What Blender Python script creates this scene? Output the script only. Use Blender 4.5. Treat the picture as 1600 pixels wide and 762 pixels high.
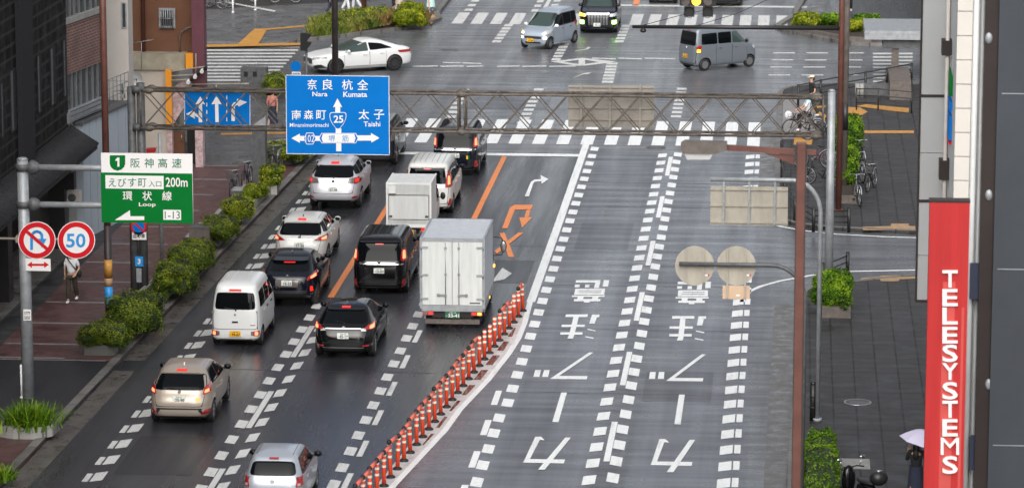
import bpy, bmesh, math, random
from mathutils import Vector, Matrix, noise
random.seed(7)
for o in list(bpy.data.objects): bpy.data.objects.remove(o)
SC = bpy.context.scene
COL = SC.collection
# ---------------------------------------------------------------- camera
FPX, PCX, PCY, CAMH = 5700.0, 800.0, 381.0, 23.0
TH = math.atan((PCY + 706.0) / FPX)
AZ = -math.atan(450.0 * math.cos(TH) / FPX)
CF = Vector((math.sin(AZ) * math.cos(TH), math.cos(AZ) * math.cos(TH), -math.sin(TH)))
CR = Vector((math.cos(AZ), -math.sin(AZ), 0))
CU = CR.cross(CF)
CAM = Vector((0, 0, CAMH))
cd = bpy.data.cameras.new('camera'); cam = bpy.data.objects.new('camera', cd); COL.objects.link(cam)
cd.sensor_width = 36.0; cd.lens = 36.0 * FPX / 1600.0; cd.clip_start = 1.0; cd.clip_end = 6000.0
cam.matrix_world = Matrix(((CR.x, CU.x, -CF.x, 0), (CR.y, CU.y, -CF.y, 0), (CR.z, CU.z, -CF.z, CAMH), (0, 0, 0, 1)))
SC.camera = cam
cd.dof.use_dof = True; cd.dof.focus_distance = 112.0; cd.dof.aperture_fstop = 1.8
# ---------------------------------------------------------------- overcast daylight
SUN_EL, SUN_AZ = math.radians(38), math.radians(182)     # azimuth from +Y clockwise
w = bpy.data.worlds.new('World'); SC.world = w; w.use_nodes = True
nt = w.node_tree; nt.nodes.clear()
sky = nt.nodes.new('ShaderNodeTexSky'); sky.sky_type = 'NISHITA'; sky.sun_disc = False
sky.sun_elevation = SUN_EL; sky.sun_rotation = SUN_AZ; sky.air_density = 1.0; sky.dust_density = 4.0; sky.ozone_density = 1.0
hs = nt.nodes.new('ShaderNodeHueSaturation'); hs.inputs['Saturation'].default_value = 0.28
bg = nt.nodes.new('ShaderNodeBackground'); bg.inputs['Strength'].default_value = 0.13
wo = nt.nodes.new('ShaderNodeOutputWorld')
nt.links.new(sky.outputs[0], hs.inputs['Color']); nt.links.new(hs.outputs[0], bg.inputs['Color']); nt.links.new(bg.outputs[0], wo.inputs['Surface'])
sl = bpy.data.lights.new('sun', 'SUN'); sl.energy = 1.35; sl.angle = math.radians(75); sl.color = (1.0, 0.985, 0.955)
so = bpy.data.objects.new('sun', sl); COL.objects.link(so)
sd = Vector((math.sin(SUN_AZ) * math.cos(SUN_EL), math.cos(SUN_AZ) * math.cos(SUN_EL), math.sin(SUN_EL)))
so.rotation_euler = (-sd).to_track_quat('-Z', 'Y').to_euler()
SC.view_settings.view_transform = 'Standard'; SC.view_settings.look = 'None'
SC.view_settings.exposure = 0.62; SC.view_settings.gamma = 1.0; SC.view_settings.use_curve_mapping = False
SC.cycles.max_bounces = 6; SC.cycles.glossy_bounces = 3; SC.cycles.diffuse_bounces = 3
SC.cycles.transparent_max_bounces = 6; SC.cycles.use_denoising = True
SC.cycles.sample_clamp_indirect = 5.0

# ---------------------------------------------------------------- measuring helpers: photo pixel -> point on a real plane
def ray(px, py): return CF + CR * ((px - PCX) / FPX) - CU * ((py - PCY) / FPX)
def at(px, py, z=0.0):
    d = ray(px, py); return CAM + d * ((z - CAMH) / d.z)
def aty(px, py, Y):
    d = ray(px, py); return CAM + d * (Y / d.y)
def atx(px, py, X):
    d = ray(px, py); return CAM + d * (X / d.x)

# ---------------------------------------------------------------- materials
def mat(name, col, rough=0.5, metal=0.0, coat=0.0, emit=None, estr=0.0, spec=0.5, var=0.0, vscale=3.0, bump=0.0, bscale=40.0, rvar=0.0, trans=0.0, vmap=None):
    m = bpy.data.materials.new(name); m.use_nodes = True
    n = m.node_tree.nodes; l = m.node_tree.links
    b = n['Principled BSDF']
    b.inputs['Base Color'].default_value = (*col, 1); b.inputs['Roughness'].default_value = rough
    b.inputs['Metallic'].default_value = metal; b.inputs['Coat Weight'].default_value = coat; b.inputs['Coat Roughness'].default_value = 0.03
    b.inputs['Specular IOR Level'].default_value = spec
    if trans: b.inputs['Transmission Weight'].default_value = trans
    if emit: b.inputs['Emission Color'].default_value = (*emit, 1); b.inputs['Emission Strength'].default_value = estr
    if var or bump or rvar:
        tc = n.new('ShaderNodeTexCoord')
    if var or rvar:
        nz = n.new('ShaderNodeTexNoise'); nz.inputs['Scale'].default_value = vscale; nz.inputs['Detail'].default_value = 6; nz.inputs['Roughness'].default_value = 0.65
        if vmap:
            vm = n.new('ShaderNodeMapping'); vm.inputs['Scale'].default_value = vmap; l.new(tc.outputs['Object'], vm.inputs['Vector']); l.new(vm.outputs['Vector'], nz.inputs['Vector'])
        else: l.new(tc.outputs['Object'], nz.inputs['Vector'])
    if var:
        mr = n.new('ShaderNodeMapRange'); mr.inputs['From Min'].default_value = 0.3; mr.inputs['From Max'].default_value = 0.7
        mr.inputs['To Min'].default_value = 1 - var; mr.inputs['To Max'].default_value = 1 + var
        l.new(nz.outputs['Fac'], mr.inputs['Value'])
        mx = n.new('ShaderNodeVectorMath'); mx.operation = 'SCALE'; mx.inputs[0].default_value = col
        l.new(mr.outputs['Result'], mx.inputs['Scale']); l.new(mx.outputs['Vector'], b.inputs['Base Color'])
    if rvar:
        mr2 = n.new('ShaderNodeMapRange'); mr2.inputs['From Min'].default_value = 0.35; mr2.inputs['From Max'].default_value = 0.65
        mr2.inputs['To Min'].default_value = max(0.03, rough - rvar); mr2.inputs['To Max'].default_value = rough + rvar
        l.new(nz.outputs['Fac'], mr2.inputs['Value']); l.new(mr2.outputs['Result'], b.inputs['Roughness'])
    if bump:
        nb = n.new('ShaderNodeTexNoise'); nb.inputs['Scale'].default_value = bscale; nb.inputs['Detail'].default_value = 3
        l.new(tc.outputs['Object'], nb.inputs['Vector'])
        bp = n.new('ShaderNodeBump'); bp.inputs['Strength'].default_value = bump; bp.inputs['Distance'].default_value = 0.02
        l.new(nb.outputs['Fac'], bp.inputs['Height']); l.new(bp.outputs['Normal'], b.inputs['Normal'])
    return m

def asphalt(name, col, r0, r1, track=0.25, wave=0.0, spec=0.5):
    """wet asphalt: grain, tyre-track bands along the road (Y), patches of thinner water film"""
    m = bpy.data.materials.new(name); m.use_nodes = True
    n = m.node_tree.nodes; l = m.node_tree.links; b = n['Principled BSDF']
    b.inputs['Specular IOR Level'].default_value = spec
    tc = n.new('ShaderNodeTexCoord')
    def nz(scale, vec=(1, 1, 1), detail=5, rough=0.6):
        mp = n.new('ShaderNodeMapping'); mp.inputs['Scale'].default_value = vec
        t = n.new('ShaderNodeTexNoise'); t.inputs['Scale'].default_value = scale; t.inputs['Detail'].default_value = detail; t.inputs['Roughness'].default_value = rough
        l.new(tc.outputs['Object'], mp.inputs['Vector']); l.new(mp.outputs['Vector'], t.inputs['Vector']); return t.outputs['Fac']
    def rng(v, a, bb, c, d):
        r = n.new('ShaderNodeMapRange'); r.inputs['From Min'].default_value = a; r.inputs['From Max'].default_value = bb
        r.inputs['To Min'].default_value = c; r.inputs['To Max'].default_value = d; l.new(v, r.inputs['Value']); return r.outputs['Result']
    def mul(a, c):
        x = n.new('ShaderNodeMath'); x.operation = 'MULTIPLY'; l.new(a, x.inputs[0]); l.new(c, x.inputs[1]); return x.outputs[0]
    grain = rng(nz(28, detail=3), 0.3, 0.7, 0.72, 1.28)
    big = rng(nz(0.35), 0.3, 0.7, 0.82, 1.2)
    trk = rng(nz(0.9, (1, 0.018, 1), 4), 0.33, 0.67, 1 - track, 1 + track)
    v = mul(mul(grain, big), trk)
    if wave:
        v = mul(v, rng(nz(1.0, (0.12, 1.5, 1), 4), 0.35, 0.7, 1 - wave, 1 + wave))
    sc = n.new('ShaderNodeVectorMath'); sc.operation = 'SCALE'; sc.inputs[0].default_value = col
    l.new(v, sc.inputs['Scale']); l.new(sc.outputs['Vector'], b.inputs['Base Color'])
    a1 = nz(0.6, (1, 0.06, 1), 5)
    if wave:
        a2 = nz(1.1, (0.15, 1.6, 1), 4)
        ad = n.new('ShaderNodeMath'); ad.operation = 'ADD'; l.new(a1, ad.inputs[0]); l.new(a2, ad.inputs[1])
        hf = n.new('ShaderNodeMath'); hf.operation = 'MULTIPLY'; hf.inputs[1].default_value = 0.5; l.new(ad.outputs[0], hf.inputs[0]); a1 = hf.outputs[0]
    l.new(rng(a1, 0.36, 0.64, r0, r1), b.inputs['Roughness'])
    bp = n.new('ShaderNodeBump'); bp.inputs['Strength'].default_value = 0.25; bp.inputs['Distance'].default_value = 0.01
    l.new(nz(60, detail=2), bp.inputs['Height']); l.new(bp.outputs['Normal'], b.inputs['Normal'])
    return m

def paving(name, c1, c2, cm, scale, bw, bh, rough=0.4, mortar=0.02, rotz=0.0, vert=False, spec=0.5, offset=0.5):
    m = bpy.data.materials.new(name); m.use_nodes = True
    n = m.node_tree.nodes; l = m.node_tree.links; b = n['Principled BSDF']
    b.inputs['Specular IOR Level'].default_value = spec
    tc = n.new('ShaderNodeTexCoord'); mp = n.new('ShaderNodeMapping')
    br = n.new('ShaderNodeTexBrick'); br.inputs['Scale'].default_value = scale; br.offset = offset
    br.inputs['Color1'].default_value = (*c1, 1); br.inputs['Color2'].default_value = (*c2, 1); br.inputs['Mortar'].default_value = (*cm, 1)
    br.inputs['Brick Width'].default_value = bw; br.inputs['Row Height'].default_value = bh; br.inputs['Mortar Size'].default_value = mortar
    l.new(tc.outputs['Object'], mp.inputs['Vector'])
    mp.inputs['Rotation'].default_value = (0, 0, rotz)
    if vert:      # wall: bricks run along the wall (y) and up (z)
        sx = n.new('ShaderNodeSeparateXYZ'); cx_ = n.new('ShaderNodeCombineXYZ'); l.new(mp.outputs['Vector'], sx.inputs[0])
        l.new(sx.outputs['Y' if vert == 'x' else 'X'], cx_.inputs['X']); l.new(sx.outputs['Z'], cx_.inputs['Y']); l.new(cx_.outputs[0], br.inputs['Vector'])
    else: l.new(mp.outputs['Vector'], br.inputs['Vector'])
    nz = n.new('ShaderNodeTexNoise'); nz.inputs['Scale'].default_value = 1.3; nz.inputs['Detail'].default_value = 6
    l.new(tc.outputs['Object'], nz.inputs['Vector'])
    mr = n.new('ShaderNodeMapRange'); mr.inputs['From Min'].default_value = 0.3; mr.inputs['From Max'].default_value = 0.7
    mr.inputs['To Min'].default_value = 0.72; mr.inputs['To Max'].default_value = 1.25; l.new(nz.outputs['Fac'], mr.inputs['Value'])
    sc = n.new('ShaderNodeVectorMath'); sc.operation = 'SCALE'; l.new(br.outputs['Color'], sc.inputs[0]); l.new(mr.outputs['Result'], sc.inputs['Scale'])
    l.new(sc.outputs['Vector'], b.inputs['Base Color'])
    r2 = n.new('ShaderNodeMapRange'); r2.inputs['From Min'].default_value = 0.35; r2.inputs['From Max'].default_value = 0.65
    r2.inputs['To Min'].default_value = rough - 0.15; r2.inputs['To Max'].default_value = rough + 0.2; l.new(nz.outputs['Fac'], r2.inputs['Value'])
    l.new(r2.outputs['Result'], b.inputs['Roughness'])
    bp = n.new('ShaderNodeBump'); bp.inputs['Strength'].default_value = 0.4; bp.inputs['Distance'].default_value = 0.01; bp.invert = True
    l.new(br.outputs['Fac'], bp.inputs['Height']); l.new(bp.outputs['Normal'], b.inputs['Normal'])
    return m

def leafmat(name, c1, c2, c3):
    m = bpy.data.materials.new(name); m.use_nodes = True
    n = m.node_tree.nodes; l = m.node_tree.links; b = n['Principled BSDF']
    at_ = n.new('ShaderNodeAttribute'); at_.attribute_name = 'tint'
    cr = n.new('ShaderNodeValToRGB'); e = cr.color_ramp.elements
    e[0].position = 0.0; e[0].color = (*c1, 1); e[1].position = 1.0; e[1].color = (*c3, 1)
    x = e.new(0.5); x.color = (*c2, 1)
    l.new(at_.outputs['Fac'], cr.inputs['Fac']); l.new(cr.outputs['Color'], b.inputs['Base Color'])
    b.inputs['Roughness'].default_value = 0.6; b.inputs['Specular IOR Level'].default_value = 0.15
    return m

def wornpaint(name, col, under, amount=0.6, streak=1.0):
    """road paint chipped and scrubbed thin by tyres: the asphalt shows through in flecks and long scuffs"""
    m = bpy.data.materials.new(name); m.use_nodes = True; n = m.node_tree.nodes; l = m.node_tree.links; b = n['Principled BSDF']
    tc = n.new('ShaderNodeTexCoord')
    def nz(scale, vec, detail, lo, hi):
        mp = n.new('ShaderNodeMapping'); mp.inputs['Scale'].default_value = vec; t = n.new('ShaderNodeTexNoise'); t.inputs['Scale'].default_value = scale; t.inputs['Detail'].default_value = detail; t.inputs['Roughness'].default_value = 0.7
        l.new(tc.outputs['Object'], mp.inputs['Vector']); l.new(mp.outputs['Vector'], t.inputs['Vector']); r = n.new('ShaderNodeMapRange'); r.inputs['From Min'].default_value = lo; r.inputs['From Max'].default_value = hi; l.new(t.outputs['Fac'], r.inputs['Value']); return r.outputs['Result']
    a = nz(7, (1, 1, 1), 8, .54, .74); c = nz(4, (1.6, .12, 1), 6, .5, .8); d = nz(1.1, (1, 1, 1), 3, .3, .7)
    ad = n.new('ShaderNodeMath'); ad.operation = 'MAXIMUM'; l.new(a, ad.inputs[0]); l.new(c, ad.inputs[1])
    mu = n.new('ShaderNodeMath'); mu.operation = 'MULTIPLY'; l.new(ad.outputs[0], mu.inputs[0]); l.new(d, mu.inputs[1])
    m2 = n.new('ShaderNodeMath'); m2.operation = 'MULTIPLY'; m2.inputs[1].default_value = amount; m2.use_clamp = True; l.new(mu.outputs[0], m2.inputs[0])
    mx = n.new('ShaderNodeMix'); mx.data_type = 'RGBA'; mx.inputs[6].default_value = (*col, 1); mx.inputs[7].default_value = (*under, 1); l.new(m2.outputs[0], mx.inputs[0]); l.new(mx.outputs[2], b.inputs['Base Color'])
    b.inputs['Roughness'].default_value = 0.42; return m
M = {}
M['asph_dark'] = asphalt('wet_dark_asphalt', (0.028, 0.029, 0.034), 0.12, 0.44, 0.35)
M['asph_light'] = asphalt('wet_grey_asphalt', (0.098, 0.103, 0.120), 0.17, 0.52, 0.42, 0.10)
M['asph_mid'] = asphalt('wet_crossing_asphalt', (0.108, 0.110, 0.119), 0.18, 0.5, 0.30, 0.14)
M['asph_wet'] = asphalt('soaked_gutter_asphalt', (0.095, 0.098, 0.108), 0.14, 0.5, 0.2, 0.34)
M['asph_drive'] = asphalt('fresh_asphalt', (0.022, 0.022, 0.026), 0.45, 0.65, 0.05)
M['ground'] = asphalt('ground_asphalt', (0.055, 0.055, 0.058), 0.35, 0.6, 0.05)
M['asph_patch'] = asphalt('patched_dark_asphalt', (0.019, 0.019, 0.022), 0.25, 0.5, 0.2)
M['asph_patch_light'] = asphalt('patched_grey_asphalt', (0.088, 0.091, 0.104), 0.25, 0.6, 0.35, 0.14)
M['plaza'] = paving('plaza_paving', (0.115, 0.113, 0.116), (0.10, 0.098, 0.102), (0.05, 0.05, 0.05), 1.0, 0.6, 0.6, 0.4, 0.012)
M['plaza_dark'] = asphalt('dark_wet_plaza', (0.035, 0.033, 0.034), 0.15, 0.45, 0.05)
M['brick_pave'] = paving('red_brick_paving', (0.125, 0.054, 0.049), (0.092, 0.043, 0.041), (0.05, 0.036, 0.035), 1.0, 0.22, 0.11, 0.45, 0.010)
M['pave_line'] = mat('pale_paving_band', (0.22, 0.20, 0.195), 0.45, var=0.3, vscale=5)
M['dark_pave'] = paving('dark_grey_paving', (0.040, 0.038, 0.039), (0.030, 0.029, 0.030), (0.010, 0.010, 0.010), 1.0, 0.62, 0.62, 0.62, 0.024, offset=0.0)
M['stone_pave'] = paving('beige_stone_paving', (0.16, 0.15, 0.135), (0.13, 0.12, 0.11), (0.07, 0.07, 0.065), 1.0, 0.6, 0.6, 0.4, 0.015)
M['kerb'] = paving('kerb_stone', (0.17, 0.16, 0.15), (0.12, 0.112, 0.105), (0.05, 0.048, 0.045), 1.0, 1.2, 0.9, 0.5, 0.03, math.radians(90))
M['gutter'] = mat('gutter_concrete', (0.085, 0.076, 0.07), 0.35, var=0.4, vscale=2.2, rvar=0.15)
M['concrete'] = mat('concrete', (0.26, 0.255, 0.24), 0.7, var=0.2, vscale=2.5, bump=0.2)
M['paint'] = wornpaint('white_road_paint', (0.80, 0.81, 0.80), (0.13, 0.135, 0.145), 0.75)
M['paint_old'] = wornpaint('worn_road_paint', (0.60, 0.60, 0.58), (0.07, 0.07, 0.075), 1.1)
M['orange_paint'] = wornpaint('orange_road_paint', (0.78, 0.22, 0.035), (0.14, 0.06, 0.03), 0.8)
M['tactile'] = mat('yellow_tactile_tile', (0.50, 0.24, 0.045), 0.5, var=0.25, vscale=5)
M['tactile_pale'] = mat('worn_tactile_tile', (0.36, 0.22, 0.11), 0.5, var=0.25, vscale=5)
M['rust_patch'] = mat('brown_median_paint', (0.085, 0.036, 0.026), 0.22, var=0.45, vscale=3, rvar=0.12)
M['median_white'] = mat('median_white_paint', (0.55, 0.53, 0.52), 0.4, var=0.25, vscale=4)
M['rubber'] = mat('black_rubber', (0.012, 0.012, 0.012), 0.6)
M['blackplastic'] = mat('black_plastic', (0.015, 0.015, 0.016), 0.4)
M['under'] = mat('car_underside', (0.008, 0.008, 0.008), 0.8)
M['glass'] = mat('dark_car_glass', (0.003, 0.004, 0.005), 0.03, spec=0.18)
M['glass_green'] = mat('green_tinted_glass', (0.035, 0.055, 0.048), 0.05, spec=0.8)
M['chrome'] = mat('chrome', (0.75, 0.75, 0.76), 0.15, 1.0)
M['alloy'] = mat('alloy_rim', (0.50, 0.50, 0.52), 0.3, 0.9)
M['alloy_dark'] = mat('dark_alloy_rim', (0.06, 0.06, 0.065), 0.3, 0.6)
M['brake_on'] = mat('lit_brake_lamp', (0.6, 0.02, 0.015), 0.15, emit=(1, 0.03, 0.015), estr=0.5)
M['brake_hot'] = mat('brake_lamp_core', (0.9, 0.2, 0.1), 0.15, emit=(1, 0.16, 0.06), estr=2.2)
M['red_lens'] = mat('red_lens', (0.33, 0.012, 0.014), 0.12, coat=1)
M['clear_lens'] = mat('clear_lens', (0.55, 0.55, 0.54), 0.08, 0.3, coat=1)
M['smoke_lens'] = mat('smoked_lens', (0.12, 0.10, 0.09), 0.1, coat=1)
M['amber_on'] = mat('lit_amber_lamp', (0.8, 0.35, 0.03), 0.2, emit=(1, 0.42, 0.03), estr=2.5)
M['head_on'] = mat('lit_headlamp', (0.9, 0.9, 0.8), 0.1, emit=(1, 0.93, 0.75), estr=1.6)
M['fog_green'] = mat('lit_green_fog_lamp', (0.5, 0.9, 0.3), 0.2, emit=(0.35, 1.0, 0.12), estr=4.5)
M['plate_w'] = mat('white_number_plate', (0.72, 0.74, 0.70), 0.35)
M['plate_y'] = mat('yellow_number_plate', (0.80, 0.42, 0.02), 0.35)
M['plate_g'] = mat('green_number_plate', (0.02, 0.12, 0.06), 0.35)
M['ink_g'] = mat('dark_green_ink', (0.01, 0.07, 0.035), 0.5)
M['ink_k'] = mat('black_ink', (0.01, 0.01, 0.01), 0.5)
M['white'] = mat('white_enamel', (0.75, 0.75, 0.74), 0.35, var=0.06, vscale=2)
def paintmat(name, c, metal=0.0, rough=0.35): return mat(name, c, rough, metal, coat=0.5)
M['p_beige'] = paintmat('beige_metallic_paint', (0.36, 0.305, 0.255), 0.3)
M['p_black'] = mat('black_paint', (0.004, 0.004, 0.005), 0.12, spec=0.42)
M['p_navy'] = mat('blue_black_paint', (0.005, 0.006, 0.012), 0.12, spec=0.42)
M['p_white'] = paintmat('white_paint', (0.68, 0.685, 0.675))
M['p_pearl'] = paintmat('pearl_white_paint', (0.65, 0.645, 0.615))
M['p_silver'] = paintmat('silver_paint', (0.58, 0.58, 0.62), 0.35)
M['p_bluesilver'] = paintmat('blue_silver_paint', (0.42, 0.45, 0.50), 0.45)
M['p_grey'] = paintmat('grey_metallic_paint', (0.165, 0.185, 0.21), 0.35)
M['p_tanto'] = paintmat('pale_blue_silver_paint', (0.36, 0.41, 0.48), 0.4)
M['p_slate'] = mat('dark_slate_paint', (0.016, 0.018, 0.024), 0.15, spec=0.4)
M['boxpanel'] = mat('white_box_panel', (0.60, 0.615, 0.60), 0.5, var=0.13, vscale=1.6, vmap=(3, 3, .35))
M['boxside'] = mat('aluminium_box_panel', (0.50, 0.52, 0.56), 0.42, 0.1, var=0.12, vscale=1.6, vmap=(3, 3, .35))
M['galv'] = mat('galvanised_steel', (0.33, 0.345, 0.36), 0.5, 0.35, var=0.22, vscale=4)
M['galv_dark'] = mat('weathered_steel', (0.10, 0.102, 0.105), 0.55, 0.2, var=0.35, vscale=5)
M['truss'] = mat('rusty_truss_steel', (0.105, 0.088, 0.074), 0.6, 0.1, var=0.55, vscale=6)
M['brownpole'] = mat('brown_painted_steel', (0.12, 0.045, 0.033), 0.45, var=0.25, vscale=3)
M['darkpole'] = mat('dark_brown_steel', (0.03, 0.022, 0.022), 0.5, var=0.3, vscale=3)
M['blackmetal'] = mat('black_painted_metal', (0.014, 0.013, 0.013), 0.4)
M['blue_sign'] = mat('blue_sign_sheet', (0.0, 0.15, 0.50), 0.5, spec=0.12, var=0.05, vscale=1.5)
M['green_sign'] = mat('green_sign_sheet', (0.0, 0.145, 0.022), 0.5, spec=0.12, var=0.05, vscale=1.5)
M['white_sign'] = mat('white_sign_sheet', (0.78, 0.76, 0.75), 0.4)
M['ink_green'] = mat('green_letter', (0.0, 0.15, 0.06), 0.5)
M['red_sign'] = mat('red_sign_sheet', (0.55, 0.012, 0.020), 0.5, spec=0.15)
M['blue_ink'] = mat('blue_symbol', (0.02, 0.26, 0.62), 0.4)
M['signback'] = mat('beige_sign_back', (0.36, 0.33, 0.275), 0.65, var=0.16, vscale=2.2, vmap=(2, 2, .5))
M['signback_peach'] = mat('peach_sign_back', (0.56, 0.40, 0.27), 0.6, var=0.06)
M['signback_dull'] = mat('dull_sign_back', (0.27, 0.245, 0.21), 0.6, var=0.15, vscale=2.0)
M['post_orange'] = mat('orange_post', (0.74, 0.06, 0.014), 0.4)
M['post_band'] = mat('white_reflective_band', (0.85, 0.80, 0.66), 0.35)
M['bar_red'] = mat('salmon_bar', (0.72, 0.14, 0.09), 0.4)
M['redshop'] = mat('red_signboard', (0.42, 0.030, 0.030), 0.5, spec=0.2, var=0.12, vscale=2.0, vmap=(3, 3, .15))
M['redshop_faded'] = mat('faded_red_panel', (0.52, 0.08, 0.07), 0.5, spec=0.2, var=0.05)
M['leaf'] = leafmat('hedge_leaf', (0.022, 0.045, 0.006), (0.085, 0.125, 0.010), (0.24, 0.27, 0.02))
M['leaf_yellow'] = leafmat('yellow_green_leaf', (0.045, 0.08, 0.006), (0.17, 0.21, 0.010), (0.40, 0.40, 0.02))
M['leaf_bright'] = leafmat('bright_leaf', (0.02, 0.06, 0.004), (0.08, 0.17, 0.006), (0.22, 0.33, 0.015))
M['grass'] = leafmat('grass_blade', (0.04, 0.07, 0.012), (0.11, 0.14, 0.02), (0.22, 0.21, 0.05))
M['drygrass'] = leafmat('dry_grass_blade', (0.07, 0.055, 0.02), (0.15, 0.10, 0.035), (0.22, 0.15, 0.05))
M['soil'] = mat('soil', (0.035, 0.026, 0.018), 0.9, var=0.3, vscale=8)
M['planter'] = paving('planter_stone', (0.30, 0.29, 0.275), (0.24, 0.235, 0.22), (0.1, 0.1, 0.09), 1.0, 0.6, 0.3, 0.6, 0.02)
M['planter_brown'] = mat('brown_concrete', (0.12, 0.10, 0.088), 0.7, var=0.3, vscale=6, bump=0.3)
M['skin'] = mat('skin', (0.50, 0.30, 0.21), 0.5)
M['hair'] = mat('black_hair', (0.012, 0.01, 0.01), 0.5)
M['c_white'] = mat('white_cloth', (0.70, 0.70, 0.72), 0.8)
M['c_olive'] = mat('olive_cloth', (0.035, 0.032, 0.02), 0.8)
M['c_pink'] = mat('coral_cloth', (0.60, 0.20, 0.16), 0.8)
M['c_navy'] = mat('navy_cloth', (0.02, 0.025, 0.05), 0.8)
M['c_black'] = mat('black_cloth', (0.012, 0.012, 0.013), 0.85)
M['c_blue'] = mat('blue_cloth', (0.02, 0.14, 0.27), 0.7)
M['c_mint'] = mat('mint_cloth', (0.42, 0.62, 0.58), 0.8)
M['c_sky'] = mat('sky_blue_cloth', (0.35, 0.62, 0.80), 0.8)
M['c_cream'] = mat('cream_cloth', (0.70, 0.60, 0.44), 0.8)
M['c_beige'] = mat('beige_cloth', (0.42, 0.37, 0.31), 0.8)
M['c_orange'] = mat('orange_cloth', (0.62, 0.26, 0.06), 0.8)
M['umbrella'] = mat('lilac_umbrella_cloth', (0.62, 0.58, 0.74), 0.55)
M['manhole'] = mat('cast_iron', (0.11, 0.11, 0.115), 0.45, 0.2, var=0.3, vscale=12, bump=0.4)
M['steel'] = mat('bare_steel', (0.35, 0.35, 0.36), 0.3, 0.7)
M['orangepole'] = mat('orange_enamel', (0.74, 0.28, 0.02), 0.4)

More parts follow.
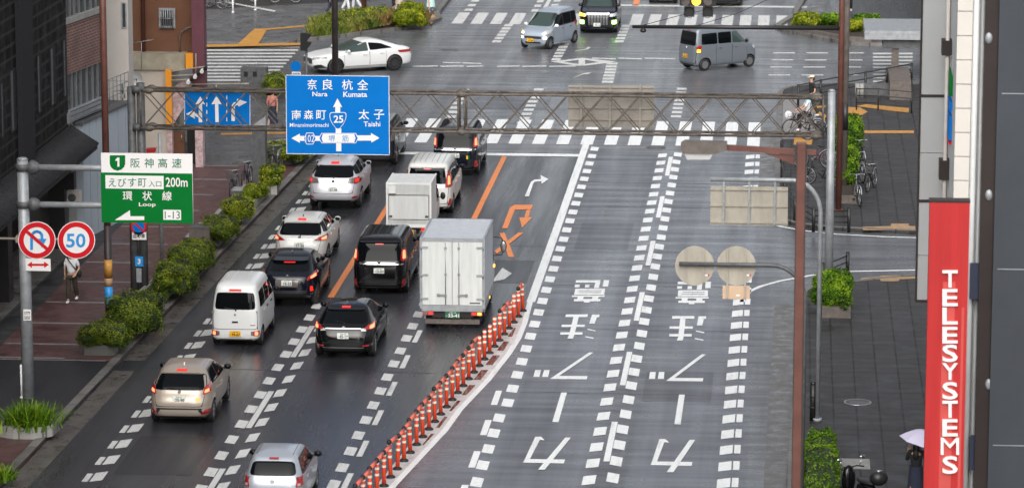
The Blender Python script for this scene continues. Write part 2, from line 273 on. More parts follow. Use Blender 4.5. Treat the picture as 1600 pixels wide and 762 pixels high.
# ---------------------------------------------------------------- mesh builder
class MB:
    def __init__(s): s.v = []; s.f = []; s.m = []; s.sm = []
    def add(s, vs, fs, mi=0, smooth=False):
        k = len(s.v); s.v += [Vector(q) for q in vs]
        for f in fs: s.f.append([i + k for i in f]); s.m.append(mi); s.sm.append(smooth)
        return s
    def box(s, c, d, mi=0, rot=None):
        c = Vector(c); x, y, z = d[0] / 2, d[1] / 2, d[2] / 2
        vs = [Vector(q) for q in ((-x, -y, -z), (x, -y, -z), (x, y, -z), (-x, y, -z), (-x, -y, z), (x, -y, z), (x, y, z), (-x, y, z))]
        if rot is not None: vs = [rot @ q for q in vs]
        return s.add([c + q for q in vs], [(0, 3, 2, 1), (4, 5, 6, 7), (0, 1, 5, 4), (1, 2, 6, 5), (2, 3, 7, 6), (3, 0, 4, 7)], mi)
    def b2(s, a, b, mi=0):
        return s.box([(a[i] + b[i]) / 2 for i in range(3)], [abs(b[i] - a[i]) for i in range(3)], mi)
    def beam(s, a, b, wd, ht, mi=0):
        a = Vector(a); b = Vector(b); d = b - a; q = d.to_track_quat('Y', 'Z').to_matrix()
        return s.box((a + b) / 2, (wd, d.length, ht), mi, q)
    def cyl(s, a, b, r, r2=None, n=12, mi=0, cap=True):
        a = Vector(a); b = Vector(b); r2 = r if r2 is None else r2
        q = (b - a).to_track_quat('Z', 'Y').to_matrix()
        ring = [q @ Vector((math.cos(6.28319 * i / n), math.sin(6.28319 * i / n), 0)) for i in range(n)]
        s.add([a + u * r for u in ring] + [b + u * r2 for u in ring], [(i, (i + 1) % n, n + (i + 1) % n, n + i) for i in range(n)], mi, True)
        if cap:
            k = len(s.v) - 2 * n
            s.f.append([k + i for i in reversed(range(n))]); s.m.append(mi); s.sm.append(False)
            s.f.append([k + n + i for i in range(n)]); s.m.append(mi); s.sm.append(False)
        return s
    def tube(s, pts, r, n=8, mi=0, close=False):
        pts = [Vector(q) for q in pts]; N = len(pts); up = None; rings = []
        for i, q in enumerate(pts):
            if close: d = pts[(i + 1) % N] - pts[i - 1]
            else: d = pts[min(i + 1, N - 1)] - pts[max(i - 1, 0)]
            d.normalize()
            if up is None: up = d.orthogonal().normalized()
            up = (up - d * up.dot(d)).normalized(); sd_ = d.cross(up)
            rr = r[i] if isinstance(r, (list, tuple)) else r
            rings.append([q + (up * math.cos(6.28319 * j / n) + sd_ * math.sin(6.28319 * j / n)) * rr for j in range(n)])
        fs = []
        for i in range(N if close else N - 1):
            for j in range(n):
                a, b = i * n, ((i + 1) % N) * n
                fs.append((a + j, a + (j + 1) % n, b + (j + 1) % n, b + j))
        s.add([p for rg in rings for p in rg], fs, mi, True)
        if not close:
            k = len(s.v) - N * n
            s.f.append([k + j for j in reversed(range(n))]); s.m.append(mi); s.sm.append(False)
            s.f.append([k + (N - 1) * n + j for j in range(n)]); s.m.append(mi); s.sm.append(False)
        return s
    def prism(s, poly, vec, mi=0):
        poly = [Vector(q) for q in poly]; n = len(poly); vec = Vector(vec)
        nn = Vector((0, 0, 0))
        for i in range(n): nn += poly[i].cross(poly[(i + 1) % n])
        if nn.dot(vec) < 0: poly.reverse()
        return s.add(poly + [q + vec for q in poly], [tuple(reversed(range(n))), tuple(range(n, 2 * n))] + [(i, (i + 1) % n, n + (i + 1) % n, n + i) for i in range(n)], mi)
    def sheet(s, poly, mi=0):
        return s.add(poly, [tuple(range(len(poly)))], mi)
    def ell(s, c, r, nu=14, nv=8, mi=0, rot=None):
        c = Vector(c); vs = []; fs = []
        for j in range(nv + 1):
            t = math.pi * j / nv
            for i in range(nu):
                a = 6.28319 * i / nu; q = Vector((r[0] * math.sin(t) * math.cos(a), r[1] * math.sin(t) * math.sin(a), -r[2] * math.cos(t)))
                if rot is not None: q = rot @ q
                vs.append(c + q)
        for j in range(nv):
            for i in range(nu): fs.append((j * nu + i, j * nu + (i + 1) % nu, (j + 1) * nu + (i + 1) % nu, (j + 1) * nu + i))
        return s.add(vs, fs, mi, True)
    def lathe(s, prof, c=(0, 0, 0), ax='Z', n=20, mi=0):
        c = Vector(c); vs = []
        for r, h in prof:
            for i in range(n):
                a = 6.28319 * i / n; x, y = r * math.cos(a), r * math.sin(a)
                vs.append(c + (Vector((x, y, h)) if ax == 'Z' else Vector((h, x, y)) if ax == 'X' else Vector((y, h, x))))
        fs = [(j * n + i, j * n + (i + 1) % n, (j + 1) * n + (i + 1) % n, (j + 1) * n + i) for j in range(len(prof) - 1) for i in range(n)]
        return s.add(vs, fs, mi, True)
    def mesh(s, name, mats, off=Vector((0, 0, 0))):
        me = bpy.data.meshes.new(name); me.from_pydata([tuple(q - off) for q in s.v], [], s.f)
        if not isinstance(mats, (list, tuple)): mats = [mats]
        for m_ in mats: me.materials.append(M[m_] if isinstance(m_, str) else m_)
        me.polygons.foreach_set('material_index', s.m); me.polygons.foreach_set('use_smooth', s.sm)
        me.update(); return me
    def build(s, name, mats, parent=None, world=True):
        off = Vector((0, 0, 0))
        if parent is not None and world:
            q = parent
            while q is not None: off += q.location; q = q.parent
        o = bpy.data.objects.new(name, s.mesh(name, mats, off)); COL.objects.link(o)
        if parent is not None: o.parent = parent
        return o

def tag(o, label=None, cat=None, group=None, kind=None):
    if label: o['label'] = label
    if cat: o['category'] = cat
    if group: o['group'] = group
    if kind: o['kind'] = kind
    return o
def thing(name, loc, label, cat, group=None, rz=0.0):
    o = bpy.data.objects.new(name, None); o.empty_display_size = 0.3; COL.objects.link(o)
    o.location = loc; o.rotation_euler = (0, 0, rz); return tag(o, label, cat, group)
def copy_tree(o, parent=None):
    c = o.copy(); COL.objects.link(c)
    if parent is not None: c.parent = parent
    for ch in list(o.children): copy_tree(ch, c)
    return c
def struct(name, mb, mats):
    o = mb.build(name, mats); return tag(o, kind='structure')

# text as real flat lettering fitted to a rectangle; fn maps (u, v) in metres to a 3-D point
def glyphs(string, bold=0.0, res=3):
    cu = bpy.data.curves.new('lettering', 'FONT'); cu.body = string; cu.size = 1; cu.offset = bold; cu.resolution_u = res
    o = bpy.data.objects.new('lettering', cu); COL.objects.link(o)
    dg = bpy.context.evaluated_depsgraph_get()
    me = bpy.data.meshes.new_from_object(o.evaluated_get(dg))
    vs = [v.co.copy() for v in me.vertices]; fs = [list(p.vertices) for p in me.polygons]
    bpy.data.objects.remove(o); bpy.data.curves.remove(cu); bpy.data.meshes.remove(me)
    return vs, fs
_gc = {}
def text_box(mb, string, u0, u1, v0, v1, fn, bold=0.0, mi=0):
    k = (string, bold)
    if k not in _gc: _gc[k] = glyphs(string, bold)
    vs, fs = _gc[k]
    if not vs: return mb
    xa = min(v.x for v in vs); xb = max(v.x for v in vs); ya = min(v.y for v in vs); yb = max(v.y for v in vs)
    return mb.add([fn(u0 + (u1 - u0) * (v.x - xa) / (xb - xa), v0 + (v1 - v0) * (v.y - ya) / (yb - ya)) for v in vs], fs, mi)
# ================================================================ SETTING: ground, roads, pavements
def poly(pts, z): return [(x, y, z) for x, y in pts]
def kl(Y): return -19.45 + (Y - 88) * 0.0245            # left kerb line
def kr(Y): return -0.02 + (Y - 88) * 0.016 if Y < 112 else -0.6   # right kerb line
def ribbon(pts, wd, z0, z1, mi=0, mb=None):
    """kerb-like band following a polyline (wd to its left)"""
    mb = mb or MB(); n = len(pts); L = []; R = []
    for i in range(n):
        a = Vector(pts[max(i - 1, 0)]); b = Vector(pts[min(i + 1, n - 1)]); d = (b - a).normalized(); nn = Vector((-d.y, d.x))
        p = Vector(pts[i]); L.append(p + nn * wd); R.append(p)
    vs = [(p.x, p.y, z) for p in L for z in (z0, z1)] + [(p.x, p.y, z) for p in R for z in (z0, z1)]
    k = 2 * n; fs = []
    for i in range(n - 1):
        a = 2 * i; b = a + 2
        fs += [(a + 1, k + a + 1, k + b + 1, b + 1), (k + a, k + b, k + b + 1, k + a + 1), (a, a + 1, b + 1, b)]
    fs += [(0, k, k + 1, 1), (2 * n - 2, 2 * n - 1, k + 2 * n - 1, k + 2 * n - 2)]
    return mb.add(vs, fs, mi)
def arc(cx, cy, r, a0, a1, n=10): return [(cx + r * math.cos(math.radians(a0 + (a1 - a0) * i / n)), cy + r * math.sin(math.radians(a0 + (a1 - a0) * i / n))) for i in range(n + 1)]

struct('ground', MB().sheet(poly([(-3000, -300), (3000, -300), (3000, 5000), (-3000, 5000)], -0.06)), 'ground')
struct('crossing_road', MB().sheet(poly([(-120, 139.2), (120, 139.2), (120, 420), (-120, 420)], 0.0)), 'asph_mid')
struct('left_roadway', MB().sheet(poly([(-20.2, 55), (-10.5, 55), (-9.86, 88), (-8.3, 108), (-8.05, 112), (-8.05, 139.2), (-18.0, 139.2), (-19.0, 110)], 0.0)), 'asph_dark')
struct('right_roadway', MB().sheet(poly([(-10.5, 55), (-1.0, 55), (-1.0, 139.2), (-8.05, 139.2), (-8.05, 112), (-8.3, 108), (-9.86, 88)], 0.0)), 'asph_light')
struct('side_road', MB().sheet(poly([(-1.0, 55), (2.0, 55), (2.0, 115), (60, 115.5), (60, 124), (2, 124), (0.4, 130), (0.4, 139.2), (-1.0, 139.2)], 0.0)), 'asph_wet')
# left pavement
Ys = [60, 88, 93.2]
def edgeL(a, b, n=8): return [(kl(a + (b - a) * i / n), a + (b - a) * i / n) for i in range(n + 1)]
def slab(name, pts, z, m, zb=-0.05): return struct(name, MB().prism(poly(pts, zb), (0, 0, z - zb)), m)
slab('brick_pavement', edgeL(55, 93.2, 3) + [(-22.95, 93.2), (-22.95, 55)], 0.12, 'brick_pave')
slab('driveway', edgeL(93.2, 101.0, 3) + [(-30, 101.0), (-30, 93.2)], 0.11, 'asph_drive')
slab('brick_pavement', edgeL(101.0, 134.6, 8) + [(-22.95, 134.6), (-22.95, 101.0)], 0.12, 'brick_pave')
slab('stone_pavement', [(-22.95, 101.0), (-22.95, 140), (-23.7, 140), (-23.7, 101.0)], 0.115, 'dark_pave')
slab('stone_pavement', [(-23.7, 101.0), (-23.7, 140), (-34, 140), (-34, 101.0)], 0.11, 'stone_pave')
slab('stone_pavement', [(-22.95, 55), (-22.95, 93.2), (-34, 93.2), (-34, 55)], 0.11, 'stone_pave')
cornerL = [(kl(134.6), 134.6), (kl(139), 139), (-17.75, 142.2)] + arc(-19.5, 143.6, 3.2, 5, 90, 6) + [(-24, 147.0), (-90, 147.5), (-90, 140), (-34, 140), (-22.95, 140), (-22.95, 134.6)]
slab('corner_pavement', cornerL, 0.12, 'plaza')
ks = MB(); ribbon(edgeL(55, 139, 20) + [(-17.75, 142.2)] + arc(-19.5, 143.6, 3.2, 5, 90, 6) + [(-24, 147.0), (-90, 147.5)], 0.24, -0.04, 0.145, mb=ks)
struct('kerb', ks, 'kerb')
gt = MB()
for a, b in ((86.5, 100.2), (101.5, 136.5)):
    gt.sheet([(kl(a) + 0.0, a, 0.004), (kl(a) + 0.62, a, 0.004), (kl(b) + 0.62, b, 0.004), (kl(b), b, 0.004)])
gt.sheet([(-0.72, 60, 0.004), (kr(60), 60, 0.004), (kr(111), 111, 0.004), (-0.45, 111, 0.004)])
gt.sheet([(-1.16, 125.8, 0.004), (-0.62, 126.6, 0.004), (-0.62, 146, 0.004), (-1.16, 146, 0.004)])
struct('gutter', gt, 'gutter')
bands = MB()
for Y in (101.15, 103.0, 105.9, 109.0, 112.2, 115.4, 118.6, 121.8, 125.0, 128.2, 131.4, 134.4):
    bands.sheet([(-22.9, Y - 0.09, 0.124), (-20.75, Y - 0.09, 0.124), (-20.75, Y + 0.09, 0.124), (-22.9, Y + 0.09, 0.124)])
for Y in (100.9, ):
    bands.sheet([(-22.9, Y - 0.06, 0.124), (-19.5, Y - 0.06, 0.124), (-19.5, Y + 0.06, 0.124), (-22.9, Y + 0.06, 0.124)])
struct('pavement_bands', bands, 'pave_line')
# right pavements
south = [(kr(55), 55)] + [(kr(y), y) for y in (70, 88, 105, 111)] + arc(2.4, 112.2, 2.05, 180, 105, 8) + [(4.2, 115.6), (40, 116.4), (40, 55)]
slab('right_pavement', south, 0.12, 'dark_pave')
sk = MB(); ribbon(list(reversed([(kr(y), y) for y in (55, 70, 88, 105, 111)] + arc(2.4, 112.2, 2.05, 180, 105, 8) + [(4.2, 115.6), (40, 116.4)])), 0.2, -0.04, 0.135, mb=sk)
north = [(-0.6, 153)] + [(-0.6, 127)] + arc(2.2, 126.2, 2.8, 180, 262, 8) + [(4.2, 123.0), (40, 122.6), (40, 158), (2, 158)] + arc(2.2, 155.2, 2.8, 95, 180, 6)
slab('north_pavement', north, 0.12, 'dark_pave')
ribbon(list([(40, 122.6), (4.2, 123.0)] + list(reversed(arc(2.2, 126.2, 2.8, 180, 262, 8))) + [(-0.6, 127), (-0.6, 153)] + list(reversed(arc(2.2, 155.2, 2.8, 95, 180, 6))) + [(40, 158)]), -0.2, -0.04, 0.135, mb=sk)
struct('kerb', sk, 'kerb')
slab('corner_pavement', [(-0.38, 142.5), (1.0, 142.5), (1.0, 153.5), (-0.38, 153.5)], 0.126, 'pave_line')
# far plazas
slab('far_plaza', [(-120, 169.6), (-23.6, 169.6), (-22.4, 171.0), (-17.6, 179.8), (-18.2, 200), (-18.2, 420), (-120, 420)], 0.10, 'plaza')
slab('wet_plaza', [(-120, 181.5), (-34.0, 179.0), (-28, 182.5), (-21, 186.2), (-19.5, 190), (-19.5, 420), (-120, 420)], 0.108, 'plaza_dark')
slab('far_plaza', [(-0.3, 176.4), (2.8, 171.6), (120, 171.6), (120, 420), (1.3, 420), (1.3, 190)], 0.10, 'plaza')
slab('wet_plaza', [(1.6, 178), (120, 176), (120, 420), (1.6, 420)], 0.106, 'plaza_dark')
fk = MB(); ribbon([(-17.7, 420), (-17.7, 181), (-17.35, 179.0), (-17.8, 177.0), (-19.2, 174.6), (-22.2, 171.2), (-23.6, 169.6)], -0.3, -0.04, 0.16, mb=fk)
ribbon([(120, 171.4), (3.6, 170.8), (2.4, 171.4), (-0.5, 175.6), (-0.9, 177.5), (-0.2, 181), (1.2, 200), (1.2, 420)], -0.3, -0.04, 0.16, mb=fk)
struct('kerb', fk, 'kerb')

# ================================================================ painted markings (sheets 4 mm and more above the road)
Z1 = 0.008
def quad(mb, x0, x1, y0, y1, z=Z1, mi=0, sh=0.0): mb.sheet([(x0, y0, z), (x1, y0 + sh, z), (x1, y1 + sh, z), (x0, y1, z)], mi)
def gpoly(mb, pts, z=Z1, mi=0):
    q = [at(x, y, z) for x, y in pts]
    s = sum(q[i].x * q[(i + 1) % len(q)].y - q[(i + 1) % len(q)].x * q[i].y for i in range(len(q)))
    if s < 0: q.reverse()
    mb.sheet(q, mi)
P = 1.722
mk = MB()
Y = 85.35 - 7 * P
while Y < 140.6:            # lane divider of the right carriageway: blocks either side, long dash between
    if Y < 140:
        quad(mk, -5.11, -4.785, Y - 0.48, Y + 0.42, sh=0.16)
        quad(mk, -4.515, -4.21, Y - 0.05, Y + 0.88, sh=-0.2)
    Y += P
for k in range(-2, 6):
    y0 = 90.78 + k * 8.68; quad(mk, -4.69, -4.53, y0, y0 + 4.32)
Y = 85.28 - 7 * P
while Y < 141:              # right edge: wide + narrow block
    if not 115.5 < Y < 127:
        quad(mk, -1.735, -1.405, Y - 0.5, Y + 0.42, sh=0.2); quad(mk, -1.365, -1.2, Y - 0.3, Y + 0.62)
    Y += P
Y = 97.1
while Y < 141:              # blocks right of the thick centre line
    quad(mk, -7.80, -7.49, Y - 0.4, Y + 0.5, sh=-0.12); Y += P
Y = 85.05 - 7 * P
while Y < 96:
    quad(mk, -7.89, -7.59, Y - 0.45, Y + 0.45, sh=-0.15); Y += P
for y0 in (76.0, 79.5, 82.95, 86.4, 89.87, 93.33, 96.8): quad(mk, -8.09, -7.915, y0, y0 + 1.72)
# thick centre line and the median's right border
def strip(mb, pts, wd, z=Z1, mi=0):
    L = []; R = []
    for i in range(len(pts)):
        a = Vector(pts[max(i - 1, 0)]); b = Vector(pts[min(i + 1, len(pts) - 1)]); d = (b - a).normalized(); nn = Vector((-d.y, d.x)) * wd / 2
        p = Vector(pts[i]); L.append(p + nn); R.append(p - nn)
    for i in range(len(pts) - 1):
        mb.sheet([(R[i].x, R[i].y, z), (R[i + 1].x, R[i + 1].y, z), (L[i + 1].x, L[i + 1].y, z), (L[i].x, L[i].y, z)], mi)
strip(mk, [(-8.0, 110.7), (-8.0, 125), (-8.04, 144.3)], 0.27)
strip(mk, [(-10.3, 82), (-9.78, 88.0), (-9.06, 93.8), (-8.88, 96.2), (-8.42, 99.8), (-8.1, 103.3), (-7.98, 105.4), (-7.96, 107.6), (-8.02, 110.7)], 0.17)
# near crosswalk
for x in (-15.5, -14.57, -13.64, -12.71, -11.78, -10.85, -9.92, -8.97, -8.02, -7.09, -6.16, -5.23, -4.29, -3.35, -2.4, -1.49):
    quad(mk, x - 0.245, x + 0.245, 141.15, 147.3, z=0.010)
quad(mk, -18.0, -7.9, 138.25, 138.85, z=0.010)           # stop line
# side-street edge lines
strip(mk, [(-1.45, 111.2), (-1.35, 112.6), (-0.9, 113.7), (-0.3, 114.6), (0.7, 115.6), (2.0, 116.35), (5, 116.9), (40, 117.4)], 0.16)
strip(mk, [(-0.95, 125.1), (-0.3, 124.1), (0.5, 123.4), (1.6, 122.85), (3.2, 122.5), (5, 122.35), (40, 122.0)], 0.14)
struct('lane_markings', mk, 'paint')
# left carriageway
ml = MB(); Y = 84.6 - 7 * P
while Y < 133:
    quad(ml, -17.64, -17.49, Y - 0.35, Y + 0.47); quad(ml, -17.44, -17.15, Y - 0.35, Y + 0.55, sh=0.18); Y += P
Y = 83.8 - 7 * P
while Y < 111:
    quad(ml, -14.69, -14.4, Y - 0.42, Y + 0.42, sh=-0.13); quad(ml, -14.16, -13.9, Y - 0.36, Y + 0.54, sh=0.2); Y += P
for k in range(-3, 2): quad(ml, -14.38, -14.22, 93.64 + k * 8.68, 97.96 + k * 8.68)
Y = 84.5 - 7 * P
while Y < 112:
    quad(ml, -11.43, -11.14, Y - 0.42, Y + 0.44, sh=-0.12); Y += P
for k in range(-6, 7): quad(ml, -11.07, -10.92, 94.23 + k * 3.444, 95.94 + k * 3.444)
gpoly(ml, [(768, 440), (785, 418), (800, 427), (788, 436)], z=0.010); 
struct('lane_markings', ml, 'paint_old')
mo = MB()
strip(mo, [(-14.29, 110.9), (-14.27, 138.1)], 0.2); strip(mo, [(-11.02, 112), (-11.0, 138.1)], 0.2)
k = 991 / 260
def zz(x, y): return (640 + x / k, 220 + y / k)
gpoly(mo, [zz(550, 520), zz(598, 395), zz(628, 410), zz(582, 520)], z=0.010)
gpoly(mo, [zz(598, 395), zz(625, 381), zz(735, 381), zz(722, 408), zz(628, 410)], z=0.010)
gpoly(mo, [zz(697, 410), zz(721, 410), zz(708, 456), zz(684, 456)], z=0.010)
gpoly(mo, [zz(653, 455), zz(732, 455), zz(670, 517)], z=0.010)
gpoly(mo, [zz(535, 548), zz(565, 546), zz(624, 690), zz(590, 692)], z=0.010)
gpoly(mo, [zz(648, 545), zz(680, 545), zz(520, 672), zz(505, 655)], z=0.014)
gpoly(mo, [(988, 9), (998, 9), (1004, -16), (995, -16)], z=0.010)
struct('orange_markings', mo, 'orange_paint')
ma = MB()
gpoly(ma, [zz(686, 330), zz(722, 245), zz(738, 250), zz(710, 330)])
gpoly(ma, [zz(722, 245), zz(745, 230), zz(782, 228), zz(784, 240), zz(750, 243), zz(738, 250)])
gpoly(ma, [zz(780, 204), zz(828, 228), zz(786, 256)])
# oncoming-lane lettering, turned to face the oncoming drivers
kc = 1132 / 300
def zc(x, y): return (880 + x / kc, 560 + y / kc)
kq = 400 / 1172
def zq(x, y): return (800 + x * kq, 502 + y * kq)
for dx, dyf in ((0.0, 0.0), (-3.27, 0.0)):
    def cp(pts, z=Z1):
        q = [at(x, y, z) + Vector((dx, 0, 0)) for x, y in pts]
        s = sum(q[i].x * q[(i + 1) % len(q)].y - q[(i + 1) % len(q)].x * q[i].y for i in range(len(q)))
        if s < 0: q.reverse()
        ma.sheet(q)
    cp([zc(515, 625), zc(524, 604), zc(762, 607), zc(757, 630)])
    cp([zc(524, 604), zc(567, 472), zc(603, 472), zc(553, 605)], 0.010)
    cp([zc(575, 472), zc(601, 472), zc(626, 493), zc(592, 490)], 0.012)
    cp([zc(610, 667), zc(745, 477), zc(778, 477), zc(650, 667)], 0.014)
    cp([zc(655, 384), zc(683, 211), zc(717, 211), zc(692, 386)])
    cp([zq(705, 271), zq(868, 149), zq(888, 150), zq(738, 262)], 0.010)
    cp([zq(705, 271), zq(735, 257), zq(876, 258), zq(873, 273)])
    cp([zq(627, 262), zq(632, 230), zq(658, 230), zq(655, 262)]); cp([zq(667, 262), zq(673, 230), zq(698, 230), zq(695, 262)])
k2 = 1429 / 300
def zi(x, y): return at(880 + x / k2, 400 + y / k2)
HL = [[(97, 180), (278, 180), (275, 199), (92, 199)], [(240, 199), (275, 199), (265, 239), (228, 239)], [(88, 213), (125, 213), (120, 233), (84, 233)], [(166, 213), (198, 213), (194, 235), (160, 235)], [(303, 180), (343, 180), (333, 228), (293, 228)],
  [(91, 243), (312, 243), (310, 256), (88, 256)], [(120, 260), (285, 260), (283, 270), (118, 270)], [(84, 274), (307, 274), (305, 289), (80, 289)], [(88, 256), (121, 256), (117, 274), (84, 274)], [(285, 256), (310, 256), (307, 274), (282, 274)],
  [(65, 293), (310, 293), (307, 305), (62, 305)], [(108, 305), (152, 305), (149, 320), (105, 320)], [(217, 305), (262, 305), (259, 320), (213, 320)], [(82, 320), (278, 320), (275, 337), (78, 337)], [(157, 337), (200, 337), (195, 346), (152, 346)],
  [(20, 434), (185, 434), (180, 454), (15, 454)], [(76, 454), (115, 454), (103, 510), (62, 510)], [(-10, 510), (163, 510), (158, 528), (-14, 528)], [(58, 528), (98, 528), (88, 567), (48, 567)], [(-20, 567), (145, 567), (142, 585), (-24, 585)], [(44, 585), (84, 585), (72, 614), (30, 614)],
  [(215, 436), (272, 436), (268, 455), (252, 455), (233, 503), (193, 503)], [(183, 541), (242, 553), (238, 561), (179, 548)], [(166, 596), (228, 608), (224, 616), (162, 603)]]
for dx in (0.0, 3.25):
    for pl in HL:
        q = [zi(x, y) + Vector((dx, 0, Z1)) for x, y in pl]; sg = sum(q[i].x * q[(i + 1) % len(q)].y - q[(i + 1) % len(q)].x * q[i].y for i in range(len(q)))
        if sg < 0: q.reverse()
        ma.sheet(q)
struct('road_lettering', ma, 'paint')
# far side: crosswalk, stop line, lane blocks, lettering beyond
mf = MB()
for i, x in enumerate((-16.5, -15.55, -14.6, -13.65, -12.7, -11.75, -10.8, -9.85, -8.9, -7.75, -6.85, -5.95, -5.05, -4.15, -3.25, -2.35, -1.45, -0.55)):
    quad(mf, x - 0.28, x + 0.28, 177.6, 182.0)
quad(mf, -9.1, 1.0, 185.2, 185.9, z=0.010)
for Yc in [182.6 + 1.9 * i for i in range(12)]:
    quad(mf, -16.6, -16.2, Yc, Yc + 1.0); quad(mf, -13.2, -12.85, Yc, Yc + 1.0); quad(mf, -12.35, -12.0, Yc + .3, Yc + 1.3)
quad(mf, -12.7, -12.5, 184, 190)
text_box(mf, '意', -1, 1, -1, 1, lambda u, v: (-14.6 - u * 0.75, 189.5 - v * 1.9, Z1), bold=0.03)
text_box(mf, '意', -1, 1, -1, 1, lambda u, v: (-11.2 - u * 0.75, 189.5 - v * 1.9, Z1), bold=0.03)
# guide blocks through the crossing
def blocks(a, b, n, wd=0.42, fill=0.72):
    a = Vector(a); b = Vector(b); d = (b - a) / n
    for i in range(n):
        p = a + d * i; q = p + d * fill; mf.sheet([(p.x - wd / 2, p.y, Z1), (p.x + wd / 2, p.y, Z1), (q.x + wd / 2, q.y, Z1), (q.x - wd / 2, q.y, Z1)])
def g2(x, y): v = at(x, y); return (v.x, v.y)
blocks(g2(775, 67), g2(797, 37), 6); blocks(g2(967, 67), g2(979, 38), 6)
blocks(g2(868, 95), g2(884, 66), 6); blocks(g2(949, 130), g2(957, 97), 7, 0.5)
blocks(g2(815, 194), g2(844, 136), 9, 0.42, 0.6); blocks(g2(1056, 184), g2(1066, 135), 8, 0.42, 0.55); blocks(g2(700, 192), g2(727, 137), 8, 0.42, 0.6)
k3 = 1524 / 260
def z3(x, y): return (860 + x / k3, y / k3)
gpoly(mf, [z3(-5, 565), z3(290, 532), z3(300, 545), z3(120, 568), z3(270, 590), z3(290, 605), z3(250, 605)], z=0.010)
gpoly(mf, [z3(290, 532), z3(605, 565), z3(540, 578), z3(295, 605), z3(285, 594), z3(440, 570), z3(290, 545)], z=0.014)
gpoly(mf, [z3(258, 540), z3(318, 540), z3(318, 600), z3(258, 600)], z=0.018)
def line(x0, y0, x1, y1, t=1.6): gpoly(mf, [(x0, y0 - t / 2), (x1, y1 - t / 2), (x1, y1 + t / 2), (x0, y0 + t / 2)], z=0.010)
for x0, x1 in ((645, 684), (688, 725), (729, 755), (777, 812), (816, 854), (858, 900)): line(x0, 104, x1, 103.4, 1.8)
for x0, x1 in ((925, 962), (966, 1003), (1007, 1055)): line(x0, 91.2, x1, 92.4, 1.8)
line(692, 98, 720, 98.5, 1.6); line(722, 98.5, 752, 99.6, 1.6)
for y, s in ((83, 0), (94, -2.5), (105, -4.5), (117.5, -7.5)):
    for x0 in (1208, 1260, 1316): line(x0 + s, y, x0 + 34 + s, y, 1.7)
gpoly(mf, [z3(218, 468), z3(330, 448), z3(340, 432), z3(375, 432), z3(345, 452), z3(232, 470)])
gpoly(mf, [z3(200, 716), z3(300, 672), z3(382, 662), z3(345, 680), z3(300, 682), z3(212, 714)])
for i in range(11):          # side crosswalks, bars lie along the cross street
    yy = 73.5 + i * 5.2
    line(322, yy, 468 - max(0, i - 0.5) * 4.6, yy - 0.2, 2.4)
for i in range(9): line(1364, 84 + i * 5.4, 1426, 84 + i * 5.4, 2.6)
struct('crossing_markings', mf, 'paint_old')
# sealed joints and resurfaced patches
jt = MB()
for y0, xa, xb in ((127.6, -8.0, -1.2), (119.9, -18.4, -8.2), (106.8, -7.6, -1.2), (98.4, -7.4, -1.3), (113.4, -7.5, -1.5), (100.6, -18.4, -10.0), (132.6, -7.8, -1.3)):
    n_ = 14; top = []; bot = []
    for i in range(n_ + 1):
        x = xa + (xb - xa) * i / n_; yy = y0 + .05 * math.sin(i * 1.7 + y0); wv = .012 + .008 * abs(math.sin(i * 2.3 + y0)); bot.append((x, yy - wv)); top.append((x, yy + wv))
    for i in range(n_): jt.sheet([(bot[i][0], bot[i][1], .0042), (bot[i + 1][0], bot[i + 1][1], .0042), (top[i + 1][0], top[i + 1][1], .0042), (top[i][0], top[i][1], .0042)])
struct('road_joints', jt, 'asph_drive')
pa = MB()
for x0, x1, y0, y1 in ((-10.7, -8.35, 113.6, 117.4), (-17.0, -15.0, 88.5, 92.6), (-13.6, -12.2, 104.6, 108.8)): quad(pa, x0, x1, y0, y1, .003)
struct('road_patch', pa, 'asph_patch')
pb = MB()
for x0, x1, y0, y1 in ((-7.2, -5.4, 119.5, 124.4), (-4.0, -2.1, 97.6, 101.3), (-13.5, -10.2, 150, 153.5)): quad(pb, x0, x1, y0, y1, .003)
struct('road_patch', pb, 'asph_patch_light')
# median: worn white base with brown panels
md = MB()
md.sheet(poly([(-10.75, 82), (-10.36, 82), (-9.85, 88), (-9.12, 93.8), (-8.95, 96.2), (-8.50, 99.8), (-8.18, 103.3), (-8.06, 105.6), (-8.05, 109.6), (-8.2, 109.9), (-8.75, 104.6), (-9.5, 95.9), (-10.3, 87.0)], 0.005))
struct('median_strip', md, 'median_white')
mr_ = MB()
def br(ya, yb):
    def R(y):
        t = [(82, -10.42), (88, -9.93), (93.8, -9.2), (96.2, -9.02), (99.8, -8.58), (103.3, -8.26), (105.6, -8.13), (109.6, -8.1)]
        for (a, xa), (b, xb) in zip(t, t[1:]):
            if a <= y <= b: return xa + (xb - xa) * (y - a) / (b - a)
        return -8.1
    def Lx(y): return -10.02 + (y - 87.8) * 0.0878 + 0.14
    xl0, xl1 = Lx(ya), Lx(yb); 
    if R(ya) - xl0 > 0.03 and R(yb) - xl1 > 0.02: mr_.sheet([(xl0, ya, 0.011), (R(ya) - 0.05, ya, 0.011), (R(yb) - 0.05, yb, 0.011), (xl1, yb, 0.011)])
y = 88.3
while y < 107:
    br(y, y + 1.25); y += 1.92
struct('median_panels', mr_, 'rust_patch')
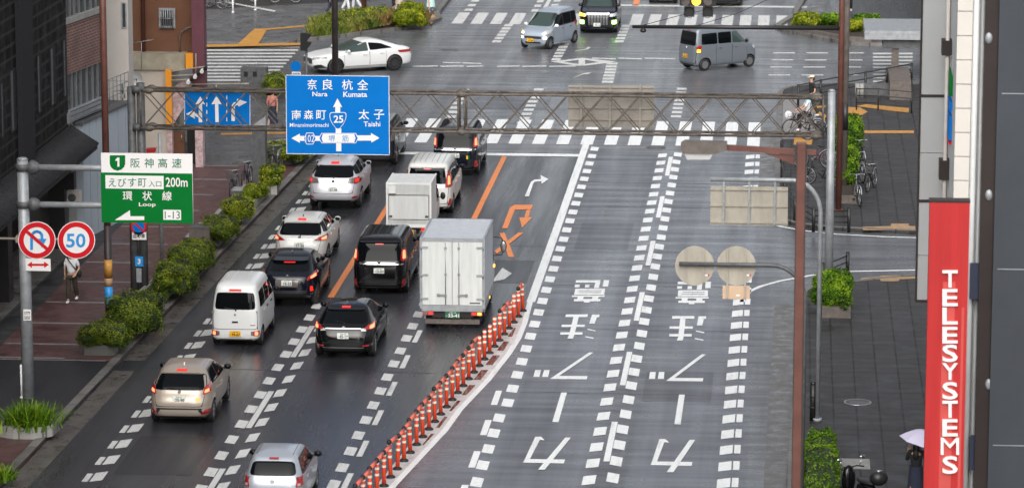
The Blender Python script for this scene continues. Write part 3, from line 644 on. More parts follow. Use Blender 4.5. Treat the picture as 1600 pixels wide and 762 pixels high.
# tactile paving
tc = MB()
def gt4(pts, z=0.128): gpoly(tc, pts, z)
gt4([(1243, 206), (1272, 206), (1268, 226), (1240, 226)]); gt4([(1322, 167), (1344, 168), (1356, 175), (1346, 180), (1322, 179)], 0.13)
gt4([(1272, 166), (1290, 165), (1290, 167.5), (1277, 169), (1277, 173), (1291, 180), (1288, 190), (1284, 182), (1271, 174)], 0.132); gt4([(1338, 166), (1353, 163), (1420, 169), (1420, 176), (1390, 173)], 0.134); gt4([(1350, 204), (1428, 204), (1428, 208), (1350, 208)])
gt4([(310, 70), (470, 67), (470, 70.5), (310, 74)], 0.112); gt4([(369, 71), (398, 45), (418, 45), (404, 68)], 0.114); gt4([(415, 45), (505, 37), (505, 39), (415, 47.5)], 0.113)
gt4([(666, 28), (668, 22), (683, 24), (674, 38)], 0.112); gt4([(345, 208), (455, 206), (455, 209), (345, 211)])
struct('tactile_paving', tc, 'tactile')
tp = MB()
for pts in ([(1348, 354), (1392, 353), (1392, 349), (1420, 349), (1420, 353), (1430, 353), (1430, 359), (1348, 359.5)], [(1345, 434), (1375, 432), (1376, 430.5), (1405, 429.5), (1405, 432.5), (1430, 431), (1430, 435), (1406, 436), (1404, 439), (1376, 439), (1375, 436), (1345, 438)]): gpoly(tp, pts, 0.128)
struct('tactile_paving', tp, 'tactile_pale')
# ================================================================ VEHICLES
def pchip(xs, ys):
    n = len(xs); h = [xs[i + 1] - xs[i] for i in range(n - 1)]; d = [(ys[i + 1] - ys[i]) / h[i] for i in range(n - 1)]
    m = [d[0]] + [0.0] * (n - 2) + [d[-1]]
    for i in range(1, n - 1):
        if d[i - 1] * d[i] > 0:
            w1 = 2 * h[i] + h[i - 1]; w2 = h[i] + 2 * h[i - 1]; m[i] = (w1 + w2) / (w1 / d[i - 1] + w2 / d[i])
    def f(x):
        if x <= xs[0]: return ys[0]
        if x >= xs[-1]: return ys[-1]
        i = 0
        while x > xs[i + 1]: i += 1
        t = (x - xs[i]) / h[i]
        return (ys[i] * (1 + 2 * t) * (1 - t) ** 2 + h[i] * m[i] * t * (1 - t) ** 2 + ys[i + 1] * t * t * (3 - 2 * t) + h[i] * m[i + 1] * t * t * (t - 1))
    return f
class Form:
    """car body surface: for every height a rounded-rectangle slice (rear, front, half width)"""
    def __init__(s, tab, p):
        s.tab = tab; s.p = p; zs = [t[0] for t in tab]; s.z0 = zs[0]; s.z1 = zs[-1]
        s.r = pchip(zs, [t[1] for t in tab]); s.f = pchip(zs, [t[2] for t in tab]); s.w = pchip(zs, [t[3] for t in tab])
    def rear(s, x, z, off=0.0):
        w = s.w(z); x = max(-0.992 * w, min(0.992 * w, x)); r, f = s.r(z), s.f(z); c, L = (r + f) / 2, (f - r) / 2
        return Vector((x * (1 + off / w), c - L * (1 - abs(x / w) ** s.p) ** (1 / s.p) - off, z))
    def front(s, x, z, off=0.0):
        w = s.w(z); x = max(-0.992 * w, min(0.992 * w, x)); r, f = s.r(z), s.f(z); c, L = (r + f) / 2, (f - r) / 2
        return Vector((x * (1 + off / w), c + L * (1 - abs(x / w) ** s.p) ** (1 / s.p) + off, z))
    def side(s, y, z, off=0.0, sg=1):
        w = s.w(z); r, f = s.r(z), s.f(z); c, L = (r + f) / 2, (f - r) / 2; t = max(-0.985, min(0.985, (y - c) / L))
        return Vector((sg * (w * (1 - abs(t) ** s.p) ** (1 / s.p) + off), y, z))
    def body(s):
        zs = [s.tab[0][0]]
        for a, b in zip(s.tab, s.tab[1:]):
            k = max(1, min(6, int(round((b[0] - a[0]) / 0.035)))); zs += [a[0] + (b[0] - a[0]) * i / k for i in range(1, k + 1)]
        N = 64; mb = MB(); vs = []
        for z in zs:
            r, f, w = s.r(z), s.f(z), s.w(z); c, L = (r + f) / 2, (f - r) / 2
            for i in range(N):
                a = 6.2831853 * (i + 0.5) / N; ca, sa = math.cos(a), math.sin(a); e = 2 / s.p
                # blend of superellipse parameterisation for even spacing
                vs.append((w * math.copysign(abs(ca) ** e, ca), c + L * math.copysign(abs(sa) ** e, sa), z))
        fs = [(j * N + i, j * N + (i + 1) % N, (j + 1) * N + (i + 1) % N, (j + 1) * N + i) for j in range(len(zs) - 1) for i in range(N)]
        mb.add(vs, fs, 0, True)
        k = (len(zs) - 1) * N
        mb.f.append([k + i for i in range(N)]); mb.m.append(0); mb.sm.append(True)
        mb.f.append([i for i in reversed(range(N))]); mb.m.append(1); mb.sm.append(False)
        return mb
def patch(mb, fn, q, off=0.006, nu=10, nv=5, skirt=0.02, rnd=0.0, mi=0, flip=False):
    """panel lying just proud of the body: q = four (u, v) corners, fn(u, v, off) -> point"""
    def P(s, t, o):
        S = 2 * s - 1; T = 2 * t - 1; S2 = S * (1 - rnd * abs(T) ** 6); T2 = T * (1 - rnd * abs(S) ** 6); a = (S2 + 1) / 2; b = (T2 + 1) / 2
        u = (q[0][0] * (1 - a) + q[1][0] * a) * (1 - b) + (q[3][0] * (1 - a) + q[2][0] * a) * b
        v = (q[0][1] * (1 - a) + q[1][1] * a) * (1 - b) + (q[3][1] * (1 - a) + q[2][1] * a) * b
        return fn(u, v, o)
    vs = [P(i / nu, j / nv, off) for j in range(nv + 1) for i in range(nu + 1)]
    fs = [(j * (nu + 1) + i, j * (nu + 1) + i + 1, (j + 1) * (nu + 1) + i + 1, (j + 1) * (nu + 1) + i) for j in range(nv) for i in range(nu)]
    border = [(i, 0) for i in range(nu)] + [(nu, j) for j in range(nv)] + [(i, nv) for i in range(nu, 0, -1)] + [(0, j) for j in range(nv, 0, -1)]
    k = len(vs); vs += [P(i / nu, j / nv, off - skirt) for i, j in border]
    nb = len(border)
    for a in range(nb):
        i, j = border[a]; i2, j2 = border[(a + 1) % nb]
        fs.append((j2 * (nu + 1) + i2, j * (nu + 1) + i, k + a, k + (a + 1) % nb))
    if flip: fs = [tuple(reversed(f)) for f in fs]
    return mb.add(vs, fs, mi, False if False else True)
def crisp(o, deg=38):
    me = o.data; bm = bmesh.new(); bm.from_mesh(me); c = math.radians(deg)
    bmesh.ops.remove_doubles(bm, verts=bm.verts, dist=0.0004)
    for e in bm.edges:
        if len(e.link_faces) == 2: e.smooth = e.calc_face_angle(0) < c
    bm.to_mesh(me); bm.free(); return o
def wheel(root, x, y, r, wd, sg, rim='alloy', spokes=7, rimr=0.68):
    e = MB(); t = wd / 2
    e.lathe([(r * rimr, -t), (r * 0.93, -t), (r, -t * 0.75), (r, t * 0.75), (r * 0.93, t), (r * rimr, t)], (x, y, r), 'X', 28)
    wo_ = bpy.data.objects.new('wheel', e.mesh('wheel', 'rubber')); COL.objects.link(wo_); wo_.parent = root
    h = MB(); R = r * rimr
    h.lathe([(R, t * 0.98 * sg), (R * 0.93, t * 0.98 * sg), (R * 0.9, t * 0.55 * sg), (0.01, t * 0.5 * sg)], (x, y, r), 'X', 28, 1)
    for i in range(spokes):
        a = 6.28319 * i / spokes; d = Vector((0, math.cos(a), math.sin(a)))
        c = Vector((x + sg * t * 0.78, y, r)) + d * R * 0.52; q = Matrix.Rotation(a, 3, 'X')
        h.box(c, (t * 0.35, R * 0.88, R * 0.26), 0, q)
    h.cyl((x + sg * t * 0.5, y, r), (x + sg * t * 0.98, y, r), R * 0.2, None, 10, 0)
    ro = bpy.data.objects.new('rim', h.mesh('rim', [rim, 'under' if rim != 'alloy_dark' else 'under'])); COL.objects.link(ro); ro.parent = wo_
    return wo_
def plate(root, fn, x, z, kind, top, num, back=True, yo=0.02):
    """fn(x, z, off) on the body; a flat plate with real lettering"""
    c = fn(x, z, 0.0); s = -1 if back else 1; y = c.y + s * (yo + 0.012)
    p = MB(); p.b2((x - 0.165, y - 0.006, z - 0.083), (x + 0.165, y + 0.006, z + 0.083))
    o = p.build('number_plate', kind, root, False)
    ink = {'plate_w': 'ink_g', 'plate_y': 'ink_k', 'plate_g': 'plate_w'}[kind]
    t = MB(); yy = y + s * 0.009
    f2 = lambda u, v: (x - s * u, yy, z + v) if True else None
    text_box(t, top, -0.075, 0.085, 0.032, 0.068, f2, 0.02); text_box(t, num, -0.10, 0.15, -0.068, 0.018, f2, 0.03)
    text_box(t, 'い', -0.15, -0.115, -0.045, -0.01, f2, 0.02)
    if not back: pass
    l = t.build('lettering', ink, None); l.parent = o
    return o
def build_car(name, label, cat, group, S, pos, rz=0.0, anchor='rear'):
    tab = S['tab']; F = Form(tab, S.get('p', 6)); r = S.get('r', 0.31); ya, yf = S['axles']; W = F.w(r + 0.15)
    ay = ya if anchor == 'rear' else yf if anchor == 'front' else 0.0
    off = Matrix.Rotation(rz, 3, 'Z') @ Vector((0, ay, 0))
    root = thing(name, (pos[0] - off.x, pos[1] - off.y, 0.006), label, cat, group, rz)
    paint = S['paint']
    # body with cut wheel arches
    bo = bpy.data.objects.new('body', F.body().mesh('body', [paint, 'under'])); COL.objects.link(bo)
    cut = MB()
    for yy in (ya, yf):
        for sg in (-1, 1): cut.cyl((sg * (W - 0.26), yy, r), (sg * (W + 0.3), yy, r), r + 0.055, None, 28, 1)
    co = bpy.data.objects.new('cutter', cut.mesh('cutter', [paint, 'under'])); COL.objects.link(co)
    md_ = bo.modifiers.new('b', 'BOOLEAN'); md_.operation = 'DIFFERENCE'; md_.object = co; md_.solver = 'EXACT'
    dg = bpy.context.evaluated_depsgraph_get(); me = bpy.data.meshes.new_from_object(bo.evaluated_get(dg))
    bo.modifiers.clear(); bo.data = me; bpy.data.objects.remove(co); bo.parent = root
    me.polygons.foreach_set('use_smooth', [True] * len(me.polygons)); crisp(bo, 40)
    def part(nm, mb, mats, par=None):
        o = mb.build(nm, mats, None); o.parent = par or root; crisp(o, 50); return o
    wd = S.get('tyre', 0.19); xw = W - wd / 2 - 0.015
    for yy in (ya, yf):
        for sg in (-1, 1): wheel(root, sg * xw, yy, r, wd, sg, S.get('rim', 'alloy'), S.get('spokes', 7), S.get('rimr', 0.68))
    # lower trim
    if 'sill' in S:
        for sg in (-1, 1):
            part('sill', patch(MB(), lambda u, v, o, sg=sg: F.side(u, v, o, sg), [(ya + r + .1, .2), (yf - r - .1, .2), (yf - r - .1, S['sill']), (ya + r + .1, S['sill'])], 0.012, 12, 2, flip=(sg < 0)), S.get('trim', 'blackplastic'))
    # glass
    G = S.get('glass', 'glass')
    def rq(z0, k0, z1, k1): return [(-k0, z0), (k0, z0), (k1, z1), (-k1, z1)]
    if 'rear_glass' in S:
        g = S['rear_glass']
        rw = part('rear_window', patch(MB(), F.rear, rq(*g), 0.005, 18, 8, 0.03, S.get('rgr', 0.06)), G)
        if S.get('wiper', True):
            a = F.rear(0.02, g[0] + 0.01, 0.02); b = F.rear(-0.30, g[0] + 0.06, 0.02)
            part('wiper', MB().beam(a, b, 0.02, 0.02).beam(a, a + Vector((0, 0, -0.05)), 0.04, 0.03), 'blackplastic', rw)
    if 'windscreen' in S:
        ws_ = part('windscreen', patch(MB(), F.front, rq(*S['windscreen']), 0.005, 18, 8, 0.03, 0.04, flip=True), S.get('frontglass', 'glass_green'))
    for qd in S.get('side_glass', []):
        for sg in (-1, 1):
            part('side_window', patch(MB(), lambda u, v, o, sg=sg: F.side(u, v, o, sg), qd, 0.005, 8, 5, 0.03, 0.03, flip=(sg < 0)), S.get('sideglass', G) if qd is not S['side_glass'][0] else S.get('frontsideglass', G))
    if 'window_line' in S:                                   # dark surround / pillar band
        for sg in (-1, 1):
            part('window_frame', patch(MB(), lambda u, v, o, sg=sg: F.side(u, v, o, sg), S['window_line'], 0.002, 16, 6, 0.03, 0.03, flip=(sg < 0)), 'blackplastic')
    # doors with gaps, handles
    for (y0, y1, z0, z1) in S.get('doors', []):
        for sg in (-1, 1):
            fn = lambda u, v, o, sg=sg: F.side(u, v, o, sg)
            d = part('door', patch(MB(), fn, [(y0, z0), (y1, z0), (y1, z1), (y0, z1)], 0.006, 8, 7, 0.03, 0.012, flip=(sg < 0)), paint)
            for e in (y0, y1): part('door_gap', patch(MB(), fn, [(e - 0.012, z0), (e + 0.012, z0), (e + 0.012, z1), (e - 0.012, z1)], 0.003, 1, 6, 0.01, flip=(sg < 0)), 'under', d)
            hy = y0 + 0.10 if S.get('handle_rear', True) else y1 - 0.1
            a = F.side(hy, z1 - 0.10, 0.03, sg); b = F.side(hy + 0.20, z1 - 0.10, 0.03, sg)
            part('handle', MB().beam(a, b, 0.03, 0.035), S.get('handle', paint), d)
    # tailgate
    if 'tailgate' in S:
        z0, k0, z1, k1 = S['tailgate']
        tg = part('tailgate', patch(MB(), F.rear, rq(z0, k0, z1, k1), 0.006, 20, 8, 0.03, 0.03), paint)
        gp = MB()
        patch(gp, F.rear, [(-k0 - .015, z0 - 0.016), (k0 + .015, z0 - 0.016), (k0 + .015, z0 + 0.012), (-k0 - .015, z0 + 0.012)], 0.003, 20, 1, 0.01)
        for sg in (-1, 1): patch(gp, F.rear, sorted([(sg * k0 - .014, z0), (sg * k0 + .014, z0)]) + sorted([(sg * k1 + .014, z1), (sg * k1 - .014, z1)], reverse=True), 0.003, 1, 8, 0.01)
        part('tailgate_gap', gp, 'under', tg)
    # lamps and trim patches: (part name, material, surface, quad, offset, mirrored)
    for nm, m_, sf, qd, o_, mir in S.get('trim_parts', []):
        for sg in ((-1, 1) if mir else (1,)):
            q2 = [(sg * a, b) for a, b in qd] if sf != 'side' else qd
            if sf != 'side' and sg < 0: q2 = [q2[1], q2[0], q2[3], q2[2]]
            fn = {'rear': F.rear, 'front': F.front, 'side': lambda u, v, o, sg=sg: F.side(u, v, o, sg)}[sf]
            fl = (sf == 'front') or (sf == 'side' and sg < 0)
            if m_ == 'one_amber': m2 = 'amber_on' if sg > 0 else 'clear_lens'
            elif m_ == 'one_amber_r': m2 = 'amber_on' if sg > 0 else 'red_lens'
            else: m2 = m_
            part(nm, patch(MB(), fn, qd if sf == 'side' else q2, o_, 8, 4, 0.03, S.get('lr', 0.04), flip=fl), m2)
    if 'high_lamp' in S:
        x, z, h, m_ = S['high_lamp']
        part('high_brake_lamp', patch(MB(), F.rear, [(-x, z), (x, z), (x, z + h), (-x, z + h)], 0.03, 6, 2, 0.06), m_)
    if 'spoiler' in S:
        z, k_, dp = S['spoiler']; c = F.rear(0, z)
        sp = MB(); n = 16; L = []
        for i in range(n + 1):
            x = -k_ + 2 * k_ * i / n; q = F.rear(x, z, 0.0); L.append(q)
        for i in range(n):
            a, b = L[i], L[i + 1]; e = Vector((0, -dp, -0.03)); f = Vector((0, 0.12, 0.04))
            sp.add([a + f, b + f, b + e, a + e, a + e + Vector((0, 0.02, -0.035)), b + e + Vector((0, 0.02, -0.035)), b + Vector((0, .06, -.07)), a + Vector((0, .06, -.07))],
                   [(3, 2, 1, 0), (4, 5, 2, 3), (7, 6, 5, 4)] + ([(0, 7, 4, 3)] if i == 0 else []) + ([(1, 2, 5, 6)] if i == n - 1 else []), 0, True)
        part('spoiler', sp, S.get('spoiler_mat', paint))
    if 'plate' in S:
        x, z, kind, top, num = S['plate']
        plate(root, F.rear, x, z, kind, top, num, True, S.get('plate_out', 0.015))
    if 'front_plate' in S:
        x, z, kind, top, num = S['front_plate']; plate(root, F.front, x, z, kind, top, num, False)
    if 'badge' in S:
        x, z, rr = S['badge']; q = F.rear(x, z, 0.014)
        part('badge', MB().cyl(q, q + Vector((0, -0.012, 0)), rr, rr * 0.8, 14), 'chrome')
    # mirrors
    if 'mirror' in S:
        y, z = S['mirror'][:2]; mm = S.get('mirror_mat', paint)
        for sg in (-1, 1):
            q = F.side(y, z, 0.0, sg); c = q + Vector((sg * 0.12, 0, 0.04))
            o = part('door_mirror', MB().ell(c, (0.105, 0.075, 0.08), 14, 8).beam(q - Vector((sg * .03, 0, 0)), c - Vector((0, 0, 0.05)), 0.06, 0.04), mm)
            part('mirror_glass', MB().ell(c + Vector((0, -0.045, 0)), (0.085, 0.035, 0.062), 12, 6), 'glass', o)
    if 'antenna' in S:
        y, = S['antenna']; z = F.z1
        for i in range(40):
            z_ = F.z1 - 0.004 * i
            if F.r(z_) < y < F.f(z_): z = z_; break
        part('roof_antenna', MB().prism([(-.015, y - .1, z - .02), (-.015, y + .08, z - .02), (-.015, y - .06, z + .07)], (0.03, 0, 0)), S.get('ant_mat', 'blackplastic'))
    rl = MB()
    for x, y0, y1 in S.get('roof_lines', []):
        for sg in (-1, 1):
            pts = []
            for i in range(13):
                y = y0 + (y1 - y0) * i / 12; zlo, zhi = F.z0 + 0.6, F.z1
                def inside(z):
                    wv = F.w(z); rr_, ff = F.r(z), F.f(z); c, L = (rr_ + ff) / 2, (ff - rr_) / 2
                    return abs(x / wv) ** F.p + abs((y - c) / L) ** F.p < 1
                a, b = zlo, zhi
                for _ in range(20):
                    m_ = (a + b) / 2
                    if inside(m_): a = m_
                    else: b = m_
                pts.append((sg * x, y, a + 0.003))
            rl.tube(pts, 0.007, 5)
    if S.get('roof_lines'): part('roof_rail', rl, S.get('rail_mat', 'blackplastic'))
    return root
BR = 'brake_on'
# ---- beige compact hatchback
aqua = dict(paint='p_beige', p=6, r=0.30, axles=(-1.28, 1.27), tyre=0.19,
    tab=[(.19, -1.84, 1.9, .74), (.30, -1.98, 2.0, .81), (.45, -2.02, 2.02, .845), (.62, -2.02, 2.0, .85), (.80, -1.95, 1.9, .845), (.90, -1.92, 1.62, .83), (1.0, -1.86, 1.1, .80), (1.2, -1.64, .66, .705), (1.34, -1.47, .34, .635), (1.41, -1.38, .12, .585), (1.45, -1.22, -.05, .50), (1.475, -.95, -.25, .36), (1.485, -.8, -.4, .2)],
    rear_glass=(.97, .735, 1.33, .63), windscreen=(1.02, .68, 1.36, .56), side_glass=[[(-.35, 1.0), (.85, 1.0), (.35, 1.32), (-.35, 1.36)], [(-1.25, 1.05), (-.42, 1.0), (-.42, 1.36), (-1.05, 1.33)]],
    window_line=[(-1.38, 1.02), (.98, .98), (.36, 1.36), (-1.1, 1.37)], doors=[(-.38, .85, .34, .97), (-1.02, -.40, .42, .97)],
    tailgate=(.56, .60, .97, .70), spoiler=(1.39, .52, .09), high_lamp=(.13, 1.395, .035, BR),
    trim_parts=[('tail_light', 'red_lens', 'rear', [(.62, .86), (.80, .90), (.765, 1.10), (.66, 1.04)], .014, True), ('brake_light', 'brake_hot', 'rear', [(.66, .90), (.76, .92), (.745, .99), (.67, .97)], .022, True),
        ('reflector', 'red_lens', 'rear', [(.56, .33), (.78, .33), (.80, .46), (.70, .47)], .012, True), ('bumper_trim', 'blackplastic', 'rear', [(-.62, .47), (.62, .47), (.60, .51), (-.60, .51)], .010, False), ('bumper_trim', 'blackplastic', 'rear', [(.50, .46), (.60, .33), (.64, .36), (.58, .51)], .009, True),
        ('lower_trim', 'blackplastic', 'rear', [(-.62, .20), (.62, .20), (.60, .28), (-.60, .28)], .010, False), ('learner_mark', 'plate_y', 'rear', [(.44, .69), (.56, .69), (.56, .78), (.44, .78)], .012, False)],
    plate=(0, .75, 'plate_w', '大阪 501', '20-90'), badge=(0, .92, .045), mirror=(.78, 1.0), mirror_mat='blackplastic', roof_lines=[(.50, -1.2, .05)], rail_mat='p_beige', antenna=(-.95,), ant_mat='p_beige')
B = build_car
G_CARS = 'vehicles queuing in the left lanes'
B('hatchback', 'beige compact hatchback nearest the left kerb, yellow leaf mark on its tailgate', 'car', G_CARS, aqua, at(287, 656.5))
# ---- black hatchback (bright metal strip over the plate)
maz = dict(paint='p_black', p=6, r=0.315, axles=(-1.40, 1.30), tyre=0.205, spokes=10,
    tab=[(.19, -1.96, 2.05, .76), (.30, -2.12, 2.16, .85), (.5, -2.16, 2.2, .885), (.66, -2.15, 2.18, .895), (.82, -2.08, 2.0, .885), (.92, -2.02, 1.6, .865), (1.0, -1.92, 1.15, .83), (1.2, -1.58, .62, .72), (1.34, -1.33, .2, .64), (1.40, -1.22, .0, .59), (1.44, -1.05, -.15, .48), (1.465, -.8, -.35, .3), (1.47, -.7, -.45, .2)],
    rear_glass=(1.03, .70, 1.31, .60), windscreen=(1.02, .70, 1.36, .58), side_glass=[[(-.25, 1.02), (.85, 1.0), (.3, 1.31), (-.25, 1.35)], [(-1.15, 1.06), (-.32, 1.02), (-.32, 1.35), (-.95, 1.31)]],
    doors=[(-.28, .9, .34, .98), (-1.0, -.30, .42, .98)], tailgate=(.52, .58, 1.0, .72), spoiler=(1.37, .54, .12), high_lamp=(.12, 1.372, .035, BR),
    trim_parts=[('tail_light', 'red_lens', 'rear', [(.56, .90), (.86, .86), (.85, 1.02), (.70, .99)], .014, True), ('brake_light', 'brake_hot', 'rear', [(.74, .90), (.83, .89), (.83, .98), (.74, .97)], .022, True), ('reverse_light', 'clear_lens', 'rear', [(.50, .86), (.66, .84), (.64, .91), (.55, .92)], .013, True),
        ('chrome_strip', 'chrome', 'rear', [(-.52, .90), (.52, .90), (.50, .93), (-.50, .93)], .014, False), ('reflector', 'red_lens', 'rear', [(.56, .40), (.74, .40), (.74, .45), (.56, .45)], .012, True), ('bumper_strip', 'steel', 'rear', [(-.60, .36), (.60, .36), (.60, .375), (-.60, .375)], .012, False),
        ('lower_trim', 'blackplastic', 'rear', [(-.70, .21), (.70, .21), (.72, .34), (-.72, .34)], .010, False)],
    plate=(0, .72, 'plate_w', '和泉 330', '45-17'), badge=(0, .925, .055), mirror=(.75, 1.0), roof_lines=[(.50, -1.05, .0)], antenna=(-.95,), handle='p_black')
B('hatchback', 'black hatchback with a bright strip over its plate, just left of the box truck', 'car', G_CARS, maz, at(541, 554))
# ---- white kei van
kei = dict(paint='p_white', p=9, r=0.275, axles=(-1.12, 1.28), tyre=0.155, rim='alloy', spokes=14, rimr=0.68,
    tab=[(.20, -1.60, 1.62, .66), (.28, -1.68, 1.68, .715), (.45, -1.70, 1.70, .735), (.75, -1.69, 1.68, .735), (1.05, -1.67, 1.58, .725), (1.25, -1.64, 1.32, .705), (1.55, -1.58, .98, .655), (1.72, -1.53, .80, .615), (1.80, -1.46, .70, .58), (1.85, -1.35, .55, .50), (1.88, -1.15, .35, .36), (1.89, -1.0, .2, .24)],
    rear_glass=(1.13, .60, 1.62, .545), windscreen=(1.12, .60, 1.72, .52), side_glass=[[(.35, 1.15), (1.15, 1.13), (.82, 1.6), (.35, 1.62)], [(-.45, 1.15), (.27, 1.15), (.27, 1.62), (-.45, 1.62)], [(-1.38, 1.16), (-.53, 1.15), (-.53, 1.62), (-1.32, 1.60)]],
    doors=[(.31, 1.18, .32, 1.10), (-.48, .29, .32, 1.10)], tailgate=(.56, .64, 1.08, .63), high_lamp=(.17, 1.665, .05, BR), handle='blackplastic', handle_rear=True,
    trim_parts=[('tail_light', 'red_lens', 'rear', [(.50, .36), (.69, .36), (.69, .50), (.50, .50)], .012, True), ('brake_light', 'brake_hot', 'rear', [(.57, .38), (.65, .38), (.65, .48), (.57, .48)], .02, True), ('reverse_light', 'smoke_lens', 'rear', [(.46, .37), (.52, .37), (.52, .49), (.46, .49)], .014, True),
        ('tailgate_handle', 'blackplastic', 'rear', [(-.085, .74), (.085, .74), (.085, .79), (-.085, .79)], .02, False), ('badge', 'smoke_lens', 'rear', [(.44, .66), (.58, .66), (.58, .685), (.44, .685)], .010, False), ('lower_trim', 'under', 'rear', [(-.62, .21), (.62, .21), (.62, .25), (-.62, .25)], .008, False)],
    plate=(0, .42, 'plate_y', '大阪 480', '99-67'), badge=(0, .98, .035), mirror=(1.12, 1.18), mirror_mat='blackplastic', roof_lines=[(.40, -1.3, .5), (.2, -1.3, .5)], rail_mat='p_white')
B('minivan', 'small white van with a yellow plate, in the left lane beside the hedges', 'van', G_CARS, kei, at(372.5, 536.5))
# ---- black minivan
def voxtab(W, H, L):
    h = L / 2
    return [(.20, -h + .14, h - .15, W - .10), (.32, -h + .02, h - .03, W - .03), (.5, -h, h, W), (.8, -h + .02, h - .04, W), (.98, -h + .04, h - .22, W - .01), (1.08, -h + .07, h - .75, W - .025), (1.35, -h + .14, h - 1.22, W - .075), (H - .16, -h + .22, h - 1.62, W - .145), (H - .08, -h + .28, h - 1.82, W - .19), (H - .03, -h + .48, h - 2.1, W - .30), (H - .005, -h + .85, h - 2.5, W - .48), (H, -h + 1.0, h - 2.7, W - .62)]
vox = dict(paint='p_black', p=8, r=0.315, axles=(-1.53, 1.32), tyre=0.2, spokes=10,
    tab=voxtab(.865, 1.825, 4.70), rear_glass=(1.10, .68, 1.66, .60), rgr=0.03, windscreen=(1.14, .70, 1.66, .58),
    side_glass=[[(.2, 1.12), (1.25, 1.10), (.75, 1.58), (.2, 1.60)], [(-.85, 1.12), (.12, 1.12), (.12, 1.60), (-.85, 1.60)], [(-2.05, 1.14), (-.93, 1.12), (-.93, 1.60), (-1.98, 1.57)]],
    window_line=[(-2.12, 1.10), (1.42, 1.07), (.82, 1.62), (-2.05, 1.62)], doors=[(.16, 1.3, .34, 1.06), (-.98, .14, .34, 1.06)], tailgate=(.42, .70, 1.06, .74), spoiler=(1.70, .62, .10), high_lamp=(.12, 1.60, .05, BR), wiper=False,
    trim_parts=[('tail_light', 'red_lens', 'rear', [(.66, 1.10), (.84, 1.08), (.79, 1.46), (.70, 1.46)], .014, True), ('brake_light', 'brake_hot', 'rear', [(.72, 1.16), (.79, 1.16), (.76, 1.40), (.72, 1.40)], .022, True), ('chrome_bar', 'chrome', 'rear', [(-.76, .99), (.76, .99), (.76, 1.05), (-.76, 1.05)], .02, False),
        ('reflector', 'red_lens', 'rear', [(.68, .27), (.84, .27), (.80, .52), (.74, .52)], .014, True), ('chrome_strip', 'steel', 'rear', [(-.72, .25), (.72, .25), (.72, .265), (-.72, .265)], .016, False), ('lower_trim', 'blackplastic', 'rear', [(-.70, .205), (.70, .205), (.72, .24), (-.72, .24)], .010, False)],
    plate=(0, .80, 'plate_w', 'なにわ 330', '13-00'), badge=(0, 1.02, .06), mirror=(1.28, 1.12), roof_lines=[(.50, -1.9, .3), (.3, -1.8, .2), (.12, -1.8, .2)], handle='chrome')
B('minivan', 'black minivan with tall glowing tail lamps, touching the orange line beside the box truck', 'minivan', G_CARS, vox, at(597, 454))
esq = dict(vox); esq['paint'] = 'p_navy'; esq['plate'] = (0, .80, 'plate_w', '大阪 301', '17-25')
esq['trim_parts'] = [q for q in vox['trim_parts'] if q[0] not in ('reflector',)] + [('reflector', 'red_lens', 'rear', [(.70, .36), (.83, .36), (.80, .60), (.74, .60)], .014, True), ('leaf_mark', 'plate_y', 'rear', [(.42, .68), (.47, .64), (.47, .80), (.42, .80)], .012, False), ('leaf_mark', 'green_sign', 'rear', [(.475, .64), (.53, .68), (.53, .80), (.475, .80)], .012, False)]
B('minivan', 'black minivan with a green and yellow beginner mark, stopped at the white stop line', 'minivan', G_CARS, esq, at(714, 270.5))
wv = dict(vox); wv['paint'] = 'p_pearl'; wv['window_line'] = [(-2.12, 1.10), (1.42, 1.07), (.82, 1.62), (-2.05, 1.62)]
wv['trim_parts'] = [('tail_light', 'red_lens', 'rear', [(.62, .98), (.84, .98), (.79, 1.50), (.70, 1.56)], .014, True), ('brake_light', 'brake_hot', 'rear', [(.71, 1.08), (.78, 1.08), (.755, 1.36), (.71, 1.36)], .022, True), ('reflector', 'red_lens', 'rear', [(.70, .34), (.84, .34), (.82, .58), (.77, .58)], .014, True), ('lower_trim', 'blackplastic', 'rear', [(-.70, .205), (.70, .205), (.72, .30), (-.72, .30)], .010, False), ('chrome_bar', 'chrome', 'rear', [(-.60, .99), (.60, .99), (.60, 1.03), (-.60, 1.03)], .02, False)]
wv['handle'] = 'p_pearl'; wv['mirror_mat'] = 'blackplastic'; wv['plate'] = (0, .80, 'plate_w', '堺 330', '62-08')
B('minivan', 'pearl white minivan half hidden behind the small white cargo truck', 'minivan', G_CARS, wv, at(671, 330))
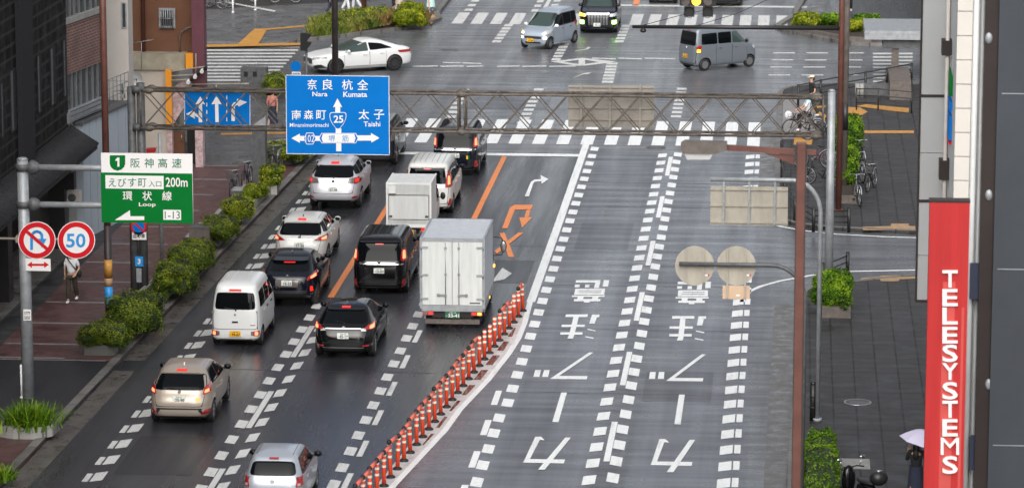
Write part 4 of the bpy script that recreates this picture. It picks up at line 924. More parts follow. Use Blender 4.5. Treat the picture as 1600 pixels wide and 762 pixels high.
# ---- blue-black crossover
chr_ = dict(paint='p_navy', p=5, r=0.335, axles=(-1.36, 1.28), tyre=0.215, rim='alloy_dark',
    tab=[(.24, -1.95, 2.0, .78), (.36, -2.12, 2.14, .86), (.55, -2.17, 2.18, .895), (.75, -2.17, 2.16, .90), (.90, -2.14, 2.0, .89), (1.0, -2.08, 1.55, .86), (1.06, -1.98, 1.2, .82), (1.25, -1.55, .68, .72), (1.40, -1.22, .30, .64), (1.48, -1.0, .05, .57), (1.52, -.75, -.15, .44), (1.545, -.5, -.35, .28), (1.55, -.42, -.42, .2)],
    rear_glass=(1.10, .66, 1.36, .57), windscreen=(1.08, .70, 1.42, .58), side_glass=[[(-.2, 1.1), (.9, 1.06), (.35, 1.38), (-.2, 1.42)], [(-1.0, 1.16), (-.28, 1.1), (-.28, 1.42), (-.75, 1.36)]],
    doors=[(-.24, .95, .36, 1.04), (-.95, -.26, .44, 1.08)], tailgate=(.56, .60, 1.04, .68), spoiler=(1.40, .56, .26), high_lamp=(.17, 1.30, .05, BR),
    trim_parts=[('tail_light', 'red_lens', 'rear', [(.60, .86), (.86, .95), (.84, 1.08), (.64, .98)], .03, True), ('brake_light', 'brake_hot', 'rear', [(.70, .92), (.82, .96), (.81, 1.03), (.70, .98)], .04, True), ('reflector', 'brake_on', 'rear', [(.70, .52), (.78, .52), (.76, .68), (.70, .68)], .014, True),
        ('plate_recess', 'smoke_lens', 'rear', [(-.34, .66), (.34, .66), (.36, .90), (-.36, .90)], .008, False), ('bumper_trim', 'alloy_dark', 'rear', [(-.80, .46), (.80, .46), (.80, .56), (-.80, .56)], .010, False), ('lower_trim', 'blackplastic', 'rear', [(-.76, .25), (.76, .25), (.78, .42), (-.78, .42)], .012, False)],
    plate=(0, .80, 'plate_w', 'なにわ 302', '18-55'), badge=(0, .99, .055), mirror=(.82, 1.06), antenna=(-.75,), sill=.34)
B('crossover', 'blue black crossover with a roof spoiler, behind the white wagon', 'car', G_CARS, chr_, at(454, 473.5))
# ---- white estate
cor = dict(paint='p_pearl', p=6, r=0.315, axles=(-1.42, 1.28), tyre=0.2,
    tab=[(.2, -2.05, 2.05, .75), (.32, -2.2, 2.18, .83), (.5, -2.24, 2.24, .865), (.68, -2.23, 2.2, .872), (.84, -2.17, 2.0, .865), (.94, -2.12, 1.6, .85), (1.02, -2.05, 1.15, .82), (1.22, -1.80, .68, .725), (1.38, -1.55, .3, .64), (1.45, -1.42, .05, .59), (1.49, -1.2, -.15, .50), (1.515, -.95, -.35, .34), (1.525, -.8, -.5, .2)],
    rear_glass=(1.03, .70, 1.36, .60), windscreen=(1.04, .70, 1.40, .58), side_glass=[[(-.2, 1.04), (.9, 1.02), (.35, 1.36), (-.2, 1.40)], [(-1.1, 1.04), (-.28, 1.04), (-.28, 1.40), (-1.1, 1.39)], [(-1.72, 1.10), (-1.17, 1.05), (-1.17, 1.39), (-1.5, 1.36)]],
    doors=[(-.24, .95, .34, 1.0), (-1.05, -.26, .40, 1.0)], tailgate=(.54, .60, 1.0, .72), spoiler=(1.42, .56, .10), high_lamp=(.13, 1.43, .04, BR),
    trim_parts=[('tail_light', 'red_lens', 'rear', [(.46, .88), (.85, .86), (.84, 1.02), (.62, .98)], .016, True), ('brake_light', 'brake_hot', 'rear', [(.70, .90), (.82, .89), (.81, .97), (.70, .96)], .026, True), ('chrome_bar', 'chrome', 'rear', [(-.40, .90), (.40, .90), (.40, .93), (-.40, .93)], .014, False),
        ('reflector', 'red_lens', 'rear', [(.60, .36), (.78, .36), (.78, .42), (.60, .42)], .012, True), ('lower_trim', 'blackplastic', 'rear', [(-.68, .21), (.68, .21), (.70, .30), (-.70, .30)], .010, False)],
    plate=(0, .74, 'plate_w', '大阪 332', '51-34'), badge=(0, .97, .055), mirror=(.8, 1.04), roof_lines=[(.52, -1.3, .1)], antenna=(-1.1,))
B('estate_car', 'white estate car directly in front of the blue black crossover', 'car', G_CARS, cor, at(473, 410.5))
# ---- silver SUV
har = dict(paint='p_silver', p=6, r=0.36, axles=(-1.38, 1.34), tyre=0.23, spokes=5, rimr=0.72,
    tab=[(.28, -2.1, 2.1, .80), (.40, -2.30, 2.28, .89), (.58, -2.36, 2.36, .92), (.80, -2.32, 2.32, .925), (.98, -2.24, 2.2, .91), (1.08, -2.20, 1.7, .89), (1.15, -2.15, 1.2, .86), (1.35, -1.92, .72, .765), (1.52, -1.68, .3, .68), (1.60, -1.55, .05, .63), (1.65, -1.3, -.15, .53), (1.68, -1.0, -.4, .36), (1.69, -.85, -.55, .22)],
    rear_glass=(1.16, .72, 1.53, .62), windscreen=(1.18, .74, 1.56, .60), side_glass=[[(-.2, 1.18), (.95, 1.16), (.4, 1.50), (-.2, 1.54)], [(-1.1, 1.18), (-.28, 1.18), (-.28, 1.54), (-1.1, 1.54)], [(-1.85, 1.25), (-1.17, 1.19), (-1.17, 1.53), (-1.65, 1.50)]],
    doors=[(-.24, 1.0, .42, 1.13), (-1.05, -.26, .46, 1.13)], tailgate=(.64, .68, 1.12, .76), spoiler=(1.57, .58, .08), high_lamp=(.14, 1.575, .05, BR),
    trim_parts=[('tail_light', 'smoke_lens', 'rear', [(.50, .98), (.76, .96), (.74, 1.16), (.56, 1.14)], .014, True), ('brake_light', 'red_lens', 'rear', [(.72, .95), (.905, .97), (.885, 1.15), (.72, 1.16)], .016, True), ('lamp_core', 'brake_on', 'rear', [(.76, 1.0), (.86, 1.01), (.85, 1.10), (.76, 1.11)], .024, True), ('chrome_bar', 'steel', 'rear', [(-.36, .90), (.36, .90), (.36, .925), (-.36, .925)], .016, False),
        ('reflector', 'red_lens', 'rear', [(.64, .44), (.84, .46), (.84, .52), (.70, .52)], .012, True), ('lower_trim', 'blackplastic', 'rear', [(-.74, .29), (.74, .29), (.78, .38), (-.78, .38)], .012, False)],
    plate=(0, .78, 'plate_w', '大阪 300', '51-18'), badge=(0, 1.04, .06), mirror=(.85, 1.18), roof_lines=[(.55, -1.4, .1)], antenna=(-.6,))
B('sports_utility_vehicle', 'silver sport utility car in the left lane under the big blue direction sign', 'car', G_CARS, har, at(525.5, 322.5))
# ---- dark wagon behind the blue sign
dk = dict(vox); dk['paint'] = 'p_slate'; dk['tab'] = voxtab(.86, 1.75, 4.6); dk['rear_glass'] = (1.10, .68, 1.58, .61); dk['window_line'] = [(-2.08, 1.10), (1.38, 1.07), (.80, 1.55), (-2.0, 1.55)]
dk['side_glass'] = [[(.2, 1.12), (1.22, 1.10), (.75, 1.50), (.2, 1.53)], [(-.85, 1.12), (.12, 1.12), (.12, 1.53), (-.85, 1.53)], [(-2.0, 1.14), (-.93, 1.12), (-.93, 1.53), (-1.95, 1.50)]]; dk['spoiler'] = (1.62, .6, .08); dk['high_lamp'] = (.12, 1.53, .04, 'red_lens'); dk['plate'] = (0, .80, 'plate_w', '堺 501', '84-26')
dk['trim_parts'] = [('tail_light', 'smoke_lens', 'rear', [(.66, 1.0), (.84, 1.0), (.80, 1.40), (.72, 1.40)], .014, True), ('lower_trim', 'blackplastic', 'rear', [(-.70, .205), (.70, .205), (.72, .36), (-.72, .36)], .010, False)]
B('minivan', 'dark slate minivan mostly hidden behind the big blue direction sign', 'minivan', G_CARS, dk, at(586, 256.5))
# ---- silver kei hatchback at the bottom edge
sil = dict(paint='p_bluesilver', p=7, r=0.275, axles=(-1.12, 1.22), tyre=0.16,
    tab=[(.18, -1.55, 1.58, .65), (.28, -1.67, 1.66, .71), (.5, -1.69, 1.69, .735), (.78, -1.68, 1.62, .735), (.92, -1.64, 1.3, .72), (1.0, -1.60, .98, .70), (1.2, -1.47, .60, .635), (1.36, -1.33, .3, .575), (1.43, -1.24, .1, .53), (1.465, -1.08, -.05, .44), (1.49, -.85, -.25, .3), (1.5, -.7, -.35, .18)],
    rear_glass=(1.03, .575, 1.34, .50), rgr=.09, windscreen=(1.02, .6, 1.38, .5), side_glass=[[(-.25, 1.02), (.75, 1.0), (.3, 1.33), (-.25, 1.37)], [(-1.2, 1.06), (-.33, 1.02), (-.33, 1.37), (-1.1, 1.33)]], window_line=[(-1.3, 1.0), (.9, .97), (.32, 1.37), (-1.15, 1.38)],
    doors=[(-.28, .8, .32, .97), (-1.0, -.3, .40, .97)], tailgate=(.5, .56, 1.0, .58), high_lamp=(.11, 1.385, .03, 'red_lens'), wiper=False,
    trim_parts=[('tail_light', 'red_lens', 'rear', [(.55, .78), (.71, .78), (.69, 1.0), (.60, 1.0)], .016, True), ('reverse_light', 'clear_lens', 'rear', [(.60, .80), (.66, .80), (.65, .86), (.60, .86)], .022, True)],
    plate=(0, .62, 'plate_y', '大阪 580', '38-71'), badge=(0, .90, .055), mirror=(.72, .99), mirror_mat='blackplastic', roof_lines=[(.44, -1.1, .12)], rail_mat='blackplastic')
B('hatchback', 'small silver hatchback cut by the bottom edge of the photo', 'car', G_CARS, sil, at(431, 800))
# ---- white fastback crossing
sed = dict(paint='p_white', p=5, r=0.345, axles=(-1.42, 1.42), tyre=0.23, rim='alloy_dark', spokes=10, rimr=0.74,
    tab=[(.19, -2.1, 2.1, .80), (.30, -2.36, 2.34, .90), (.45, -2.40, 2.42, .925), (.62, -2.42, 2.42, .935), (.78, -2.38, 2.3, .93), (.88, -2.36, 1.9, .92), (.95, -2.30, 1.35, .90), (1.0, -2.16, 1.05, .87), (1.12, -1.72, .70, .79), (1.25, -1.28, .32, .70), (1.34, -.95, .05, .62), (1.40, -.65, -.12, .50), (1.425, -.4, -.28, .3)],
    rear_glass=(1.06, .60, 1.30, .52), windscreen=(.98, .76, 1.33, .58), side_glass=[[(-.15, .96), (1.0, .93), (.35, 1.25), (-.15, 1.33)], [(-1.36, 1.03), (-.22, .98), (-.22, 1.31), (-.80, 1.25)]], glass='glass', frontsideglass='glass_green', frontglass='glass_green',
    doors=[(-.2, 1.0, .34, .91), (-1.0, -.22, .38, .94)], tailgate=(.56, .62, .9, .74), wiper=False,
    trim_parts=[('tail_light', 'red_lens', 'rear', [(.50, .82), (.90, .80), (.90, .92), (.56, .93)], .014, True), ('headlight', 'smoke_lens', 'front', [(.50, .66), (.88, .72), (.86, .80), (.52, .74)], .014, True), ('headlight_core', 'clear_lens', 'front', [(.60, .68), (.72, .70), (.72, .75), (.60, .73)], .02, True), ('grille', 'blackplastic', 'front', [(-.52, .46), (.52, .46), (.50, .70), (-.50, .70)], .012, False), ('air_intake', 'blackplastic', 'front', [(.50, .26), (.86, .30), (.82, .46), (.60, .40)], .012, True), ('lower_grille', 'blackplastic', 'front', [(-.60, .20), (.60, .20), (.60, .26), (-.60, .26)], .012, False), ('chrome_strip', 'chrome', 'side', [(-1.0, .30), (1.0, .30), (1.0, .325), (-1.0, .325)], .012, True)],
    plate=(0, .70, 'plate_w', '大阪 303', '25-46'), front_plate=(0, .48, 'plate_w', '大阪 303', '25-46'), mirror=(.82, .95))
fw, rw_ = at(522, 116), at(617, 110); dv = (fw - rw_).normalized(); rzs = math.atan2(-dv.x, dv.y)
nrm = Vector((dv.y, -dv.x, 0)); nrm = nrm if nrm.y > 0 else -nrm
B('fastback_saloon', 'white fastback saloon turning through the junction past the grass island', 'car', None, sed, (fw + rw_) / 2 + nrm * 0.80, rzs, 'mid')
# ---- grey kei van turning right across the junction
nv = dict(kei); nv['paint'] = 'p_grey'; nv['tab'] = [(z, r_, f_, w_) for z, r_, f_, w_ in kei['tab']]; nv['handle'] = 'steel'; nv['rgr'] = .05; nv['roof_lines'] = []; nv['wiper'] = False
nv['tab'] = [(.20, -1.60, 1.62, .66), (.28, -1.68, 1.68, .715), (.45, -1.70, 1.70, .735), (.75, -1.69, 1.68, .735), (.98, -1.68, 1.60, .73), (1.12, -1.66, 1.22, .72), (1.25, -1.65, 1.08, .705), (1.55, -1.60, .78, .665), (1.76, -1.56, .58, .63), (1.86, -1.50, .45, .59), (1.91, -1.38, .25, .50), (1.935, -1.15, .05, .36), (1.945, -1.0, -.1, .24)]
nv['rear_glass'] = (1.14, .62, 1.74, .56); nv['tailgate'] = (.36, .64, 1.10, .66); nv['windscreen'] = (1.10, .62, 1.72, .52); nv['axles'] = (-1.16, 1.28)
nv['side_glass'] = [[(.32, 1.18), (1.02, 1.16), (.66, 1.66), (.32, 1.68)], [(-.45, 1.18), (.26, 1.18), (.26, 1.68), (-.45, 1.68)], [(-1.36, 1.18), (-.5, 1.18), (-.5, 1.68), (-1.32, 1.66)]]; nv['frontsideglass'] = 'glass_green'; nv['doors'] = [(.31, 1.10, .32, 1.12), (-.56, .29, .32, 1.12)]
nv['trim_parts'] = [('tail_light', 'red_lens', 'rear', [(.665, .84), (.722, .84), (.712, 1.14), (.665, 1.14)], .018, True), ('indicator', 'one_amber_r', 'rear', [(.672, .85), (.718, .85), (.714, .98), (.672, .98)], .026, True), ('lower_trim', 'blackplastic', 'rear', [(-.64, .22), (.64, .22), (.66, .30), (-.66, .30)], .010, False), ('headlight', 'clear_lens', 'front', [(.48, .82), (.70, .84), (.70, 1.0), (.5, .98)], .012, True), ('grille', 'blackplastic', 'front', [(-.4, .5), (.4, .5), (.4, .64), (-.4, .64)], .012, False)]
nv['plate'] = (-.06, .64, 'plate_y', '堺 480', '60-12'); nv['badge'] = (0, 1.02, .04); nv['high_lamp'] = (.12, 1.78, .03, 'red_lens'); del nv['roof_lines']
fw, rw_ = at(1167, 105), at(1100, 111); dv = (fw - rw_).normalized(); rzs = math.atan2(-dv.x, dv.y)
B('minivan', 'grey high roofed van with amber indicator, turning across the junction', 'van', None, nv, (fw + rw_) / 2 + Vector((-dv.y, dv.x, 0)) * 0.65, rzs, 'mid')
# ---- pale blue-silver tall wagon, oncoming
tn = dict(paint='p_tanto', p=7, r=0.28, axles=(-1.22, 1.26), tyre=0.155,
    tab=[(.18, -1.6, 1.6, .66), (.28, -1.67, 1.67, .715), (.45, -1.69, 1.70, .735), (.72, -1.68, 1.66, .735), (.90, -1.66, 1.5, .725), (.98, -1.65, 1.28, .715), (1.08, -1.63, 1.08, .70), (1.35, -1.58, .62, .655), (1.58, -1.52, .25, .61), (1.67, -1.45, .08, .57), (1.715, -1.3, -.1, .47), (1.74, -1.05, -.3, .32), (1.75, -.9, -.45, .2)],
    rear_glass=(1.02, .6, 1.55, .54), windscreen=(1.04, .63, 1.58, .54), side_glass=[[(.0, 1.05), (.95, 1.02), (.38, 1.50), (.0, 1.54)], [(-.8, 1.05), (-.06, 1.05), (-.06, 1.54), (-.8, 1.54)], [(-1.45, 1.07), (-.86, 1.05), (-.86, 1.54), (-1.40, 1.52)]], window_line=[(-1.5, 1.02), (1.08, .99), (.40, 1.56), (-1.44, 1.56)],
    doors=[(-.04, .98, .30, 1.0), (-.86, -.06, .30, 1.0)], wiper=False, handle='chrome',
    trim_parts=[('headlight', 'clear_lens', 'front', [(.44, .70), (.73, .70), (.71, .92), (.48, .84)], .014, True), ('indicator', 'one_amber', 'front', [(.63, .72), (.73, .72), (.72, .86), (.64, .84)], .024, True), ('headlight_core', 'head_on', 'front', [(.48, .72), (.60, .72), (.60, .82), (.50, .80)], .022, True), ('grille', 'blackplastic', 'front', [(-.42, .50), (.42, .50), (.46, .62), (-.46, .62)], .012, False), ('lower_grille', 'blackplastic', 'front', [(-.40, .28), (.40, .28), (.40, .36), (-.40, .36)], .012, False), ('fog_lamp', 'head_on', 'front', [(.52, .50), (.66, .50), (.66, .60), (.54, .60)], .014, True), ('tail_light', 'red_lens', 'rear', [(.60, .8), (.72, .8), (.70, 1.1), (.62, 1.1)], .014, True)],
    front_plate=(.12, .43, 'plate_y', '大阪 581', '41-09'), mirror=(.85, 1.02), mirror_mat='white')
c = at(839, 76.5); hd = math.radians(180 - 24); 
B('minivan', 'pale blue silver tall wagon coming towards the camera, amber indicator lit', 'car', None, tn, (c.x + 0.0, c.y + 0.15), hd, 'front')
# ---- black luxury minivan, oncoming
al = dict(vox); al['paint'] = 'p_navy'; W_ = .925
al['tab'] = [(.20, -2.3, 2.32, .82), (.32, -2.44, 2.44, .89), (.5, -2.47, 2.47, .92), (.85, -2.45, 2.45, .925), (1.05, -2.43, 2.36, .92), (1.15, -2.4, 1.85, .905), (1.22, -2.38, 1.55, .89), (1.5, -2.3, 1.0, .82), (1.78, -2.22, .58, .75), (1.86, -2.1, .4, .68), (1.91, -1.9, .1, .56), (1.935, -1.6, -.2, .4), (1.94, -1.4, -.4, .3)]
al['axles'] = (-1.55, 1.45); al['r'] = .34; al['rear_glass'] = (1.25, .72, 1.75, .64); al['windscreen'] = (1.24, .80, 1.76, .66); al['frontglass'] = 'glass_green'; al['window_line'] = [(-2.2, 1.2), (1.6, 1.18), (.8, 1.74), (-2.1, 1.74)]
al['side_glass'] = [[(.2, 1.24), (1.4, 1.22), (.8, 1.7), (.2, 1.72)], [(-.95, 1.24), (.12, 1.24), (.12, 1.72), (-.95, 1.72)]]; al['doors'] = [(.16, 1.4, .34, 1.16), (-1.0, .14, .34, 1.16)]; al['spoiler'] = (1.82, .6, .08); al['mirror'] = (1.35, 1.25); al['mirror_mat'] = 'p_navy'; al['high_lamp'] = (.1, 1.77, .03, 'red_lens')
def grille_bars():
    out = [('grille', 'blackplastic', 'front', [(-.46, .44), (.46, .44), (.52, .98), (-.52, .98)], .012, False), ('grille_frame', 'chrome', 'front', [(-.52, .96), (.52, .96), (.54, 1.05), (-.54, 1.05)], .03, False)]
    for i in range(5): out.append(('grille_bar', 'alloy_dark', 'front', [(-.47, .50 + i * .09), (.47, .50 + i * .09), (.47, .535 + i * .09), (-.47, .535 + i * .09)], .026, False))
    for i in range(7):
        x = -.42 + i * .14; out.append(('grille_bar', 'steel', 'front', [(x - .015, .46), (x + .015, .46), (x + .015, .97), (x - .015, .97)], .024, False))
    return out
al['trim_parts'] = grille_bars() + [('headlight', 'clear_lens', 'front', [(.56, .86), (.90, .90), (.88, 1.04), (.58, .98)], .014, True), ('indicator', 'one_amber', 'front', [(.60, .86), (.90, .88), (.88, 1.03), (.62, .98)], .024, True), ('fog_lamp', 'fog_green', 'front', [(.66, .50), (.86, .50), (.86, .68), (.66, .68)], .02, True), ('bumper_grille', 'blackplastic', 'front', [(.56, .34), (.86, .34), (.86, .74), (.58, .74)], .010, True), ('lower_strip', 'chrome', 'front', [(-.40, .27), (.40, .27), (.40, .29), (-.40, .29)], .016, False)]
al['front_plate'] = (.05, .47, 'plate_w', '大阪 300', '70-12'); al['plate'] = (0, .9, 'plate_w', '大阪 300', '70-12')
c = at(936, 50); B('minivan', 'black luxury minivan with chrome grille and green fog lamps, oncoming', 'minivan', None, al, (c.x, c.y), math.radians(180), 'front')
# ---- two cars beyond the far stop line, only their noses in the picture
for spec, px, lab, pt in ((sil, 1036, 'pale green car nose at the top edge of the photo, left of the amber signal', 'p_white'), (aqua, 1134, 'dark car nose at the top edge of the photo, right of the amber signal', 'p_slate')):
    s2 = dict(spec); s2['paint'] = pt; s2.pop('plate', None)
    s2['trim_parts'] = [('lower_grille', 'blackplastic', 'front', [(-.5, .26), (.5, .26), (.5, .38), (-.5, .38)], .012, False), ('headlight', 'clear_lens', 'front', [(.45, .6), (.68, .62), (.66, .76), (.48, .72)], .012, True)]
    s2['front_plate'] = (0, .5, 'plate_w', '大阪 502', '33-10')
    c = at(px, 4.5 if pt == 'p_white' else 9.0)
    B('hatchback', lab, 'car', None, s2, (c.x, c.y), math.radians(180), 'front')
# ---- box truck
def box_truck():
    rp = at(707, 513); root = thing('box_truck', (rp.x, rp.y, 0.006), 'white two door box truck with green plate, beside the row of orange posts', 'truck', G_CARS)
    def part(nm, mb, mats, par=None):
        o = mb.build(nm, mats, None); o.parent = par or root; return o
    bw, z0, z1, L = 0.945, 0.62, 2.72, 3.25
    c = MB(); c.b2((-bw, 0.04, z0), (bw, L, z1))
    box = part('cargo_box', c, 'boxside')
    fr = MB()
    for x in (-bw, bw): fr.b2((x - .035, -.0, z0 - .02), (x + .035, .09, z1 + .01))
    fr.b2((-bw + .036, 0, z1 - .075), (bw - .036, .09, z1 + .012)); fr.b2((-bw + .036, -.01, z0 - .10), (bw - .036, .12, z0 + .09))
    fr.b2((-bw - .012, .10, z0 - .12), (-bw + .02, L, z0 + .13)); fr.b2((bw - .02, .10, z0 - .12), (bw + .012, L, z0 + .13))
    for x in (-bw, bw): fr.beam((x, .09, z1), (x, L, z1), .06, .05)
    fr.beam((-bw, L, z1), (bw, L, z1), .05, .05)
    part('box_frame', fr, 'galv', box)
    for sg in (-1, 1):
        d = MB(); xa, xb = sg * 0.012, sg * (bw - .045); d.b2((xa, -.015, z0 + .10), (xb, .05, z1 - .085)); dr = part('rear_door', d, 'boxpanel')
        b = MB(); b.cyl((sg * .2, -.03, z0 + .12), (sg * .2, -.03, z1 - .1), .014, None, 8)
        for z in (1.0, 1.65, 2.45): b.b2((sg * .16, -.045, z - .03), (sg * .24, -.015, z + .03))
        b.beam((sg * .2, -.04, 1.02), (sg * .42, -.04, 1.03), .03, .05); b.cyl((sg * .42, -.05, 1.02), (sg * .42, -.01, 1.02), .05, None, 10)
        part('locking_bar', b, 'steel', dr)
        for z in (0.90, 1.62, 2.46):
            h = MB(); h.b2((sg * (bw - .02), -.03, z - .035), (sg * (bw - .22), -.016, z + .035)); h.cyl((sg * (bw - .02), -.02, z - .06), (sg * (bw - .02), -.02, z + .06), .025, None, 8); part('hinge', h, 'galv', dr)
        tl = MB(); tl.b2((sg * .56, -.01, z0 - .22), (sg * .90, .06, z0 - .11)); t = part('tail_light', tl, 'red_lens')
        c1 = MB(); c1.b2((sg * .60, -.022, z0 - .205), (sg * .72, -.011, z0 - .125)); part('brake_light', c1, 'brake_on', t)
        c2 = MB(); c2.b2((sg * .76, -.022, z0 - .205), (sg * .87, -.011, z0 - .125)); part('indicator', c2, 'amber_on' if sg > 0 else 'smoke_lens', t)
    tx = MB(); f = lambda u, v: (u, -.019, v)
    tx.b2((.52, -.0165, .765), (.84, -.0155, .80)); 
    dl = part('door_mark', tx, 'ink_k', None)
    ch = MB(); ch.b2((-.36, .3, .34), (-.26, 4.6, .52)); ch.b2((.26, .3, .34), (.36, 4.6, .52)); ch.b2((-.62, .12, .30), (.62, .22, .52)); ch.b2((-bw + .08, .3, .48), (bw - .08, L, .60))
    part('chassis', ch, 'blackmetal')
    bp = MB(); bp.b2((-.82, -.02, .14), (.82, .10, .27)); part('bumper', bp, 'planter_brown')
    mf_ = MB()
    for sg in (-1, 1): mf_.b2((sg * .52, .50, .12), (sg * .86, .52, .46))
    part('mud_flap', mf_, 'c_navy')
    pl = MB(); pl.b2((-.22, .0, .32), (.22, .012, .52)); po = part('number_plate', pl, 'plate_g')
    tt = MB(); f3 = lambda u, v: (u, -.005, .42 + v); text_box(tt, '大阪 100', -.10, .11, .045, .082, f3, .02); text_box(tt, '33-41', -.13, .20, -.08, .025, f3, .03); text_box(tt, 'い', -.20, -.155, -.05, -.01, f3, .02)
    part('lettering', tt, 'plate_w', po)
    for yy in (1.05, 4.0):
        for sg in (-1, 1): wheel(root, sg * .74, yy, .36, .30 if yy < 2 else .2, sg, 'steel', 6, .6)
    cb = MB(); cf = Form([(.36, 3.42, 5.0, .82), (.6, 3.38, 5.06, .86), (1.1, 3.38, 5.05, .87), (1.3, 3.38, 4.98, .86), (1.75, 3.4, 4.72, .83), (2.0, 3.42, 4.5, .78), (2.08, 3.5, 4.3, .7), (2.1, 3.7, 4.1, .5)], 9)
    cab = part('cab', cf.body(), ['p_white', 'under']); crisp(cab, 40)
    for sg in (-1, 1):
        w_ = part('side_window', patch(MB(), lambda u, v, o, sg=sg: cf.side(u, v, o, sg), [(3.65, 1.2), (4.85, 1.2), (4.6, 1.8), (3.65, 1.85)], .006, 8, 5, flip=(sg < 0)), 'glass_green', cab)
        m_ = MB(); c_ = Vector((sg * 1.16, 4.72, 1.62)); m_.ell(c_, (.10, .07, .19), 12, 8); m_.tube([(sg * .84, 4.8, 1.9), (sg * 1.1, 4.78, 1.88), c_ + Vector((0, .03, .1))], .014); m_.tube([(sg * .86, 4.85, 1.3), (sg * 1.1, 4.8, 1.34), c_ + Vector((0, .03, -.1))], .014)
        mo_ = part('door_mirror', m_, 'blackplastic'); part('mirror_glass', MB().ell(c_ + Vector((0, -.045, 0)), (.085, .035, .165), 12, 6), 'steel', mo_)
        part('marker_lamp', MB().b2((sg * .87, 4.55, .98), (sg * .90, 4.68, 1.06)), 'amber_on')
    part('windscreen', patch(MB(), cf.front, [(-.75, 1.25), (.75, 1.25), (.68, 1.9), (-.68, 1.9)], .006, 12, 6, flip=True), 'glass_green', cab)
    sl_ = MB(); sl_.b2((bw + .013, 1.8, z0 - .06), (bw + .03, 1.9, z0 - .0)); part('side_marker', sl_, 'amber_on')
box_truck()
def kei_truck():
    rp = at(639, 381); root = thing('box_truck', (rp.x, rp.y, 0.006), 'small white cargo truck with a roller shutter, ahead of the black minivan', 'truck', G_CARS)
    def part(nm, mb, mats, par=None):
        o = mb.build(nm, mats, None); o.parent = par or root; return o
    bw, z0, z1, L = 0.735, .62, 2.06, 1.95
    box = part('cargo_box', MB().b2((-bw, .02, z0), (bw, L, z1)), 'boxpanel')
    fr = MB()
    for x in (-bw, bw): fr.b2((x - .03, -.015, z0 - .05), (x + .03, .05, z1 + .01))
    fr.b2((-bw + .031, -.015, z1 - .05), (bw - .031, .05, z1 + .012)); fr.b2((-bw + .031, -.02, z0 - .06), (bw - .031, .05, z0 + .06))
    for x in (-bw, bw): fr.beam((x, .05, z1), (x, L, z1), .05, .04)
    part('box_frame', fr, 'white', box)
    d = MB(); d.b2((-bw + .06, -.012, z0 + .22), (bw - .06, .03, z1 - .42)); dr = part('rear_door', d, 'boxpanel')
    sl_ = MB()
    for i in range(5): sl_.b2((-bw + .06, -.008, z0 + .075 + i * .028), (bw - .06, .03, z0 + .095 + i * .028))
    part('slatted_panel', sl_, 'boxpanel'); sl_ = MB()
    for i in range(8): sl_.b2((-bw + .06, -.008, z1 - .38 + i * .04), (bw - .06, .03, z1 - .348 + i * .04))
    part('slatted_panel', sl_, 'boxpanel')
    g = MB(); x = bw - .05
    g.b2((-x, -.016, z1 - .415), (x, -.006, z1 - .40)); g.b2((-x, -.016, z0 + .20), (x, -.006, z0 + .215)); g.b2((-x - .0, -.016, z0 + .215), (-x + .02, -.006, z1 - .415)); g.b2((x - .02, -.016, z0 + .215), (x, -.006, z1 - .415))
    part('door_gap', g, 'smoke_lens', dr)
    h = MB(); h.b2((-x + .03, -.03, z0 + .28), (-x + .13, -.013, z0 + .35)); h.b2((x - .13, -.03, z0 + .28), (x - .03, -.013, z0 + .35)); part('latch', h, 'galv_dark', dr)
    v = MB(); v.b2((-bw + .06, -.10, z1 - .33), (-bw + .30, -.012, z1 - .10)); vo = part('vent_hood', v, 'white'); part('vent_grille', MB().b2((-bw + .07, -.095, z1 - .35), (-bw + .29, -.02, z1 - .332)), 'planter_brown', vo)
    ch = MB(); ch.b2((-.3, .2, .3), (-.22, 3.1, .45)); ch.b2((.22, .2, .3), (.3, 3.1, .45)); ch.b2((-.66, .1, .46), (.66, L, .60)); part('chassis', ch, 'blackmetal')
    for sg in (-1, 1):
        part('tail_light', MB().b2((sg * .42, -.02, .44), (sg * .68, .04, .54)), 'brake_on')
    pl = part('number_plate', MB().b2((-.165, -.01, .32), (.165, 0, .48)), 'plate_y')
    tt = MB(); f3 = lambda u, w: (u, -.014, .40 + w); text_box(tt, '大阪 480', -.075, .085, .032, .068, f3, .02); text_box(tt, '25-83', -.10, .15, -.068, .018, f3, .03); part('lettering', tt, 'ink_k', pl)
    for yy in (.62, 2.5):
        for sg in (-1, 1): wheel(root, sg * .63, yy, .27, .15, sg, 'steel', 6, .6)
    cf = Form([(.3, 2.06, 3.3, .66), (.5, 2.02, 3.36, .72), (.95, 2.02, 3.34, .735), (1.15, 2.02, 3.2, .73), (1.55, 2.04, 2.9, .68), (1.72, 2.06, 2.72, .62), (1.78, 2.15, 2.6, .5), (1.8, 2.25, 2.5, .3)], 9)
    cab = part('cab', cf.body(), ['p_white', 'under']); crisp(cab, 40)
    for sg in (-1, 1):
        part('side_window', patch(MB(), lambda u, w, o, sg=sg: cf.side(u, w, o, sg), [(2.2, 1.05), (3.1, 1.05), (2.8, 1.55), (2.2, 1.58)], .006, 8, 5, flip=(sg < 0)), 'glass', cab)
        part('door_mirror', MB().ell((sg * .86, 3.0, 1.12), (.09, .06, .13), 12, 8).beam((sg * .7, 3.0, 1.05), (sg * .84, 3.0, 1.1), .03, .03), 'blackplastic')
    part('windscreen', patch(MB(), cf.front, [(-.62, 1.1), (.62, 1.1), (.55, 1.65), (-.55, 1.65)], .006, 12, 6, flip=True), 'glass_green', cab)
kei_truck()
